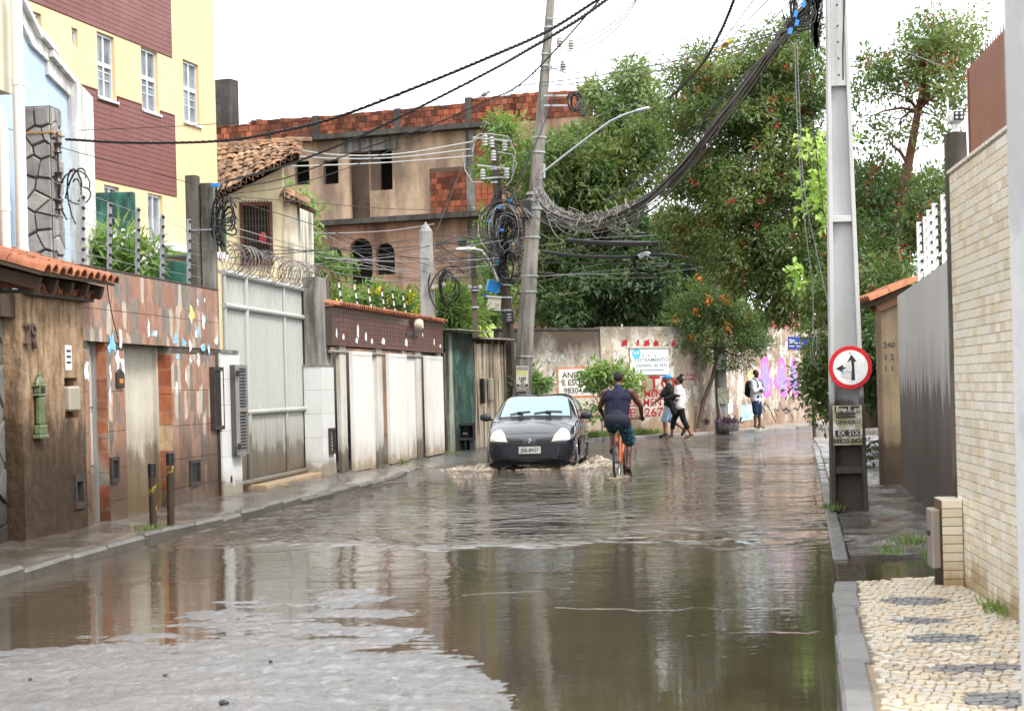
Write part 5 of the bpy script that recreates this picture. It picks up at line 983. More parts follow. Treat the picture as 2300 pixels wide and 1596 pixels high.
def leafmesh(name, P_, D, N, ln, wd, m, fold=.25):
    """P_ base points, D leaf directions, N leaf normals"""
    k = len(P_); D = D/np.linalg.norm(D, axis=1, keepdims=True); N = N-D*(N*D).sum(1, keepdims=True); N /= np.linalg.norm(N, axis=1, keepdims=True)+1e-9; W = np.cross(D, N)
    ln = np.broadcast_to(ln, k)[:, None]; wd = np.broadcast_to(wd, k)[:, None]
    v = np.stack([P_, P_+D*ln*.45+W*wd*.5+N*wd*fold, P_+D*ln-N*ln*.12, P_+D*ln*.45-W*wd*.5+N*wd*fold], 1).reshape(-1, 3).astype(np.float32)
    i = np.arange(k)*4; tr_ = np.stack([i, i+1, i+2, i, i+2, i+3], 1).reshape(-1).astype(np.int32)
    me = bpy.data.meshes.new(name); me.vertices.add(k*4); me.vertices.foreach_set('co', v.ravel()); me.loops.add(k*6); me.loops.foreach_set('vertex_index', tr_)
    me.polygons.add(k*2); me.polygons.foreach_set('loop_start', np.arange(0, k*6, 3, dtype=np.int32)); me.update(calc_edges=True); me.materials.append(m); return me
def blobs_px(bl): return [(np.array(at(a[0], a[1], a[4])), np.array((a[2]*a[4]/F, a[5], a[3]*a[4]/F)), (a[2]*a[3]*a[6] if len(a) > 6 else a[2]*a[3])) for a in bl]
def sprigs(bl, n_sp, per, spread, droop=.25, shell=.55):
    """sprig centres spread through the crown volume, thicker towards its skin; leaves radiate from each sprig"""
    B = blobs_px(bl); w = np.array([b[2] for b in B], float); w /= w.sum(); idx = rng.choice(len(B), n_sp, p=w)
    d = rng.normal(size=(n_sp, 3)); d /= np.linalg.norm(d, axis=1, keepdims=True); r = rng.random(n_sp)**(1/3.)*(1-shell)+shell*rng.random(n_sp)**.3
    lump = 1+.28*np.sin(d[:, 0]*5+idx)*np.cos(d[:, 2]*6+idx*2.)
    ncl = max(10, n_sp//16); hub = np.array([B[i][0] for i in idx[:ncl]])+d[:ncl]*np.array([B[i][1] for i in idx[:ncl]])*(r*lump)[:ncl, None]     # boughs
    own = rng.integers(0, ncl, n_sp); off = rng.normal(size=(n_sp, 3)); off /= np.linalg.norm(off, axis=1, keepdims=True)
    cen = hub[own]+off*(rng.random(n_sp)**.5*spread*2.6)[:, None]*np.array((1.25, 1., .8)); loose = rng.random(n_sp) < .18
    cen[loose] = (np.array([B[i][0] for i in idx])+d*np.array([B[i][1] for i in idx])*(r*lump)[:, None])[loose]; d = d[own]*.5+off*.8
    c = np.repeat(cen, per, 0); o = np.repeat(d, per, 0); k = len(c); jd = rng.normal(size=(k, 3)); jd /= np.linalg.norm(jd, axis=1, keepdims=True)
    D = jd+o*.55+np.array((0, 0, .15)); D[:, 2] -= droop; P_ = c+jd*spread*rng.random((k, 1)); N = rng.normal(size=(k, 3))*.55+np.array((0, 0, 1.))+o*.3
    return P_, D, N, cen
def tree(name, label, bl, n_sp, per, spread, ln, wd, m, trunk=None, bm=None, group=None, flower=None, droop=.25, cat='tree', branch_to=10, shell=.55, crown='crown'):
    B = blobs_px(bl); root = Vector(trunk[0][0]) if trunk else Vector(B[0][0]); root = Vector((root.x, root.y, 0))
    t = thing(name, label, cat, T(*root), group); o = np.array(root)
    P_, D, N, cen = sprigs(bl, n_sp, per, spread, droop, shell); k = len(P_)
    inst(crown, leafmesh(crown, P_-o, D, N, ln*rng.uniform(.4, 1.35, k), wd*rng.uniform(.6, 1.3, k), m), t)
    if trunk:
        mb = MB(); pts = [Vector(p)-root for p, _ in trunk]; rs = [r for _, r in trunk]; mb.tube(pts, rs, 8)
        for c in cen[rng.choice(len(cen), min(branch_to, len(cen)), replace=False)]:
            e = Vector(c)-root; i = min(range(len(pts)), key=lambda q: (pts[q]-e).length+random.uniform(0, .4)); s_ = pts[i]; mid = s_.lerp(e, .5)+Vector((random.uniform(-.2, .2), random.uniform(-.2, .2), (e-s_).length*.12)); r0 = rs[i]*.45
            mb.tube([s_, s_.lerp(mid, .5)+Vector((0, 0, .05)), mid, mid.lerp(e, .5)+Vector((0, 0, .03)), e], [r0, r0*.85, r0*.6, r0*.4, r0*.2], 5)
        mb.build('trunk', bm or bark, t, smooth=60)
    if flower:
        n_f, per_f, sp_f, sz, fm, nm = flower; pick = cen[rng.choice(len(cen), n_f)]; ctr = np.array(root)+0
        c = np.repeat(pick, per_f, 0); q = rng.normal(size=(len(c), 3))*sp_f; tag(inst(nm, leafmesh(nm, c+q-o-np.array((0, .12, 0)), rng.normal(size=(len(c), 3)), rng.normal(size=(len(c), 3)), sz, sz*.8, fm), t), kind='stuff')
    return t
lf_mango = m_leaf('mango_leaf', (.03, .075, .018), (.075, .15, .03), (.16, .19, .035)); lf_dark = m_leaf('dark_mango_leaf', (.02, .055, .018), (.045, .105, .028), (.06, .12, .03)); lf_pale = m_leaf('pale_rosette_leaf', (.10, .18, .07), (.17, .27, .11), (.21, .27, .13))
lf_red = m_leaf('small_glossy_leaf', (.045, .1, .026), (.1, .18, .042), (.18, .24, .06), .4); lf_light = m_leaf('bright_vine_leaf', (.16, .32, .03), (.28, .45, .05)); lf_fern = m_leaf('feathery_leaf', (.035, .085, .02), (.075, .15, .03), (.12, .2, .04)); lf_bush = m_leaf('bush_leaf', (.07, .16, .03), (.14, .27, .05), (.22, .36, .08))
red_f = flat('red_berry', (.5, .025, .02), .5); org_f = flat('orange_flower', (.85, .2, .02), .5); wht_f = flat('white_flower', (.8, .8, .75), .5); yel_f = flat('yellow_flower', (.8, .6, .03), .5); pur_f = m_leaf('purple_leaf', (.07, .03, .08), (.12, .06, .13))
W_ = lambda px, py, Y: Vector(at(px, py, Y))
Yb = 53
tree('mango_tree', 'broad mango tree with yellowing leaves right behind the leaning pole', [(1235, 420, 50, 110, Yb, 2), (1300, 400, 75, 100, Yb, 2), (1390, 380, 90, 90, Yb, 2.2), (1280, 560, 90, 90, Yb, 2), (1350, 500, 80, 80, Yb, 2), (1240, 660, 70, 80, Yb, 1.8), (1450, 330, 50, 50, Yb, 1.5)], 3300, 8, .2, .26, .075, lf_mango,
     [(W_(1340, 900, Yb), .16), (W_(1336, 700, Yb), .14), (W_(1320, 560, Yb), .11), (W_(1290, 460, Yb), .07)], droop=.5, branch_to=26)
tree('dark_mango_tree', 'dark green mango tree above the painted wall behind the cyclist', [(1350, 660, 100, 75, 51, 1.4), (1440, 640, 90, 80, 51, 1.6), (1430, 540, 80, 70, 52, 1.6), (1520, 680, 70, 60, 53, 1.6), (1270, 700, 60, 40, 50.5, 1), (1540, 560, 60, 90, 53, 1.6)], 2600, 8, .2, .26, .085, lf_dark,
     [(W_(1433, 900, 51.5), .2), (W_(1430, 700, 51.5), .17), (W_(1425, 600, 51.5), .1)], droop=.7, branch_to=20)
tree('rosette_tree', 'tall pale green tree with rosette leaf tufts against the sky', [(1420, 190, 34, 45, 55, 1), (1440, 250, 50, 45, 55, 1.2), (1350, 215, 28, 30, 55, .8), (1375, 235, 28, 30, 55, .8), (1395, 290, 60, 40, 55, 1.2), (1245, 330, 24, 30, 55, 1), (1310, 320, 40, 26, 55, 1)], 1000, 9, .17, .25, .07, lf_pale,
     [(W_(1385, 900, 55), .14), (W_(1388, 500, 55), .12), (W_(1400, 330, 55), .08), (W_(1420, 230, 55), .03)], droop=.25, branch_to=16)
tree('young_tree', 'pale green young tree in front of the brick building by the dark pole', [(1140, 310, 40, 40, 55.5, .8), (1120, 370, 45, 40, 55.5, .9), (1165, 390, 30, 50, 55.5, .8), (1105, 545, 28, 60, 52, .7), (1115, 640, 32, 55, 50, .7), (1090, 700, 30, 35, 50, .7)], 700, 8, .17, .26, .06, m_leaf('fresh_green_leaf', (.08, .17, .04), (.15, .28, .06), (.2, .3, .07)), [(W_(1122, 900, 53), .08), (W_(1122, 420, 55), .05), (W_(1135, 320, 55.5), .02)], droop=.4)
# the red-berried tree that leans over the street
Yr = 39
tree('red_berry_tree', 'big tree full of red berry clusters leaning over the street', [(1560, 165, 75, 45, Yr, 1.2), (1640, 185, 90, 60, Yr, 1.6), (1730, 150, 60, 70, 38.4, 1.3), (1790, 130, 55, 90, 38, 1.2), (1530, 255, 60, 45, Yr, 1.2), (1620, 280, 110, 75, Yr, 1.8), (1740, 280, 90, 90, 38.4, 1.8), (1570, 400, 90, 55, Yr, 1.4), (1660, 430, 120, 85, 38.4, 1.8), (1780, 400, 80, 110, 38, 1.5),
      (1620, 520, 120, 60, Yr, 1.6), (1740, 550, 110, 80, 38.4, 1.7), (1790, 650, 70, 80, 38, 1.3), (1690, 600, 80, 45, 38.4, 1.2), (1520, 500, 40, 60, Yr, 1), (1828, 250, 40, 100, 38, 1.), (1830, 380, 35, 60, 38, .9), (1840, 540, 50, 100, 38, 1.2), (1760, 690, 60, 45, 39, 1.)], 8200, 9, .15, .125, .05, lf_red,
     [(W_(1960, 960, 39), .2), (W_(1940, 700, 39), .18), (W_(1880, 520, 39), .15), (W_(1820, 380, 39), .12), (W_(1740, 280, 39), .08)], bark, flower=(300, 14, .06, .04, red_f, 'berries'), droop=.3, branch_to=40, shell=.65)
tree('right_hand_tree', 'slender reddish-trunked tree with sparse crown against the sky at right', [(2090, 40, 38, 45, 29, .8), (2050, 105, 45, 28, 29, .8), (2155, 85, 55, 35, 29, .9), (2100, 130, 60, 45, 29, 1), (2085, 190, 55, 35, 29, .9, .7), (2170, 160, 30, 50, 28, .7), (1975, 160, 42, 28, 29, .7, .8), (1945, 215, 32, 45, 29, .7, .6), (2010, 175, 40, 20, 29, .6, .5), (1960, 290, 40, 40, 29, .7, .2), (2030, 280, 60, 40, 29, .9, .12), (2130, 270, 40, 40, 28, .8, .15), (2150, 230, 30, 30, 28, .6, .6)], 1050, 7, .14, .105, .045, lf_red,
     [(W_(2010, 700, 29), .09), (W_(2020, 480, 29), .085), (W_(2040, 370, 29), .075), (W_(2062, 250, 29), .06), (W_(2085, 150, 29), .04), (W_(2095, 60, 29), .02)], bark_r, flower=(40, 12, .07, .038, red_f, 'berries'), branch_to=34)
tree('thicket_tree', 'dense dark thicket tree behind the grey wall and fence posts', [(1960, 420, 60, 70, 30, 1.2), (2040, 430, 60, 40, 31, 1.2), (2110, 410, 30, 40, 29, 1), (1980, 540, 70, 80, 29, 1.2), (2070, 500, 70, 80, 30, 1.2), (2000, 640, 60, 70, 28, 1), (2120, 470, 40, 80, 28, 1), (1930, 480, 40, 70, 31, 1)], 2200, 8, .14, .11, .045, m_leaf('thicket_leaf', (.035, .085, .022), (.085, .16, .04), (.14, .22, .06)), [(W_(2030, 900, 30), .12), (W_(2030, 520, 30), .1), (W_(2040, 420, 30.5), .05)], flower=(90, 12, .07, .038, red_f, 'berries'), branch_to=26, shell=.5)
tree('hanging_shrub', 'green shrub drooping over the pavement left of the concrete pole', [(1856, 660, 22, 50, 29, .6), (1846, 770, 26, 34, 30, .6), (1832, 850, 20, 46, 30, .5), (1856, 860, 22, 60, 30, .6), (1846, 925, 16, 22, 30, .4)], 620, 8, .12, .1, .05, lf_red, [(W_(1900, 1000, 31.5), .05), (W_(1880, 800, 31), .04), (W_(1850, 700, 30), .03)], droop=.6, branch_to=18)
tree('hanging_shrub', 'leafy shrub spilling over the yard wall right of the concrete pole', [(1965, 700, 35, 50, 28, .7), (1955, 790, 32, 60, 28, .7), (1965, 880, 28, 50, 28.5, .6), (1985, 740, 25, 70, 27, .6), (1950, 1005, 14, 20, 30, .3)], 1000, 8, .12, .095, .048, m_leaf('deep_green_leaf', (.025, .075, .02), (.055, .13, .03)), [(W_(1985, 1000, 29), .05), (W_(1975, 800, 28.5), .04), (W_(1970, 700, 28), .03)], droop=.6, branch_to=16)
tree('climbing_vine', 'bright yellow-green vine climbing beside the pale concrete pole', [(1845, 330, 14, 30, 24, .3), (1842, 420, 12, 30, 24, .2), (1850, 480, 10, 24, 24, .2), (1845, 540, 12, 8, 24, .2)], 50, 5, .12, .13, .1, lf_light, cat='vine', droop=.6, crown='leaves')
tree('climbing_vine', 'strand of round light green leaves hanging in the berry tree', [(1780, 600, 8, 10, 29, .1), (1790, 625, 9, 14, 29, .1), (1797, 645, 9, 10, 29, .1)], 22, 2, .05, .14, .1, lf_light, cat='vine', droop=.9, crown='leaves')
# flowering shrub at the wall corner
Yf = 49
tree('flowering_shrub', 'feathery shrub with orange flowers at the bend of the painted wall', [(1600, 665, 70, 35, Yf, .9), (1545, 700, 50, 35, Yf, .8), (1660, 690, 60, 40, Yf, .9), (1620, 740, 80, 45, Yf, 1), (1690, 750, 45, 50, Yf, .8), (1560, 760, 50, 35, Yf, .8), (1700, 780, 28, 26, Yf, .6), (1620, 800, 55, 30, Yf, .7, .6), (1510, 730, 30, 25, Yf, .5), (1545, 850, 25, 15, Yf, .4, .4)], 1700, 11, .15, .1, .034, lf_fern,
     [(W_(1568, 962, Yf), .07), (W_(1580, 900, Yf), .065), (W_(1600, 850, Yf), .06), (W_(1612, 790, Yf), .05), (W_(1615, 730, Yf), .03)], flower=(26, 18, .07, .07, org_f, 'flowers'), cat='shrub', branch_to=40, shell=.4)
tree('wall_bush', 'bush growing out of the painted wall beside the scaffolding advert', [(1325, 815, 18, 14, 45.4, .3), (1370, 842, 26, 16, 45.4, .4), (1335, 862, 18, 24, 45.4, .3), (1415, 862, 12, 14, 45.4, .3), (1345, 920, 14, 24, 45.4, .3), (1405, 825, 12, 8, 45.4, .2)], 210, 8, .13, .17, .06, lf_bush, [(W_(1360, 960, 45.6), .04), (W_(1360, 880, 45.5), .03)], cat='bush', crown='leaves', droop=.3)
tree('wall_bush', 'low bush beside the foot of the leaning concrete pole', [(1205, 855, 14, 16, 44.9, .3), (1190, 870, 12, 12, 44.9, .3), (1205, 800, 8, 8, 45, .2, .6), (1222, 865, 10, 8, 44.9, .2)], 110, 8, .14, .16, .06, lf_bush, cat='bush', crown='leaves')
tree('white_flower_shrub', 'long-leaved shrub with white flowers behind the tiled wall', [(185, 570, 34, 32, 23.5, .4), (215, 585, 40, 24, 23.5, .4), (270, 570, 36, 38, 23.5, .4), (300, 590, 28, 24, 23.5, .4), (285, 530, 18, 22, 23.5, .25), (195, 535, 14, 20, 23.5, .25)], 210, 9, .1, .24, .045, m_leaf('oleander_leaf', (.09, .19, .035), (.17, .31, .06)), flower=(34, 9, .05, .075, wht_f, 'flowers'), cat='shrub', crown='leaves', droop=.35)
for lab, bl, n_, fl in (('light green bushes growing between the cream house and brick building', [(690, 500, 22, 55, 46, .8), (690, 600, 28, 60, 46, .8), (735, 600, 40, 25, 46, .8), (770, 590, 28, 14, 46, .5), (745, 660, 30, 30, 45, .7), (672, 430, 20, 16, 46, .4)], 620, None), ('bright green bush with yellow flowers behind the garage roof edge', [(790, 668, 26, 16, 43, .5), (845, 672, 36, 18, 43, .6), (905, 684, 30, 14, 43, .5)], 260, (14, 12, .06, .07, yel_f, 'flowers'))):
    tree('garden_bush', lab, bl, int(n_*.7), 8, .15, .2, .065, lf_bush, cat='bush', crown='leaves', flower=fl, droop=.3)
def big_leaves(name, label, cat, c, n_, ln, wd, m, spread=1., up=.6):
    t = thing(name, label, cat, T(c.x, c.y, 0))
    for i in range(n_):
        a = 2*math.pi*i/n_+random.uniform(-.4, .4); d = Vector((math.cos(a), math.sin(a)*.6, 0)); L_ = ln*random.uniform(.7, 1.1); rows = []
        for j in range(9):
            f = j/8; p_ = d*(L_*spread*f*.8)+Vector((0, 0, c.z+L_*(up*f*1.5-f*f*.75*(1+up)))); w_ = wd*math.sin(math.pi*min(1, f*.92+.06))**.6; s_ = Vector((-d.y, d.x, 0)).normalized()
            rows.append([p_-s_*w_+Vector((0, 0, w_*.35)), p_, p_+s_*w_+Vector((0, 0, w_*.35))])
        MB().grid(rows).build('leaf', m, t, smooth=60)
    MB().tube([(0, 0, 0), (0, 0, c.z+.1)], [.09, .05], 8).build('stem', bark, t); return t
ban = m_leaf('banana_leaf', (.22, .36, .04), (.34, .46, .06)); big_leaves('banana_plant', 'banana plant with broad yellow-green leaves behind the green wall', 'plant', W_(1030, 745, 46.5), 8, 1.1, .26, ban); big_leaves('banana_plant', 'small banana plant with browning leaf right of the thin pole', 'plant', W_(1085, 745, 47.5), 5, .8, .2, ban)
tree('palm_clump', 'clump of fern-like palms behind the square concrete post', [(1010, 690, 34, 24, 44, .5), (1030, 710, 34, 20, 44, .5), (995, 700, 20, 26, 44, .4)], 150, 10, .2, .42, .05, lf_bush, cat='palm', crown='fronds', droop=.3)
far_leaf = m_leaf('far_wood_leaf', (.02, .045, .015), (.045, .085, .025), (.06, .1, .03)); k = 9000
P_ = np.stack([rng.uniform(-3, 34, k), rng.uniform(70, 76, k), rng.random(k)**1.2*8.], 1); P_[:, 2] *= .75+.35*np.sin(P_[:, 0]*.7)*np.cos(P_[:, 0]*.31)
tag(inst('far_wood', leafmesh('far_wood', P_, rng.normal(size=(k, 3)), rng.normal(size=(k, 3))+np.array((0, -.8, .5)), .9*rng.uniform(.5, 1.3, k), .5, far_leaf)), 'dark mass of trees closing the view behind the painted wall', 'trees', kind='stuff')
# low plants, weeds and grass
def tufts(name, label, spots, m, ln=.1, cat='weeds'):
    for i, (px, py, wpx, z0, n_) in enumerate(spots):
        c = gnd(px, py, z0); s_ = c.y/F; k = n_; P_ = np.array(c)+np.stack([rng.normal(size=k)*wpx*s_*.5, rng.normal(size=k)*.12, np.zeros(k)], 1); D = np.stack([rng.normal(size=k)*.45, rng.normal(size=k)*.45, np.ones(k)], 1)
        o = inst(name, leafmesh(name, P_-np.array(c), D, rng.normal(size=(k, 3)), ln*rng.uniform(.5, 1.2, k), .012, m), None, T(*c)); tag(o, label[i], cat, kind='stuff')
gr_m = m_leaf('weed_blade', (.07, .15, .03), (.15, .26, .05))
tufts('weed_tuft', ['leafy weed at the foot of the corrugated door', 'moss and weeds behind the bollards at the tiled jamb', 'weeds in the crack below the nearer bollard', 'grass tuft at the foot of the concrete pole', 'grass tuft on the broken right pavement', 'grass tuft against the meter pier', 'weed tuft at the beige wall foot', 'weeds under the white garage doors', 'weeds at the last garage pier', 'small tuft on the slab edge by the dip'],
      [(303, 1132, 20, .12, 90), (370, 1125, 30, .12, 70), (330, 1192, 40, .1, 40), (1868, 1145, 26, .04, 70), (2045, 1222, 50, .06, 120), (2108, 1255, 30, .06, 110), (2235, 1375, 26, .09, 60), (905, 1040, 60, .08, 70), (1010, 1020, 30, .08, 60), (1998, 1245, 26, .05, 50)], gr_m)
k = 2600; t_ = rng.random(k); bx = 1.4+t_*2.9; by = 45.5+t_*3.1+rng.random(k)*.55; P_ = np.stack([bx, by, np.full(k, .12)], 1)
tag(inst('verge_grass', leafmesh('verge_grass', P_, np.stack([rng.normal(size=k)*.5, rng.normal(size=k)*.4, np.ones(k)], 1), rng.normal(size=(k, 3)), .2*rng.uniform(.5, 1.2, k), .02, gr_m)), 'grass verge growing along the foot of the painted wall', 'grass', kind='stuff')
tyre_m = mat('weathered_tyre', (.05, .05, .05), .8, .3, 8, .3, grime=.4, gcol=(.2, .18, .15))
for px_, py_, lab, r_ in ((1636, 968, 'old tyre planter with purple plant by the corner pole', .33), (1562, 968, 'old tyre planter at the foot of the orange-flowered shrub', .32), (1448, 972, 'grey planter with purple plant below the red lettering', .32)):
    c = gnd(px_, py_, .14); tp_ = thing('tyre_planter', lab, 'planter', T(c.x, c.y+.3, .13)); k = 110
    pr = [(r_*.62, .0), (r_*.92, .0), (r_, .06), (r_, .16), (r_*.92, .22), (r_*.62, .22), (r_*.6, .1)]; MB().lathe(pr, 20).build('tyre', tyre_m, tp_, smooth=50); MB().lathe([(r_*.6, .15), (.01, .19)], 14).build('soil', earth, tp_)
    P_ = np.stack([rng.normal(size=k)*.16, rng.normal(size=k)*.16, np.full(k, .17)], 1); inst('leaves', leafmesh('leaves', P_, np.stack([rng.normal(size=k)*.6, rng.normal(size=k)*.6, np.ones(k)*.8], 1), rng.normal(size=(k, 3)), .3*rng.uniform(.5, 1.2, k), .05, pur_f), tp_)
# ------------------------------------------------------------------ poles
old_pole = mat('weathered_concrete_pole', (.27, .255, .23), .85, .35, 1.6, .5, 25, grime=.65, gcol=(.06, .05, .042), streak=(5, 5, .35)); brown_pole = mat('brown_mouldy_pole', (.12, .095, .075), .9, .4, 1.6, .5, 25, grime=.6, streak=(5, 5, .35))
def pole_px(name, label, Y, pts, m, n=8, zb=-.2, cat='utility pole'):
    b = at(pts[0][0], pts[0][1], Y); t = thing(name, label, cat, T(b.x, Y, 0)); P_ = [at(x, y, Y)-Vector((b.x, Y, 0)) for x, y, _ in pts]; rs = [w_*Y/F/2 for _, _, w_ in pts]
    d = (P_[1]-P_[0])/(P_[1].z-P_[0].z); P_ = [P_[0]+d*(zb-P_[0].z)]+P_; MB().tube(P_, [rs[0]]+rs, n).build('shaft', m, t, smooth=30); t['b'] = 0; del t['b']; return t, b
def loc(px, py, Y, b): return at(px, py, Y)-Vector((b.x, b.y, 0))
Y1 = 44.4
lp, b1_ = pole_px('leaning_pole', 'weathered concrete pole leaning to the right beside the black car', Y1, [(1168, 985, 48), (1173, 880, 46), (1181, 740, 40), (1197, 500, 34), (1213, 300, 27), (1229, 100, 22), (1242, -60, 19)], old_pole)
q = lambda x, y, dy=0: loc(x, y, Y1, b1_)+Vector((0, dy, 0))
for y_, x_, w_ in ((62, 1232, 22), (122, 1227, 24), (148, 1225, 25), (309, 1212, 29), (342, 1209, 30), (533, 1195, 36), (620, 1190, 37), (655, 1187, 38), (800, 1177, 43), (910, 1172, 48)): MB().cyl(q(x_, y_+2), q(x_, y_-2), w_*Y1/F*.53, n=10).build('band', alu, lp)
for y_ in (435, 450, 468): c_ = q(1200, y_); MB().cyl(q(1200, y_+3), q(1200, y_-3), .2, n=10).build('band', alu, lp)
rk = MB(); p0, p1, p2, p3 = q(1222, 218, -.2), q(1278, 218, -.2), q(1278, 240, -.2), q(1222, 240, -.2); rk.tube([p0, p1, p2, p3], .035, 4); rk.build('cable_rack', alu, lp); tangle(MB(), q(1290, 232, -.2), .25, 8, .02).build('rack_ties', cable_m, lp, smooth=60)
for pa in ([(1238, 160), (1238, 112), (1285, 117)], [(1232, 152), (1272, 167)], [(1228, 44), (1262, 46)]): MB().tube([q(*p_, -.15) for p_ in pa], .022, 4).build('crossarm', alu, lp)
for x_, y_ in ((1256, 98), (1282, 103), (1264, 150)): MB().lathe([(.02, -.12), (.08, -.1), (.05, -.06), (.085, -.03), (.05, .0), (.085, .03), (.05, .06), (.06, .1), (.02, .13)], 10, Matrix.Translation(q(x_, y_, -.15))).build('insulator', mat('grey_porcelain', (.4, .38, .36), .3), lp, smooth=40)
ar = [(1217, 392), (1260, 358), (1320, 312), (1370, 276), (1400, 262), (1432, 252)]; MB().tube([q(*p_, -.3) for p_ in ar], .03, 8).build('lamp_arm', alu, lp, smooth=60)
MB().box(-.18, .2, -.1, .1, -.05, .03, Matrix.Translation(q(1440, 250, -.3)) @ R(-.2, 'Y')).build('lamp_head', mat('lamp_grey', (.45, .47, .48), .4), lp, bevel=.04); MB().tube([q(1216, 372, -.2), q(1222, 372, -.3), q(1222, 402, -.3), q(1213, 402, -.2)], .03, 4).build('arm_bracket', alu, lp)
MB().box(-.1, .1, -.1, .1, -.32, .32, Matrix.Translation(q(1176, 682-290, -.3))).build('splice_box', black_pl, lp) if False else MB().box(-.12, .12, -.1, .1, -.26, .22, Matrix.Translation(q(1183, 470, -.2))).build('splice_box', black_pl, lp, bevel=.03)
pz = q(1173, 850, -.3); ps = MB().box(-.15, .15, -.01, .01, -.31, .31).build('poster', mat('white_poster', (.68, .67, .6), .6, .12, 5), lp, Matrix.Translation(pz) @ R(.03, 'Y'))
for tx, z_, sz, dk in (('Empréstimo', .25, .065, 1), ('5.000', .0, .1, 0), ('92', -.08, .11, 0), ('EX 21X', -.17, .06, 1), ('98820-8820', -.26, .06, 1)):
    if dk: MB().box(-.14, .14, -.014, -.0105, z_-.035, z_+.035).build('poster_bar', ink, ps)
    text(tx, sz, white_paint if dk else ink, 'poster_word', ps, T(0, -.017, z_), .001, .85, .02)
for z_ in (.08, .13, .17): MB().box(-.13, .12, -.013, -.0105, z_, z_+.028).build('poster_line', mat('poster_yellow', (.6, .58, .15), .6), ps)
# the dark pole with boxes
Y2 = 45.2
dp_, b2_ = pole_px('dark_pole', 'dark brown utility pole hung with blue and white boxes and cable tangles', Y2, [(1150, 985, 32), (1141, 740, 27), (1128, 560, 24), (1115, 400, 19), (1107, 300, 16)], brown_pole); q2 = lambda x, y, dy=0: loc(x, y, Y2, b2_)+Vector((0, dy, 0))
MB().box(-.17, .15, -.08, .1, -.15, .15, Matrix.Translation(q2(1109, 645, -.3)) @ R(.25, 'Y') @ R(.3)).build('blue_box', flat('blue_box', (.02, .25, .68), .4), dp_, bevel=.02); MB().box(-.05, .05, -.03, .03, -.04, .04, Matrix.Translation(q2(1089, 665, -.3))).build('blue_tag', blue_m, dp_)
bx_ = MB().box(-.17, .17, -.1, .12, -.17, .16, Matrix.Translation(q2(1110, 684, -.3)) @ R(.1, 'Y')).build('junction_box', mat('rusty_white_box', (.66, .63, .56), .5, .15, 4, .1, patch=.7, pcol=(.3, .12, .05), pscale=4, pt=.58), dp_, bevel=.015); MB().box(-.21, .19, -.13, .14, .16, .2, Matrix.Translation(q2(1110, 684, -.3)) @ R(.1, 'Y')).build('box_lid', white_paint, bx_)
mt_ = MB().box(-.12, .12, -.06, .06, -.16, .16, Matrix.Translation(q2(1144, 713, -.25))).build('meter', flat('black_meter', (.02, .025, .03), .4), dp_, bevel=.02)
for k in (.07, .0, -.07): MB().box(-.05, .05, -.064, -.06, k-.012, k+.012, Matrix.Translation(q2(1144, 713, -.25))).build('meter_print', white_paint, mt_)
for y_ in (668, 697, 640, 380, 410): MB().cyl(q2(1136 if y_ > 500 else 1113, y_+2), q2(1136 if y_ > 500 else 1113, y_-2), .17 if y_ > 500 else .12, n=10).build('band', alu, dp_)
for x0, y0, x1, y1 in ((1062, 310, 1150, 318), (1072, 372, 1146, 380), (1082, 402, 1142, 398)): MB().tube([q2(x0, y0, -.1), q2(x1, y1, -.1)], .03, 4).build('crossarm', alu, dp_)
for x_, y_ in ((1105, 322), (1109, 352), (1090, 318), (1134, 330), (1138, 392), (1085, 394)): MB().lathe([(.03, -.14), (.07, -.12), (.05, -.08), (.08, -.05), (.05, -.01), (.08, .02), (.05, .06), (.07, .09), (.03, .14)], 10, Matrix.Translation(q2(x_, y_, -.2))).build('insulator', mat('white_porcelain', (.42, .42, .41), .3), dp_, smooth=40)
lt = MB()
for pts in ([(1062, 320), (1078, 305), (1105, 305), (1140, 310), (1158, 345), (1150, 390)], [(1040, 345), (1045, 385), (1062, 412), (1085, 412)], [(1062, 345), (1068, 318), (1090, 308)], [(1118, 345), (1150, 350), (1160, 370), (1148, 408), (1138, 420)]):
    lt.tube([q2(*p_, -.3) for p_ in pts], .015, 5)
lt.build('jumper_cables', mat('white_cable', (.36, .36, .36), .5), dp_, smooth=60)
tg = MB()
for c_, r_, n_ in (((1130, 455), .4, 16), ((1125, 500), .6, 26), ((1150, 530), .6, 22), ((1120, 560), .5, 20), ((1140, 600), .45, 16), ((1165, 480), .5, 14)): tangle(tg, q2(*c_, -.2), r_, n_, .013, drop=.15)
tg.build('cable_tangle', cable_m, dp_, smooth=60); tg = MB(); tangle(tg, q2(1135, 520, -.3), .7, 14, .011); tangle(tg, q2(1150, 590, -.3), .5, 8, .011); tg.build('grey_tangle', grey_cable, dp_, smooth=60)
for x_, y_ in ((1122, 470), (1146, 454), (1128, 520), (1118, 590), (1150, 545), (1100, 500)): MB().box(-.05, .05, -.03, .03, -.03, .03, Matrix.Translation(q2(x_, y_, -.45))).build('blue_clip', blue_m, dp_)
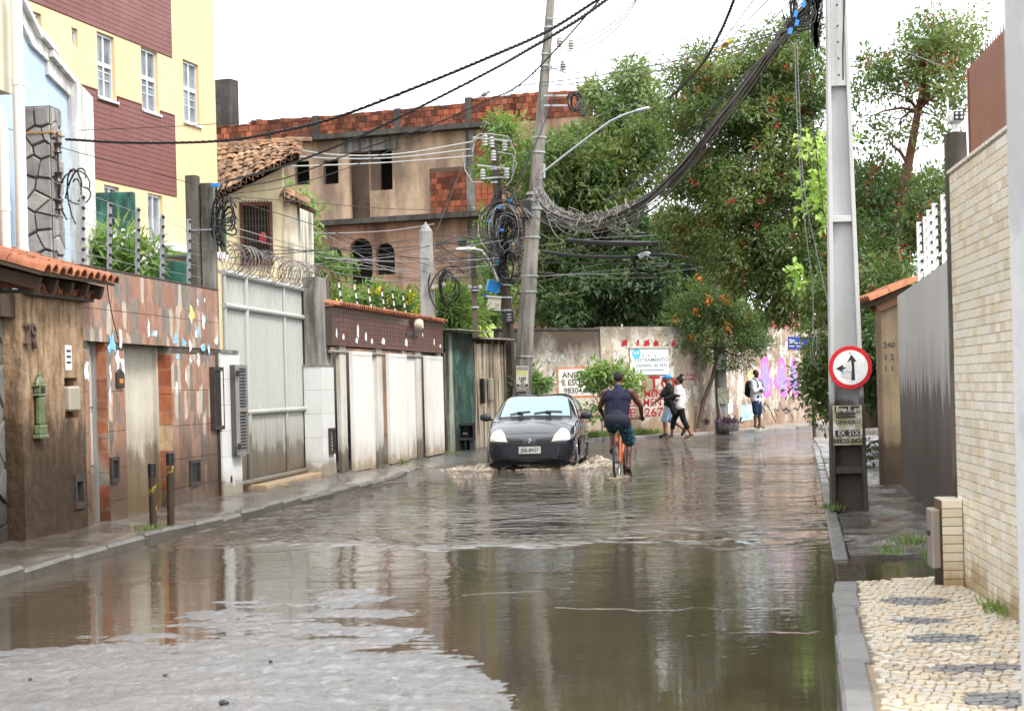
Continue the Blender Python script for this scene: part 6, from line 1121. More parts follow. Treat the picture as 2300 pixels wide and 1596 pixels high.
# thin pole with its lamp
Y3 = 43; tp3, b3_ = pole_px('thin_pole', 'thin brown square pole in front of the plank shed', Y3, [(1074, 990, 21), (1068, 740, 18), (1063, 562, 16)], brown_pole, 4); q3 = lambda x, y, dy=0: loc(x, y, Y3, b3_)+Vector((0, dy, 0))
for y_ in (645, 652, 690): MB().cyl(q3(1066, y_+2), q3(1066, y_-2), .12, n=8).build('band', alu, tp3)
for x_ in (1055, 1078): MB().lathe([(.02, -.05), (.05, -.03), (.05, .03), (.02, .05)], 8, Matrix.Translation(q3(x_, 645, -.1))).build('insulator', mat('white_porcelain', (.62, .62, .6)), tp3)
sl_ = thing('street_lamp', 'street lamp head on a curved arm above the thin pole', 'street lamp', T(*at(1120, 640, 44.6))); o_ = at(1120, 640, 44.6)
MB().tube([at(*p_, 44.4)-o_ for p_ in ((1118, 632), (1108, 605), (1094, 578), (1080, 562), (1062, 560))], .035, 8).build('arm', alu, sl_, smooth=60); MB().box(-.28, .22, -.1, .1, -.05, .04, Matrix.Translation(at(1050, 559, 44.3)-o_)).build('lamp_head', white_paint, sl_, bevel=.03); MB().lathe([(.1, 0), (.12, .12), (.05, .2)], 12, Matrix.Translation(at(1038, 552, 44.3)-o_)).build('photocell', black_pl, sl_, smooth=40)
# corner pole behind the shrub, thin post
Y4 = 49.3; cp4, b4_ = pole_px('corner_pole', 'grey concrete pole behind the orange-flowered shrub, pasted with posters', Y4, [(1624, 960, 29), (1616, 800, 27), (1606, 612, 23)], old_pole); q4 = lambda x, y, dy=0: loc(x, y, Y4, b4_)+Vector((0, dy, 0))
for x_, y_, m_ in ((1623, 888, mat('greyish_poster', (.42, .41, .3), .7, .35, 9, .1, patch=.7, pcol=(.1, .1, .1), pscale=12)), (1617, 812, paper)): MB().box(-.16, .16, -.01, .0, -.22, .22, Matrix.Translation(q4(x_, y_, -.2))).build('poster', m_, cp4)
MB().tube([q4(1612, 905, -.25), q4(1622, 958, -.3)], .015, 6).build('stay_rod', alu, cp4)
p_ = gnd(1829, 958, .2); one('sign_post', brown_pole, 'thin rusty post on the far pavement below the hanging shrub', 'post', MB().tube([(0, 0, -.2), (-.03, 0, 1.9)], .05, 8), T(p_.x, p_.y, .1))
# ------------------------------------------------------------------ cables
def cat_rom(P_, n=6):
    P_ = [P_[0]*2-P_[1]]+P_+[P_[-1]*2-P_[-2]]; o = []
    for i in range(1, len(P_)-2):
        for j in range(n):
            t = j/n; a, b, c, d = P_[i-1:i+3]; o.append(.5*((2*b)+(c-a)*t+(2*a-5*b+4*c-d)*t*t+(3*b-a-3*c+d)*t**3))
    return o+[P_[-2]]
def wire(label, pts, Ya, Yb_, r=.012, m=None, name='cable', group=None, twist=0, cat='cable', mb=None):
    n = len(pts); P_ = cat_rom([at(x, y, Ya+(Yb_-Ya)*i/(n-1)) for i, (x, y) in enumerate(pts)]); b = mb or MB()
    if twist:
        L_ = 0
        for ph in (0, 2.1, 4.2):
            Q = []
            for i in range(len(P_)-1):
                for k in range(4):
                    p_ = P_[i].lerp(P_[i+1], k/4); a = ph+(i*4+k)*1.1; Q.append(p_+Vector((math.cos(a)*r*.8, 0, math.sin(a)*r*.8)))
            b.tube(Q, r*.75, 4)
    else: b.tube(P_, r, 5)
    if mb: return
    return one(name, m or cable_m, label, cat, b, None, group, smooth=60)
wire('thick twisted black cable rising from the twin post to the sky, lower one', [(505, 408), (640, 372), (800, 310), (960, 232), (1100, 160), (1180, 115), (1290, 50), (1375, -10)], 25, 17, .013, twist=1)
wire('thick twisted black cable from the stone pillar across the yellow block', [(148, 313), (300, 321), (490, 317), (620, 297), (760, 262), (950, 190), (1100, 128), (1230, 70), (1350, -5)], 20.6, 17, .012, twist=1)
wire('black cable from the twin post crossing in front of the leaning pole', [(512, 424), (640, 400), (800, 340), (960, 285), (1080, 232), (1165, 192), (1250, 110), (1330, 20), (1380, -40)], 25, 18, .009)
wire('thin black cable sagging from the twin post over the brick building', [(512, 436), (640, 420), (800, 370), (980, 290), (1150, 205), (1170, 190)], 25, 30, .006)
wire('thin wire over the brick parapet running to the right pole', [(175, 293), (490, 278), (720, 246), (960, 205), (1300, 145), (1600, 96), (1790, 50)], 21, 20, .004)
wire('upper of two lines joining the leaning pole to the right pole', [(1165, 192), (1330, 172), (1560, 128), (1700, 90), (1850, 40)], 44, 20.2, .011); wire('lower of two lines joining the leaning pole to the right pole', [(1165, 194), (1260, 190), (1450, 165), (1640, 118), (1850, 55)], 44, 20.2, .009)
wire('steep twisted rope-like cable through the top of the berry tree', [(1655, -15), (1620, 70), (1580, 140), (1545, 180), (1500, 225)], 22, 30, .016, twist=1)
for i, (d, lab) in enumerate(((0, 'upper'), (8, 'middle'), (20, 'lowest'))): wire(lab+' pale insulated line from the cream house to the dark pole top', [(628, 330+d*2.2), (760, 348+d*1.3-i*2), (900, 345+d*.6+i*3), (1062, 318+i*16)], 40, 45, .017, mat('white_cable', (.62, .62, .62)), group='pale lines to the dark pole')
for i in range(3): wire(('upper', 'middle', 'lower')[i]+' high line leaving the leaning pole for the top of the picture', [(1284, 92+i*12), (1330, 80+i*12), (1385, 45+i*10), (1425, 0+i*5), (1440, -30)], 44, 40, .012, grey_cable, group='high lines at the leaning pole')
for i in range(4): wire('steep stay line running down from the crossarms of the leaning pole', [(1268+i*6, 130), (1215-i*10, 300+i*20), (1150-i*16, 450+i*30), (1110-i*18, 600+i*20)], 44, 42.5, .0055, cable_m, group='stay lines at the leaning pole')
# heavy sagging bundle from the leaning pole to the right pole
hb = thing('cable_bundle', 'heavy sagging bundle of dozens of cables from leaning pole to right pole', 'cables', T(*at(1205, 450, 44))); o_ = at(1205, 450, 44); m1, m2 = MB(), MB()
ctl = [(1207, 432), (1235, 470), (1285, 492), (1340, 492), (1400, 470), (1460, 440), (1520, 385), (1570, 330), (1620, 265), (1670, 200), (1720, 130), (1765, 70), (1800, 25), (1850, -20)]
for s_ in range(44):
    dx, dy = random.gauss(0, 5), random.gauss(0, 8); sg_ = random.uniform(-3, 16)*(1 if random.random() < .6 else .2); n = len(ctl); P_ = []
    for i, (x, y) in enumerate(ctl):
        f = i/(n-1); P_.append(at(x+dx*(1-.35*f)+random.gauss(0, 1.4), y+dy*(1-.3*f)+sg_*math.sin(math.pi*min(1, f*1.6))+random.gauss(0, 1.4), 43.9-23.6*f)-o_)
    (m1 if s_ % 2 else m2).tube(cat_rom(P_, 3), .0085, 4)
m1.build('dark_strands', flat('dusty_cable', (.05, .047, .045), .7), hb, smooth=60); m2.build('grey_strands', flat('dusty_grey_cable', (.2, .19, .18), .7), hb, smooth=60)
m3 = MB()
for _ in range(90):
    f = random.random()*.36; i = f*13; j = int(i); x = ctl[j][0]+(ctl[j+1][0]-ctl[j][0])*(i-j); y = ctl[j][1]+(ctl[j+1][1]-ctl[j][1])*(i-j); Y_ = 43.6-23.6*f; a = at(x+random.gauss(0, 4), y+random.gauss(0, 10), Y_)-o_
    m3.tube([a, a+Vector((random.gauss(0, .05), 0, random.gauss(0, .06))), a+Vector((random.gauss(0, .07), 0, random.gauss(-.03, .09)))], .008, 4)
tag(m3.build('tie_ends', flat('pale_tie', (.45, .42, .36), .7), hb), kind='stuff'); m4 = MB()
for _ in range(16):
    x = random.uniform(1225, 1440); y = np.interp(x, [c[0] for c in ctl], [c[1] for c in ctl]); w_ = random.uniform(40, 130); d_ = random.uniform(20, 75); P_ = [at(x-w_/2, y, 43)-o_, at(x-w_*.25, y+d_*.7, 42.6)-o_, at(x+w_*.1, y+d_, 42.4)-o_, at(x+w_*.4, y+d_*.5, 42)-o_, at(x+w_*.5, y+2, 41.6)-o_]
    m4.tube(cat_rom(P_, 4), .01, 4)
m4.build('hanging_loops', flat('dusty_grey_cable', (.2, .19, .18)), hb, smooth=60)
# cables on the right pole
rc = thing('hanging_cable_coil', 'black bunch of coiled cables hanging at the top of the right pole', 'cables', T(*at(1832, 0, 19.6))); o_ = at(1832, 0, 19.6); mb_ = MB()
for _ in range(46):
    x = random.gauss(1832, 7); P_ = [at(x+random.gauss(0, 3), -30, 19.6)-o_, at(x+random.gauss(0, 5), 30, 19.6)-o_, at(1833+random.gauss(0, 6), 70+random.gauss(0, 14), 19.6)-o_, at(1833+random.gauss(0, 4), 100+random.gauss(0, 10), 19.6)-o_]
    mb_.tube(cat_rom(P_, 3), .006, 4)
mb_.build('strands', cable_m, rc, smooth=60); tangle(MB(), at(1800, 20, 19.6)-o_, .22, 30, .006).build('loose_loops', cable_m, rc, smooth=60)
for x_, y_ in ((1787, 32), (1775, 70), (1790, 52), (1805, 10)): MB().box(-.02, .02, -.01, .01, -.035, .035, Matrix.Translation(at(x_, y_, 19.5)-o_) @ R(.3, 'Y')).build('blue_clip', blue_m, rc)
for i, (pts, lab) in enumerate((([(1785, 95), (1790, 250), (1800, 420), (1815, 560), (1826, 650), (1826, 742)], 'left of two pale wires hanging straight down beside the concrete pole'), ([(1790, 90), (1796, 240), (1806, 420), (1835, 570), (1862, 690)], 'right of two pale wires hanging down to the sign on the pole'), ([(1815, 60), (1822, 200), (1835, 360), (1850, 480)], 'thin dark wire hanging close beside the concrete pole'), ([(1710, 165), (1712, 220), (1730, 260), (1745, 268)], 'short pale loop hanging from the cable bundle'), ([(1900, 40), (1960, 80), (2040, 118), (2120, 150)], 'thin wire from the concrete pole to the right-hand tree'))): wire(lab, pts, 20, 20.5 if i != 3 else 24, .005, grey_cable if i != 2 else cable_m)
for i in range(7): wire('thin line fanning from the right pole down through the berry tree', [(1780-i*4, 60+i*6), (1690-i*16, 150+i*16), (1580-i*14, 270+i*18), (1460-i*20, 400+i*10)], 20.5, 36, .005, group='thin lines through the berry tree')
for i, (pts, Ya_, Yb2) in enumerate((([(1790, 60), (1600, 108), (1400, 150), (1240, 172)], 20.3, 44), ([(1795, 75), (1640, 140), (1500, 205), (1330, 262)], 20.3, 44), ([(1780, 40), (1640, 66), (1450, 120), (1240, 180)], 20.3, 44), ([(1735, -10), (1640, 90), (1560, 190), (1470, 290)], 20, 38), ([(1700, -10), (1620, 95), (1530, 200), (1450, 310)], 20, 38), ([(1760, 20), (1690, 90), (1600, 200), (1500, 330)], 20, 38), ([(1240, 60), (1160, 190), (1060, 330), (980, 520)], 44, 40), ([(1235, 65), (1190, 190), (1150, 300), (1115, 420)], 44, 45), ([(512, 440), (700, 455), (900, 470), (1080, 470)], 25, 45), ([(508, 445), (690, 500), (860, 560), (975, 600)], 25, 40))):
    wire('slim dark wire crossing the open air between the poles', pts, Ya_, Yb2, .0065, cable_m, group='slim wires between the poles')
# low dark cables and the fan of service wires
for i, (pts, r_, lab) in enumerate((([(1270, 540), (1340, 545), (1430, 548), (1500, 545)], .06, 'thick black splice closure slung under the cable bundle'), ([(1215, 565), (1300, 575), (1400, 578), (1480, 572), (1560, 582)], .045, 'black cable bundle below the splice closure'), ([(1215, 590), (1330, 592), (1440, 592), (1560, 596)], .014, 'thin cable below the black splice cables'), ([(1215, 620), (1330, 615), (1480, 612), (1580, 600)], .008, 'lowest pale wire in front of the mango leaves'))): wire(lab, pts, 44, 42.5, r_, cable_m if i < 3 else grey_cable)
lo = MB()
for _ in range(9): c_ = at(1465, 590, 43); a = random.uniform(.35, .6); ph = random.random(); lo.tube([c_+Vector((1.1*a*math.cos(t+ph)+random.gauss(0, .02), 0, .55*a*math.sin(t+ph))) for t in np.linspace(0, 5.6, 18)], .012, 4)
one('cable_coil', cable_m, 'loose coil of spare black cable hanging among the leaves', 'cables', lo, smooth=60); wire('grey metal splice clamp on the spare cable coil', [(1435, 578), (1450, 570), (1470, 578)], 43, 43, .07, mat('lamp_grey', (.45, .47, .48)), 'splice_clamp', cat='clamp')
fan = 'thin service wires behind the garages'
for i in range(20):
    y0 = random.uniform(500, 620); y1 = random.uniform(480, 640); sg_ = random.uniform(6, 34); xe = random.choice((975, 1062, 1120, 1130)); xs_ = random.choice((515, 700, 705, 730))
    wire('thin dark service wire strung across the front of the unfinished building', [(xs_, y0), (xs_*.66+xe*.34, y0*.66+y1*.34+sg_*.8), (xs_*.33+xe*.67, y0*.33+y1*.67+sg_), (xe, y1)], 33, 43.5, random.choice((.005, .006, .009)), cable_m if random.random() < .7 else grey_cable, group=fan)
for i in range(22):
    y0 = random.uniform(520, 640); y1 = random.uniform(490, 630); wire('thin dark wire strung between the square post and the dark pole', [(980, y0), (1030, (y0+y1)/2+random.uniform(4, 26)), (1075, (y0+y1)/2+random.uniform(4, 26)), (1130, y1)], 39.5, 45, random.choice((.006, .008, .012)), cable_m, group='wires between square post and dark pole')
for i in range(14):
    y0 = random.uniform(490, 640); y1 = y0+random.uniform(-40, 30); wire('thin wire running past the leaning pole in front of the mango leaves', [(1130, y0), (1220, y0+random.uniform(-8, 22)), (1340, y1+random.uniform(0, 16)), (1500, y1)], 45, 43, random.choice((.005, .007)), cable_m if random.random() < .6 else grey_cable, group='wires in front of the mango leaves')
wire('wire loop dropping from the tiled wall fence down its face', [(237, 600), (243, 660), (255, 720), (268, 770)], 19.2, 19.4, .006); wire('thin wire from the left edge past the stone pillar', [(0, 286), (60, 300), (150, 335), (300, 375), (440, 415)], 20.3, 24, .005)
# birds
def bird(label, c, body, belly, s_, az):
    t = thing('bird', label, 'bird', T(*c) @ R(az)); MB().lathe([(.004, -.09*s_), (.03*s_, -.05*s_), (.045*s_, 0), (.03*s_, .05*s_), (.026*s_, .07*s_), (.032*s_, .095*s_), (.02*s_, .12*s_), (.003, .15*s_)], 12, R(1.05, 'Y') @ T(0, 0, 0)).build('body', body, t, smooth=60)
    MB().box(-.17*s_, -.06*s_, -.02*s_, .02*s_, -.06*s_, -.045*s_).build('tail', body, t); MB().lathe([(.002, -.07*s_), (.03*s_, 0), (.002, .05*s_)], 8, T(.0, -.035*s_, .0) @ R(1.3, 'Y') @ S(1, .4, 1)).build('wing', belly, t, smooth=60)
    for y_ in (-.012, .012): MB().tube([(0, y_*s_, -.09*s_), (0, y_*s_, -.03*s_)], .004*s_, 4).build('leg', dark_metal, t)
    return t
bird('grey pigeon perched on the brick parapet', at(1088, 212, 58.3), flat('pigeon_grey', (.2, .2, .22)), flat('pigeon_wing', (.12, .12, .14)), 1.7, .2); bird('small yellow-breasted bird perched on a wire above the berry tree', at(1630, 100, 24.4), flat('bird_yellow', (.65, .5, .05)), flat('bird_brown', (.12, .09, .05)), 1.0, -.3)
# ------------------------------------------------------------------ hatchback
from mathutils.bvhtree import BVHTree
#        y    [(x,z): bottom, lower side, widest, shoulder, top edge, top centre]
ST = [(0.00, [(.46, .27), (.50, .33), (.53, .45), (.50, .555), (.34, .60), (0, .61)]), (.03, [(.58, .24), (.61, .32), (.64, .46), (.61, .59), (.42, .635), (0, .65)]),
      (.10, [(.69, .21), (.72, .32), (.745, .47), (.72, .64), (.50, .685), (0, .70)]), (.25, [(.75, .19), (.78, .32), (.80, .48), (.775, .71), (.56, .765), (0, .785)]), (.50, [(.77, .18), (.80, .32), (.82, .5), (.80, .79), (.62, .86), (0, .885)]),
      (.85, [(.78, .18), (.81, .32), (.825, .52), (.81, .86), (.66, .935), (0, .96)]), (1.08, [(.78, .18), (.81, .32), (.825, .53), (.815, .895), (.70, .975), (0, 1.005)]), (1.30, [(.78, .18), (.81, .32), (.825, .54), (.81, .915), (.655, 1.12), (0, 1.155)]),
      (1.62, [(.78, .18), (.81, .32), (.825, .54), (.805, .935), (.595, 1.325), (0, 1.355)]), (1.85, [(.78, .18), (.81, .32), (.825, .55), (.805, .945), (.575, 1.375), (0, 1.40)]), (2.3, [(.78, .18), (.81, .32), (.825, .55), (.805, .955), (.575, 1.395), (0, 1.42)]),
      (2.8, [(.78, .18), (.81, .32), (.825, .55), (.80, .965), (.57, 1.375), (0, 1.405)]), (3.25, [(.78, .19), (.80, .32), (.815, .55), (.785, .97), (.555, 1.32), (0, 1.35)]), (3.5, [(.76, .2), (.785, .33), (.80, .56), (.765, .95), (.57, 1.16), (0, 1.19)]),
      (3.66, [(.73, .22), (.75, .34), (.765, .56), (.735, .9), (.60, .97), (0, .985)]), (3.77, [(.66, .26), (.68, .35), (.69, .55), (.66, .82), (.56, .86), (0, .87)])]
_sy = [s[0] for s in ST]; _sx = np.array([[p[0] for p in s[1]] for s in ST]); _sz = np.array([[p[1] for p in s[1]] for s in ST])
def hermite(xs, vs, x):
    i = min(max(int(np.searchsorted(xs, x))-1, 0), len(xs)-2); h = xs[i+1]-xs[i]; t = (x-xs[i])/h
    g = lambda k: (vs[min(k+1, len(xs)-1)]-vs[max(k-1, 0)])/(xs[min(k+1, len(xs)-1)]-xs[max(k-1, 0)])
    return (2*t**3-3*t**2+1)*vs[i]+(t**3-2*t**2+t)*h*g(i)+(-2*t**3+3*t**2)*vs[i+1]+(t**3-t**2)*h*g(i+1)
def car_surf(y, t):
    X = hermite(_sy, _sx, y); Z = hermite(_sy, _sz, y); k = np.arange(6.); return float(hermite(k, X, t)), float(hermite(k, Z, t))
c_ = at(1187, 900, 32.3)
car = thing('car', 'dark charcoal hatchback driving towards us through the flood water', 'car', T(c_.x, 32.3, -.08) @ R(-.115))
paint = NT('charcoal_car_paint'); paint = paint.done(paint.ramp(paint.noise(3, 4), (.35, (.008, .01, .016)), (.7, (.014, .016, .024))), .24, Coat_Weight=1., Coat_Roughness=.04, Specular_IOR_Level=.5)
bump_m = mat('navy_bumper_plastic', (.012, .014, .02), .42, .2, 5, .08, 60); trim = flat('black_trim', (.012, .012, .013), .5); c_glass = NT('reflective_windscreen'); c_glass = c_glass.done((.33, .43, .45), .05, Metallic=.85); s_glass = NT('car_side_glass'); s_glass = s_glass.done((.03, .04, .045), .03, Specular_IOR_Level=1.)
ny, nt = 190, 56; yv = np.concatenate([np.linspace(0, .3, 40), np.linspace(.3, 3.77, 150)[1:]]); tv = np.linspace(0, 5, nt); G_ = [[car_surf(y, t) for t in tv] for y in yv]
WH = [(.74, .29), (3.21, .29)]; hole = lambda y, z: any((y-a)**2+(z-b)**2 < .345**2 for a, b in WH)
vs_, ix, fs = [], {}, []
for s_ in (1, -1):
    for i, y in enumerate(yv):
        for j in range(nt): ix[(s_, i, j)] = len(vs_); vs_.append((s_*G_[i][j][0], y, G_[i][j][1]))
    for i in range(len(yv)-1):
        for j in range(nt-1):
            if tv[j] < 3 and hole((yv[i]+yv[i+1])/2, (G_[i][j][1]+G_[i+1][j+1][1])/2): continue
            q_ = (ix[(s_, i, j)], ix[(s_, i, j+1)], ix[(s_, i+1, j+1)], ix[(s_, i+1, j)]); fs.append(q_ if s_ < 0 else q_[::-1])
    fs.append(tuple(ix[(s_, 0, j)] for j in (range(nt) if s_ > 0 else range(nt-1, -1, -1))) ) if False else None
front = [ix[(1, 0, j)] for j in range(nt)]+[ix[(-1, 0, j)] for j in range(nt-2, -1, -1)]; rear = [ix[(1, len(yv)-1, j)] for j in range(nt)]+[ix[(-1, len(yv)-1, j)] for j in range(nt-2, -1, -1)]
fs += [tuple(front), tuple(rear[::-1])]; mb = MB(); mb.v = vs_; mb.f = fs; body = mb.build('body', paint, car, smooth=50)
bvh = BVHTree.FromPolygons([Vector(v) for v in vs_], fs)
def patch(poly, view, name, m, off=.004, rings=5, parent=None, n_sub=4, sgn=1, smooth=40):
    """lay a panel outlined in front (x,z), side (y,z) or plan (x,y) coordinates onto the body surface"""
    pts = []
    for a, b in zip(poly, poly[1:]+poly[:1]): pts += [(a[0]+(b[0]-a[0])*k/n_sub, a[1]+(b[1]-a[1])*k/n_sub) for k in range(n_sub)]
    cx_, cz_ = sum(p[0] for p in pts)/len(pts), sum(p[1] for p in pts)/len(pts); rows = []
    def hit(u, v):
        if view == 'front': o, d = Vector((u, -2, v)), Vector((0, 1, 0))
        elif view == 'side': o, d = Vector((3*sgn, u, v)), Vector((-sgn, 0, 0))
        else: o, d = Vector((u, v, 3)), Vector((0, 0, -1))
        h = bvh.ray_cast(o, d)
        if h[0] is None: return o+d*2
        nn = h[1] if h[1].dot(d) < 0 else -h[1]; return h[0]+nn*off-d*.0015
    for r in range(rings+1):
        k = max(r/rings, .02); rr = [hit(cx_+(x-cx_)*k, cz_+(z-cz_)*k) for x, z in pts]; rows.append(rr+[rr[0]])
    return MB().grid(rows).build(name, m, parent or car, smooth=smooth)
for s_ in (1, -1):
    hl = patch([(s_*.405, .585), (s_*.72, .60), (s_*.735, .66), (s_*.70, .745), (s_*.63, .80), (s_*.55, .805), (s_*.46, .71)], 'front', 'headlight', mat('yellowed_headlamp', (.55, .53, .38), .15, .2, 6, .05, coat=.6), .006)
    patch([(s_*.46, .60), (s_*.57, .605), (s_*.57, .68), (s_*.50, .70)], 'front', 'reflector', mat('lamp_reflector', (.75, .74, .6), .15, .1, 9, 0, metal=.4), .009, parent=hl)
    patch([(s_*.62, .61), (s_*.70, .62), (s_*.69, .70), (s_*.63, .70)], 'front', 'reflector', mat('lamp_reflector', (.75, .74, .6)), .009, parent=hl)
    gr = patch([(s_*.09, .572), (s_*.385, .572), (s_*.40, .60), (s_*.44, .655), (s_*.13, .635)], 'front', 'grille', trim, .004)
    for k in range(3): z_ = .582+k*.02; patch([(s_*.11, z_), (s_*(.385+k*.018), z_), (s_*(.39+k*.018), z_+.007), (s_*.11, z_+.007)], 'front', 'grille_slat', flat('slat_grey', (.06, .06, .065), .35), .012, 2, gr)
    patch([(s_*.60+.075*math.cos(a), .365+.06*math.sin(a)) for a in np.linspace(0, 6.283, 13)[:-1]], 'front', 'fog_lamp_blank', trim, .004)
    patch([(s_*.40, .35), (s_*.50, .355), (s_*.50, .375), (s_*.40, .37)], 'front', 'bumper_slot', trim, .004, 2)
patch([(-.70, .225), (.70, .225), (.745, .35), (.74, .47), (.70, .57), (.38, .565), (.10, .562), (.085, .53), (-.085, .53), (-.10, .562), (-.38, .565), (-.70, .57), (-.74, .47), (-.745, .35)], 'front', 'bumper', bump_m, .003, 8)
patch([(-.37, .275), (.37, .275), (.40, .345), (-.40, .345)], 'front', 'lower_intake', trim, .006); patch([(-.105, .53), (.105, .53), (.12, .60), (.07, .655), (-.07, .655), (-.12, .60)], 'front', 'nose_panel', paint, .006)
em = [(0, .545), (.036, .60), (0, .655), (-.036, .60)]; emi = [(x*.42, .60+(z-.60)*.5) for x, z in em]; e0 = bvh.ray_cast(Vector((0, -2, .6)), Vector((0, 1, 0)))[0].y-.022
chrome = flat('chrome', (.75, .75, .76), .12, Metallic=1.); b_ = MB(); n_ = 4
b_.add([(x, e0, z) for x, z in em]+[(x, e0-.014, z) for x, z in [(q[0]*.72, .60+(q[1]-.60)*.76) for q in em]]+[(x, e0-.004, z) for x, z in emi], [(i, (i+1) % 4, 4+(i+1) % 4, 4+i) for i in range(4)]+[(4+i, 4+(i+1) % 4, 8+(i+1) % 4, 8+i) for i in range(4)]); b_.build('emblem', chrome, car)
pl_ = MB().box(-.2, .2, -.008, .0, -.065, .065).build('licence_plate', mat('grey_plate', (.50, .49, .44), .4, .15, 8), car, T(0, -.012, .43) @ R(-.1, 'X'), bevel=.004); text('JSB-8937', .088, ink, 'plate_number', pl_, T(0, -.0095, -.006), .001, 1.02, .02); MB().box(-.19, .19, -.0092, -.008, .048, .05).build('plate_line', ink, pl_)
for x_ in (-.1, .1): MB().box(x_-.02, x_+.02, -.01, -.008, .045, .055).build('plate_bolt', trim, pl_)
# glass
ws = [(-.655, 1.14), (.655, 1.14), (.64, 1.28), (.575, 1.62), (.50, 1.665), (.25, 1.685), (-.25, 1.685), (-.50, 1.665), (-.575, 1.62), (-.64, 1.28)]
patch([(x*1.05, y-(.012 if y < 1.3 else -.015)) for x, y in ws], 'top', 'windscreen_seal', trim, .002, 8); patch(ws, 'top', 'windscreen', c_glass, .0055, 10)
for x0, x1, x2 in ((-.02, .30, .50), (-.48, -.28, -.1)):
    P_ = []
    for x_ in np.linspace(x0, x2, 9): h = bvh.ray_cast(Vector((x_, 1.175+.05*math.sin((x_-x0)*4), 3)), Vector((0, 0, -1)))[0]; P_.append(h+Vector((0, -.012, .018)))
    wp = MB().tube(P_, .011, 5).build('wiper', trim, car); mid = P_[4]; MB().tube([mid, mid+Vector((.06, -.09, -.03))], .014, 5).box(-.05, .05, -.03, .03, -.015, .015, Matrix.Translation(mid)).build('wiper_arm', trim, wp)
for s_ in (1, -1):
    patch([(1.42, .965), (2.12, .985), (2.12, 1.30), (1.80, 1.295), (1.62, 1.23)], 'side', 'side_window', s_glass, .005, 6, sgn=s_); patch([(2.2, .985), (2.78, .995), (2.78, 1.285), (2.2, 1.30)], 'side', 'side_window', s_glass, .005, 6, sgn=s_); patch([(2.86, 1.0), (3.22, 1.03), (3.12, 1.22), (2.86, 1.27)], 'side', 'side_window', s_glass, .005, 6, sgn=s_)
    for nm, y0, y1 in (('door', 1.24, 2.15), ('door', 2.17, 2.95)):
        d_ = patch([(y0, .30), (y1 if y1 < 2.9 else 2.82, .30), (y1, .62), (y1-.02, .93), (y0+.06, .915)], 'side', nm, paint, .004, 6, sgn=s_); patch([(y1-.2, .845), (y1-.06, .85), (y1-.06, .88), (y1-.2, .875)], 'side', 'door_handle', trim, .018, 2, d_, sgn=s_)
        patch([(y0+.03, .47), (y1-.04, .47), (y1-.04, .53), (y0+.03, .53)], 'side', 'rub_strip', flat('strip_grey', (.1, .1, .105), .4), .012, 3, d_, sgn=s_)
    for a, b in WH:
        ar_ = MB().tube([(s_*(car_surf(a+.35*math.cos(t), 1.6)[0]+.004), a+.35*math.cos(t), b+.35*math.sin(t)) for t in np.linspace(-.25, 3.39, 22)], .016, 6).build('wheel_arch', paint, car, smooth=60)
        MB().box(min(s_*.45, s_*.74), max(s_*.45, s_*.74), a-.36, a+.36, .1, .62).build('wheel_well', trim, car)
        w_ = thing('x', None, None) if False else MB().lathe([(.19, -.085), (.27, -.085), (.288, -.06), (.29, 0), (.288, .06), (.27, .085), (.19, .085)], 28, T(s_*.715, a, .285) @ R(math.pi/2, 'Y')).build('wheel', flat('tyre_rubber', (.018, .018, .018), .75), car, smooth=40)
        MB().lathe([(.2, -.0), (.195, .03), (.05, .02), (.03, .035)], 24, T(s_*(.715+.05*1), a, .285) @ R(s_*math.pi/2, 'Y')).build('rim', flat('rim_silver', (.4, .4, .41), .35, Metallic=.6), w_, smooth=30)
        for k in range(7): an = k*2*math.pi/7; MB().box(-.02, .02, .05, .19, 0, .012, T(s_*.795, a, .285) @ R(s_*math.pi/2, 'Y') @ R(an)).build('spoke', flat('rim_silver', (.4, .4, .41)), w_)
    mr = MB().lathe([(.004, -.11), (.055, -.09), (.075, -.02), (.075, .04), (.05, .09), (.004, .105)], 14, T(s_*.955, 1.24, 1.02) @ R(math.pi/2, 'Y') @ S(1, .75, 1)).build('wing_mirror', flat('mirror_plastic', (.03, .032, .036), .5), car, smooth=60); MB().box(min(s_*.78, s_*.9), max(s_*.78, s_*.9), 1.24, 1.29, .955, .99).build('mirror_stalk', trim, mr)
patch([(-.70, 1.07), (.70, 1.07), (.69, 1.125), (-.69, 1.125)], 'top', 'cowl', trim, .003, 3); patch([(-.62, .16), (.62, .16), (.66, .6), (.69, 1.04), (-.69, 1.04), (-.66, .6)], 'top', 'bonnet', mat('sun_faded_bonnet', (.012, .014, .02), .26, .5, 1.6, .01, coat=.8), .003, 8)
h = bvh.ray_cast(Vector((-.02, 1.95, 3)), Vector((0, 0, -1)))[0]; MB().lathe([(.03, 0), (.022, .02), (.008, .035), (.003, .2)], 10, Matrix.Translation(h) @ R(-.5, 'X')).build('antenna', trim, car, smooth=40)
MB().box(-.74, .74, .3, 3.6, .16, .3).build('underbody', trim, car)
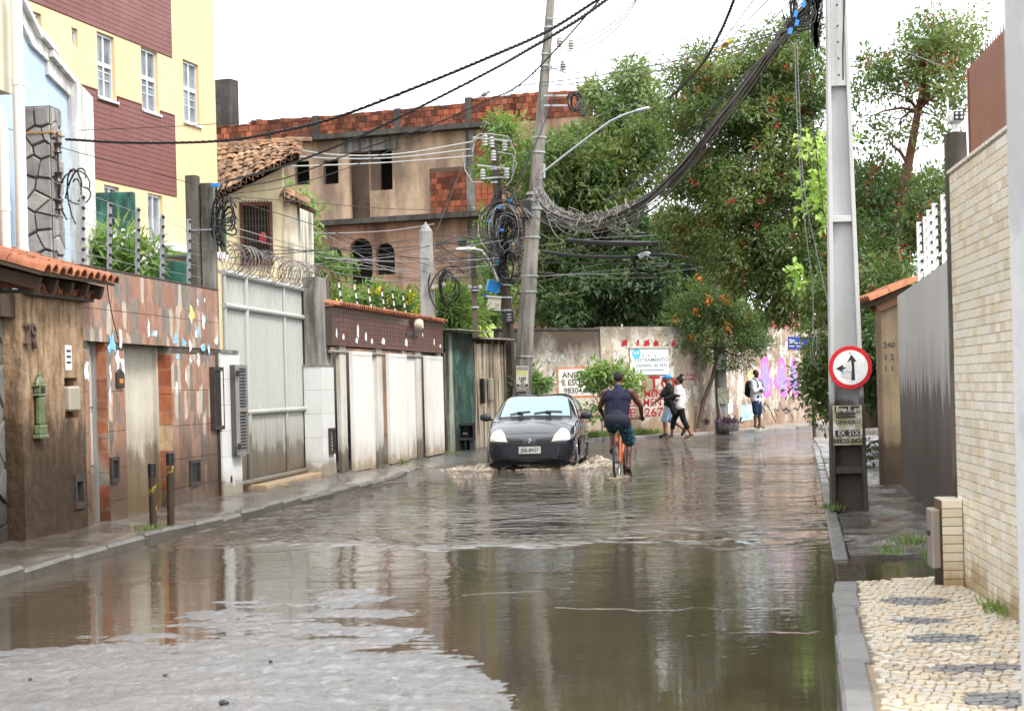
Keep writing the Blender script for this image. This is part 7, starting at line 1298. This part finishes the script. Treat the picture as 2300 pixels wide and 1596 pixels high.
# churned muddy water round the car and the bicycle
spl_m = NT('churned_muddy_water'); spl_m = spl_m.done(spl_m.ramp(spl_m.noise(14, 4), (.35, (.16, .105, .065)), (.65, (.5, .42, .33))), .12, IOR=1.33)
def remeshed(mb, voxel, sm=4):
    me = mb.mesh('r'); o = bpy.data.objects.new('r', me); C.objects.link(o); r_ = o.modifiers.new('r', 'REMESH'); r_.mode = 'VOXEL'; r_.voxel_size = voxel
    if sm: s2 = o.modifiers.new('s', 'SMOOTH'); s2.factor = .5; s2.iterations = sm
    out = bpy.data.meshes.new_from_object(o.evaluated_get(bpy.context.evaluated_depsgraph_get())); bpy.data.objects.remove(o); bpy.data.meshes.remove(me)
    out.polygons.foreach_set('use_smooth', [True]*len(out.polygons)); return out
def octa(mb, c, r, sq=1.): mb.add([(c[0]+r, c[1], c[2]), (c[0]-r, c[1], c[2]), (c[0], c[1]+r, c[2]), (c[0], c[1]-r, c[2]), (c[0], c[1], c[2]+r*sq), (c[0], c[1], c[2]-r*sq)], [(0, 2, 4), (2, 1, 4), (1, 3, 4), (3, 0, 4), (2, 0, 5), (1, 2, 5), (3, 1, 5), (0, 3, 5)])
def splash(label, centres, ext, m, n_drop=260, seed=0):
    """broken, foaming water: a fine height field of peaked wavelets that sinks under the flood where it is calm, plus flying drops"""
    xs_, ys_ = np.arange(ext[0], ext[1], .022), np.arange(ext[2], ext[3], .03); X, Y = np.meshgrid(xs_, ys_); A = np.zeros_like(X)
    for cx_, cy_, rx, ry, hz in centres: A = np.maximum(A, hz*np.exp(-((X-cx_)/rx)**2-((Y-cy_)/ry)**2))
    rid = (1-2*np.abs(fbm(X*5+seed, Y*4, 3)))*.75+.7*fbm(X*14, Y*11+seed, 3); Z = A*(.1+.9*np.clip(rid, -.3, 1.2))-.012; nr, nc = X.shape
    me = bpy.data.meshes.new('churned_water'); i = np.arange((nr-1)*nc).reshape(nr-1, nc)[:, :-1].ravel(); q = np.stack([i, i+1, i+nc+1, i+nc], 1); q = q[(Z.ravel()[q].max(1) > -.004)]
    me.from_pydata(np.stack([X, Y, Z], -1).reshape(-1, 3).tolist(), [], q.tolist()); me.materials.append(spl_m); me.polygons.foreach_set('use_smooth', [True]*len(me.polygons))
    t = thing('water_splash', label, 'splash', m); tag(inst('churned_water', me, t), kind='stuff'); drops = MB()
    for _ in range(n_drop):
        cx_, cy_, rx, ry, hz = random.choice(centres); octa(drops, (cx_+random.gauss(0, .6)*rx, cy_+random.gauss(0, .6)*ry, abs(random.gauss(0, .6))*hz*1.5+.005), random.uniform(.003, .009))
    tag(drops.build('droplets', spl_m, t), kind='stuff')
splash('muddy splash thrown up along the front and wheels of the charcoal car', [(-.92, .45, .2, .35, .2), (-1.25, .7, .4, .4, .1), (-.8, .2, .15, .2, .1), (.95, .6, .2, .35, .15), (1.2, 1., .3, .5, .08), (1.0, 3.2, .2, .4, .15), (1.25, 2.2, .2, .6, .07), (0, .0, .6, .1, .05), (.7, .15, .15, .15, .1)], (-2.2, 2.2, -.8, 4.4), T(c_.x, 32.3, .0) @ R(-.115))
# ------------------------------------------------------------------ people
V = Vector
def capsule(mb, a, b, r0, r1=None, n=12, flat_=1.):
    a, b = V(a), V(b); r1 = r0 if r1 is None else r1; d = (b-a); L_ = d.length; d = d/L_ if L_ > 1e-6 else V((0, 0, 1)); pr = [(max(.001, r0*math.cos(t)), r0*math.sin(t)) for t in np.linspace(-1.5, 0, 4)]+[(max(.001, r1*math.cos(t)), L_+r1*math.sin(t)) for t in np.linspace(0, 1.5, 4)]
    m = Matrix.Translation(a) @ d.to_track_quat('Z', 'Y').to_matrix().to_4x4() @ S(1, flat_, 1); mb.lathe(pr, n, m)
def ell(mb, c, rx, ry, rz, m=None, n=16):
    mm = Matrix.Translation(V(c)) @ (m or Matrix()) @ S(rx, ry, rz); mb.lathe([(max(.001, math.cos(t)), math.sin(t)) for t in np.linspace(-1.55, 1.55, 11)], n, mm)
def hand(mb, w, d, up, side, curl=.5, s_=1.):
    """palm with four fingers and a thumb; w wrist, d pointing direction, up back-of-hand normal, side thumb side"""
    w, d, up, side = V(w), V(d).normalized(), V(up).normalized(), V(side).normalized(); p = w+d*.075*s_
    capsule(mb, w, p, .024*s_, .03*s_, 10, .6)
    for k, (o, l) in enumerate(((.028, .07), (.010, .08), (-.010, .075), (-.028, .06))):
        b0 = p+side*o*s_+d*.01*s_; b1 = b0+(d-up*curl*.6)*l*.55*s_; b2 = b1+(d*(1-curl)-up*curl*1.4).normalized()*l*.5*s_; capsule(mb, b0, b1, .0095*s_, .009*s_, 8); capsule(mb, b1, b2, .009*s_, .0075*s_, 8)
    t0 = w+d*.025*s_+side*.025*s_; t1 = t0+(d*.6+side*.8).normalized()*.04*s_; capsule(mb, t0, t1, .012*s_, .010*s_, 8); capsule(mb, t1, t1+(d-up*.3).normalized()*.03*s_, .010*s_, .008*s_, 8)
def head(mb, c, fwd, s_=1.):
    c, f = V(c), V(fwd).normalized(); r = V((f.y, -f.x, 0)).normalized(); u = r.cross(f); m = Matrix((r, f, u)).transposed().to_4x4()
    ell(mb, c+u*.02*s_, .074*s_, .093*s_, .10*s_, m); ell(mb, c+f*.025*s_-u*.055*s_, .056*s_, .062*s_, .058*s_, m)
    capsule(mb, c+f*.088*s_+u*.012*s_, c+f*.106*s_-u*.02*s_, .010*s_, .015*s_, 8); capsule(mb, c+f*.083*s_-u*.058*s_-r*.018*s_, c+f*.083*s_-u*.058*s_+r*.018*s_, .010*s_, .010*s_, 8)
    for k in (-1, 1): ell(mb, c+r*k*.074*s_-f*.005*s_, .012*s_, .022*s_, .032*s_, m, 10)
    return m
def figure(name, label, cat, m, skin, P_, s_=1., shoes=None):
    """P_: joint positions in metres (x right, y forward, z up)"""
    t = thing(name, label, cat, m); mb = MB(); hm = head(mb, P_['head'], P_['look'])
    capsule(mb, P_['neck'], V(P_['head'])-V((0, 0, .03)), .055, .05); ch_, pv = V(P_['chest']), V(P_['pelvis'])
    ax = V((1, 0, 0)); capsule(mb, ch_-ax*.09, ch_+ax*.09, .115, .115, 14, .85); capsule(mb, pv-ax*.07, pv+ax*.07, .12, .12, 14, .9); capsule(mb, pv, ch_, .135, .145, 14, .8); capsule(mb, P_['neck'], ch_, .06, .12, 12)
    for k in 'LR':
        sh, el, wr = V(P_['sh'+k]), V(P_['el'+k]), V(P_['wr'+k]); capsule(mb, ch_+(sh-ch_)*.5, sh, .075, .062); capsule(mb, sh, el, .056, .043); capsule(mb, el, wr, .043, .028)
        hand(mb, wr, P_.get('hd'+k, wr-el), P_.get('hu'+k, V((0, 1, 0))), P_.get('hs'+k, V((0, 1, 0))), P_.get('curl', .6))
        hp, kn, an = V(P_['hp'+k]), V(P_['kn'+k]), V(P_['an'+k]); toe = V(P_['toe'+k]); capsule(mb, hp, kn, .088, .058); capsule(mb, kn, an, .055, .036); mid = kn.lerp(an, .3); back = V((0, -.02, 0)); capsule(mb, mid+back, kn.lerp(an, .5)+back*.5, .052, .045)
        capsule(mb, an, V((an.x, an.y, an.z))-(toe-an)*.15, .036, .034); capsule(mb, an-(toe-an).normalized()*.03, toe, .035, .034, 10)
    me = remeshed(mb, .0095, 3); me.materials.append(skin); inst('body', me, t)
    f = V(P_['look']).normalized(); r = V((f.y, -f.x, 0)).normalized(); u = r.cross(f)
    for k in (-1, 1):
        e_ = V(P_['head'])+f*.088+u*.018+r*k*.032; b_ = MB(); ell(b_, e_, .014, .008, .009); b_.build('eye', flat('eye_dark', (.02, .015, .012), .2), t, smooth=60)
    return t, hm
def cloth(name, m, t, build, voxel=.011, sm=4):
    mb = MB(); build(mb); me = remeshed(mb, voxel, sm); me.materials.append(m); return inst(name, me, t)
skin_d = mat('dark_brown_skin', (.11, .05, .03), .5, .15, 6, .05); skin_m = mat('brown_skin', (.20, .095, .055), .5, .15, 6, .05); hair_m = mat('black_hair', (.01, .009, .008), .7, .3, 30, .4, 60)
def m_cloth(name, col, var=.15, rough=.85): return mat(name, col, rough, var, 8, .9, 8)
def leg_cloth(mb, P_, f0=0., f1=1., ex=.018, ex1=None, pel=True):
    pv = V(P_['pelvis']); ax = V((1, 0, 0)); ex1 = ex if ex1 is None else ex1
    if pel: capsule(mb, pv-ax*.07, pv+ax*.07, .12+ex, .12+ex, 14, .9); capsule(mb, pv, pv+(V(P_['chest'])-pv)*.25, .135+ex, .135+ex, 14, .82)
    for k in 'LR':
        hp, kn, an = V(P_['hp'+k]), V(P_['kn'+k]), V(P_['an'+k])
        if f1 <= 1: capsule(mb, hp, hp.lerp(kn, f1), .09+ex, .06+ex1, 14)
        else: capsule(mb, hp, kn, .09+ex, .06+ex, 14); capsule(mb, kn, kn.lerp(an, f1-1), .058+ex, .05+ex1, 14)
def shirt(mb, P_, ex=.018, sleeve=0., sl_ex=.02, hem=.0, hr=1.):
    ch_, pv = V(P_['chest']), V(P_['pelvis']); ax = V((1, 0, 0)); capsule(mb, ch_-ax*.09, ch_+ax*.09, .115+ex, .115+ex, 14, .87); capsule(mb, pv+V((0, 0, hem)), ch_, (.14+ex)*hr, .148+ex, 14, .84); capsule(mb, pv+V((0, 0, hem))-ax*.05, pv+V((0, 0, hem))+ax*.05, .115*hr+ex*hr, .115*hr+ex*hr, 14, .92); capsule(mb, V(P_['neck'])-V((0, 0, .02)), ch_, .062+ex*.6, .12+ex, 14)
    for k in 'LR':
        sh, el, wr = V(P_['sh'+k]), V(P_['el'+k]), V(P_['wr'+k]); capsule(mb, ch_+(sh-ch_)*.5, ch_+(sh-ch_)*(.86 if sleeve <= 0 else 1.), .08+ex*.7, .055+ex*.6, 12); sd = 1 if k == 'R' else -1; capsule(mb, V((sd*.085, ch_.y, ch_.z)), V((sd*.092, pv.y, pv.z+hem)), .098+ex, (.095+ex)*hr, 12)
        if sleeve > 0: capsule(mb, sh, sh.lerp(el, min(1, sleeve)), .06+sl_ex, .05+sl_ex, 12)
        if sleeve > 1: capsule(mb, el, el.lerp(wr, sleeve-1), .048+sl_ex, .036+sl_ex, 12)
# --- cyclist with his orange bicycle
BK = T(1.66, 28.75, -.08) @ R(-.215)
bk_ = thing('bicycle', 'orange bicycle ridden away from us through the water', 'bicycle', BK); org = mat('orange_frame_paint', (.75, .14, .02), .35, .15, 8, .02, coat=.4)
def ring(mb, c, R_, r, n=40, k=6): mb.tube([(c[0], c[1]+R_*math.cos(t), c[2]+R_*math.sin(t)) for t in np.linspace(0, 2*math.pi, n+1)], r, k, cap=False)
for y_ in (0, 1.05):
    w_ = MB(); ring(w_, (0, y_, .33), .315, .021, 44, 8); w_ = w_.build('wheel', flat('tyre_rubber', (.018, .018, .018)), bk_, smooth=60)
    q_ = MB(); ring(q_, (0, y_, .33), .29, .011); q_.build('rim', alu, w_, smooth=60); q_ = MB()
    for k in range(18): a = k*math.pi/9; q_.tube([(.02*(1 if k % 2 else -1), y_, .33), (0, y_+.29*math.cos(a), .33+.29*math.sin(a))], .0018, 4)
    q_.build('spokes', alu, w_); MB().cyl((-.05, y_, .33), (.05, y_, .33), .02, n=10).build('hub', dark_metal, w_)
fr = MB(); BB, SC, HT, HB = (0, .44, .29), (0, .25, .78), (0, .86, .86), (0, .90, .70)
for a, b, r_ in ((BB, SC, .017), (SC, HT, .017), (BB, HB, .02), (HT, HB, .022)): fr.cyl(a, b, r_, n=10)
for s_ in (-1, 1): fr.cyl((s_*.03, .42, .29), (s_*.055, 0, .33), .011, n=8); fr.cyl((s_*.02, .25, .77), (s_*.055, 0, .33), .010, n=8); fr.cyl((s_*.045, .91, .68), (s_*.05, 1.05, .33), .014, n=8)
fr.build('frame', org, bk_, smooth=40)
MB().cyl((0, .25, .76), (0, .235, .88), .014, n=8).build('seat_post', alu, bk_); q_ = MB(); ell(q_, (0, .17, .9), .085, .12, .03); ell(q_, (0, .3, .9), .03, .1, .025); q_.build('saddle', black_pl, bk_, smooth=60)
MB().tube([(-.34, .82, 1.0), (-.2, .86, 1.01), (0, .89, .99), (.2, .86, 1.01), (.34, .82, 1.0)], .012, 8).build('handlebar', black_pl, bk_, smooth=60); MB().cyl((0, .88, .84), (0, .885, .99), .014, n=8).build('stem', black_pl, bk_)
for s_ in (-1, 1): MB().cyl((s_*.35, .815, 1.0), (s_*.25, .845, 1.008), .018, n=10).build('grip', black_pl, bk_)
MB().lathe([(.09, 0), (.09, .005)], 20, T(.05, .44, .29) @ R(math.pi/2, 'Y')).build('chainring', dark_metal, bk_); MB().cyl((.06, .44, .29), (.065, .45, .12), .01, n=6).cyl((-.06, .44, .29), (-.065, .43, .46), .01, n=6).build('cranks', dark_metal, bk_)
for s_, z_, y_ in ((1, .12, .45), (-1, .46, .43)): MB().box(min(s_*.07, s_*.16), max(s_*.07, s_*.16), y_-.045, y_+.045, z_-.012, z_+.012).build('pedal', black_pl, bk_)
for y_, z_ in ((-.03, .62),): MB().box(-.03, .03, y_-.01, y_+.01, z_-.04, z_+.03).build('rear_reflector', flat('reflector_red', (.5, .02, .01), .2), bk_)
PC = dict(head=(0, .40, 1.675), look=(.0, 1, -.12), neck=(0, .35, 1.535), chest=(0, .28, 1.35), pelvis=(0, .16, 1.0), shL=(-.205, .31, 1.455), shR=(.205, .31, 1.455), elL=(-.33, .44, 1.21), elR=(.345, .46, 1.22), wrL=(-.315, .75, 1.045), wrR=(.315, .75, 1.045), hdL=(0, 1, -.2), hdR=(0, 1, -.2), huL=(0, .3, 1), huR=(0, .3, 1), hsL=(1, 0, 0), hsR=(-1, 0, 0), curl=.95,
          hpL=(-.1, .18, .98), hpR=(.1, .18, .98), knL=(-.15, .60, .86), knR=(.135, .5, .63), anL=(-.13, .36, .53), anR=(.12, .37, .22), toeL=(-.135, .49, .49), toeR=(.13, .50, .145))
cy, _ = figure('person', 'cyclist seen from behind in navy sleeveless shirt and blue-splashed shorts', 'person', BK.copy(), skin_d, PC)
def _sh(mb): shirt(mb, PC, .024, 0, hem=-.02, hr=.86)
cloth('shirt', m_cloth('navy_cotton', (.018, .018, .042)), cy, _sh, sm=5); n_ = NT('splash_print_shorts'); sp_ = n_.ramp(n_.noise(22, 4, None, .7), (.52, (.012, .013, .03)), (.56, (.01, .25, .36))); n_.done(n_.mix(n_.ramp(n_.z(), (.72, 1.), (.92, 0.)), (.012, .013, .028), sp_), .85)
cloth('shorts', n_.m, cy, lambda mb: leg_cloth(mb, PC, 0, .93, .028, .045)); cloth('hair', mat('short_grey_hair', (.035, .03, .027), .8, .3, 30, .3, 60), cy, lambda mb: ell(mb, (0, .378, 1.71), .079, .092, .088))
sand = flat('sandal_rubber', (.03, .028, .026), .7)
def sandal(t, an, toe, m, w_=.045):
    an, toe = V(an), V(toe); d = (toe-an); d = d.normalized(); x = d.cross(V((0, 0, 1))); x.normalize(); u = x.cross(d); mm = Matrix((x, d, u)).transposed().to_4x4(); mm.translation = an.lerp(toe, .5)-u*.036+d*.005
    o = MB().box(-w_, w_, -.13, .14, -.012, .012).build('sandal', m, t, mm, bevel=.01); MB().tube([(-w_, -.01, .01), (-.02, .04, .05), (0, .1, .012), (.02, .04, .05), (w_, -.01, .01)], .006, 5).build('strap', m, o)
for k in 'LR': sandal(cy, PC['an'+k], PC['toe'+k], sand)
splash('small muddy ripples thrown up by the bicycle wheels', [(0, -.1, .12, .3, .06), (0, 1.0, .1, .2, .05), (.1, .3, .12, .4, .03)], (-.5, .6, -.8, 1.6), T(1.66, 28.75, 0) @ R(-.215))
# --- couple walking left
PW = dict(head=(0, .03, 1.475), look=(0, 1, -.2), neck=(0, .01, 1.34), chest=(0, .0, 1.16), pelvis=(0, 0, .86), shL=(-.16, 0, 1.265), shR=(.16, 0, 1.265), elL=(-.2, .06, 1.01), elR=(.2, .05, 1.01), wrL=(-.12, .26, 1.0), wrR=(.11, .25, 1.02), huL=(0, 0, 1), huR=(0, 0, 1), hsL=(1, .2, 0), hsR=(-1, .2, 0),
          hpL=(-.09, 0, .84), hpR=(.09, 0, .84), knL=(-.09, -.09, .47), knR=(.09, .17, .48), anL=(-.09, -.27, .10), anR=(.09, .24, .085), toeL=(-.09, -.13, .045), toeR=(.09, .38, .04))
wm_, _ = figure('person', 'woman in white t-shirt and black leggings with hair in a bun', 'person', T(4.37, 46.5, .04) @ R(math.pi/2-.15) @ S(1.04, 1.04, 1.02), skin_m, PW)
cloth('t_shirt', m_cloth('white_cotton', (.72, .71, .7), .08), wm_, lambda mb: shirt(mb, PW, .026, .8, .024, -.03)); cloth('leggings', m_cloth('black_leggings', (.012, .012, .014)), wm_, lambda mb: leg_cloth(mb, PW, 0, 1.5, .014))
def _hw(mb): ell(mb, (0, .005, 1.51), .083, .1, .092); ell(mb, (0, -.045, 1.48), .07, .06, .08); ell(mb, (0, -.05, 1.615), .05, .05, .042)
cloth('hair', hair_m, wm_, _hw)
for k in 'LR': sandal(wm_, PW['an'+k], PW['toe'+k], flat('tan_sandal', (.18, .09, .06), .7), .04)
bag = MB(); capsule(bag, (4.02, 46.42, 1.08), (4.30, 46.3, 1.16), .085, .075); capsule(bag, (4.12, 46.38, 1.0), (4.2, 46.36, .72), .09, .075); capsule(bag, (4.03, 46.4, 1.06), (3.98, 46.4, .95), .06, .05); me = remeshed(bag, .014, 4); me.materials.append(m_cloth('black_jacket_cloth', (.012, .012, .013))); tag(inst('folded_jacket', me), 'black jacket carried over the arm of the woman in white', 'jacket')
PM = dict(head=(0, .05, 1.52), look=(0, 1, -.15), neck=(0, .02, 1.39), chest=(0, .0, 1.2), pelvis=(0, -.02, .88), shL=(-.185, 0, 1.3), shR=(.185, 0, 1.3), elL=(-.24, .16, 1.07), elR=(.23, -.08, 1.03), wrL=(-.22, .38, .90), wrR=(.22, .06, .83), hsL=(1, 0, 0), hsR=(-1, 0, 0), huL=(-1, 0, 0), huR=(1, 0, 0),
          hpL=(-.09, -.02, .86), hpR=(.09, -.02, .86), knL=(-.09, .12, .47), knR=(.09, -.02, .46), anL=(-.09, .12, .095), anR=(.09, -.36, .21), toeL=(-.09, .25, .045), toeR=(.09, -.3, .09))
mn_, _ = figure('person', 'man in blue cap, black t-shirt and pale blue shorts walking left', 'person', T(4.16, 47.2, .05) @ R(math.pi/2-.25) @ S(1.03, 1.03, 1.02), skin_m, PM)
cloth('t_shirt', m_cloth('black_cotton', (.013, .014, .016)), mn_, lambda mb: shirt(mb, PM, .026, .8, .026, -.05)); cloth('shorts', m_cloth('pale_blue_plaid', (.34, .45, .58), .35), mn_, lambda mb: leg_cloth(mb, PM, 0, 1.0, .024, .035))
def _cap(mb): ell(mb, (0, .035, 1.575), .086, .104, .074); capsule(mb, (-.04, .11, 1.575), (.04, .11, 1.575), .03, .03); capsule(mb, (-.035, .16, 1.565), (.035, .16, 1.565), .022, .022)
cloth('cap', m_cloth('blue_cap_cloth', (.05, .26, .62)), mn_, _cap)
for k in 'LR':
    an, toe = V(PM['an'+k]), V(PM['toe'+k]); cloth('shoe', flat('black_shoe', (.02, .02, .022), .6), mn_, lambda mb: (capsule(mb, an-(toe-an)*.35+V((0, 0, -.02)), toe+(toe-an)*.1, .046, .043), capsule(mb, an+V((0, 0, .02)), an, .045, .048)), .012, 2)
# --- man with the backpack
PB = dict(head=(0, .03, 1.60), look=(.45, 1, -.05), neck=(0, .0, 1.46), chest=(0, .0, 1.26), pelvis=(0, 0, .93), shL=(-.19, 0, 1.37), shR=(.19, 0, 1.37), elL=(-.245, .08, 1.11), elR=(.245, .08, 1.11), wrL=(.02, .24, 1.13), wrR=(-.02, .22, 1.18), hdL=(1, .1, 0), hdR=(-1, .1, 0), huL=(0, 1, 0), huR=(0, 1, 0), hsL=(0, 0, 1), hsR=(0, 0, 1),
          hpL=(-.09, 0, .91), hpR=(.09, 0, .91), knL=(-.12, .03, .49), knR=(.10, .03, .49), anL=(-.17, .0, .085), anR=(.10, 0, .085), toeL=(-.21, .13, .04), toeR=(.12, .14, .04))
ft = gnd(1700, 963, .15); bm_ = T(ft.x, ft.y, .145) @ R(-2.2) @ S(.96, .96, .965); bp_, _ = figure('person', 'young man with crossed arms in patterned white sweatshirt against the graffiti', 'person', bm_, skin_d, PB)
n_ = NT('dashed_white_sweatshirt'); v_ = n_.add('TexVoronoi', {'Scale': 11., 'Vector': n_.pos((1.6, 1.6, .8))}); n_.done(n_.ramp(n_.noise(26, 2, (1, 1, .45)), (.60, (.62, .62, .68)), (.63, (.09, .09, .16))), .85)
cloth('sweatshirt', n_.m, bp_, lambda mb: shirt(mb, PB, .028, 1.9, .022, -.06)); cloth('shorts', m_cloth('navy_shorts', (.016, .03, .07)), bp_, lambda mb: leg_cloth(mb, PB, 0, .98, .02, .03)); cloth('hair', hair_m, bp_, lambda mb: ell(mb, (-.01, .005, 1.645), .079, .094, .085))
for k in 'LR': sandal(bp_, PB['an'+k], PB['toe'+k], flat('pale_flip_flop', (.6, .56, .5), .6), .045)
def _bp(mb): ell(mb, (0, -.235, 1.17), .16, .105, .25); ell(mb, (0, -.27, 1.06), .14, .09, .12)
q_ = MB(); _bp(q_); me = remeshed(q_, .014, 3); me.materials.append(m_cloth('black_backpack_nylon', (.012, .012, .013), rough=.6)); pk_ = thing('backpack', 'black backpack worn by the young man in the patterned sweatshirt', 'backpack', bm_.copy()); inst('bag', me, pk_)
for x_ in (-.12, .12): MB().tube([(x_, -.15, 1.38), (x_, -.02, 1.455), (x_*1.05, .12, 1.4), (x_*1.15, .165, 1.25), (x_*1.3, .06, 1.08), (x_, -.15, 1.02)], .02, 6).build('strap', black_pl, pk_, smooth=60)
# ------------------------------------------------------------------ loose stones on the wet road
for i, (px, py, r_, lab) in enumerate(((503, 1581, .02, 'largest loose dark stone lying on the wet asphalt in the foreground'), (371, 1518, .011, 'small dark stone on the wet asphalt left of the largest one'), (608, 1490, .01, 'small dark stone on the wet asphalt right of the others'), (68, 1530, .01, 'tiny dark stone on the wet asphalt near the left edge'))):
    p_ = gnd(px, py, .01); b_ = MB(); ell(b_, (0, 0, r_*.4), r_*1.3, r_, r_*.7, n=9); b_.v = [tuple(c*(1+random.uniform(-.12, .12)) for c in v) for v in b_.v]
    one('loose_stone', flat('dark_wet_stone', (.02, .02, .02), .4), lab, 'stone', b_, T(p_.x, p_.y, float(road_z(np.array(p_.x), np.array(p_.y)))+.004), group='loose stones on the road', smooth=50)
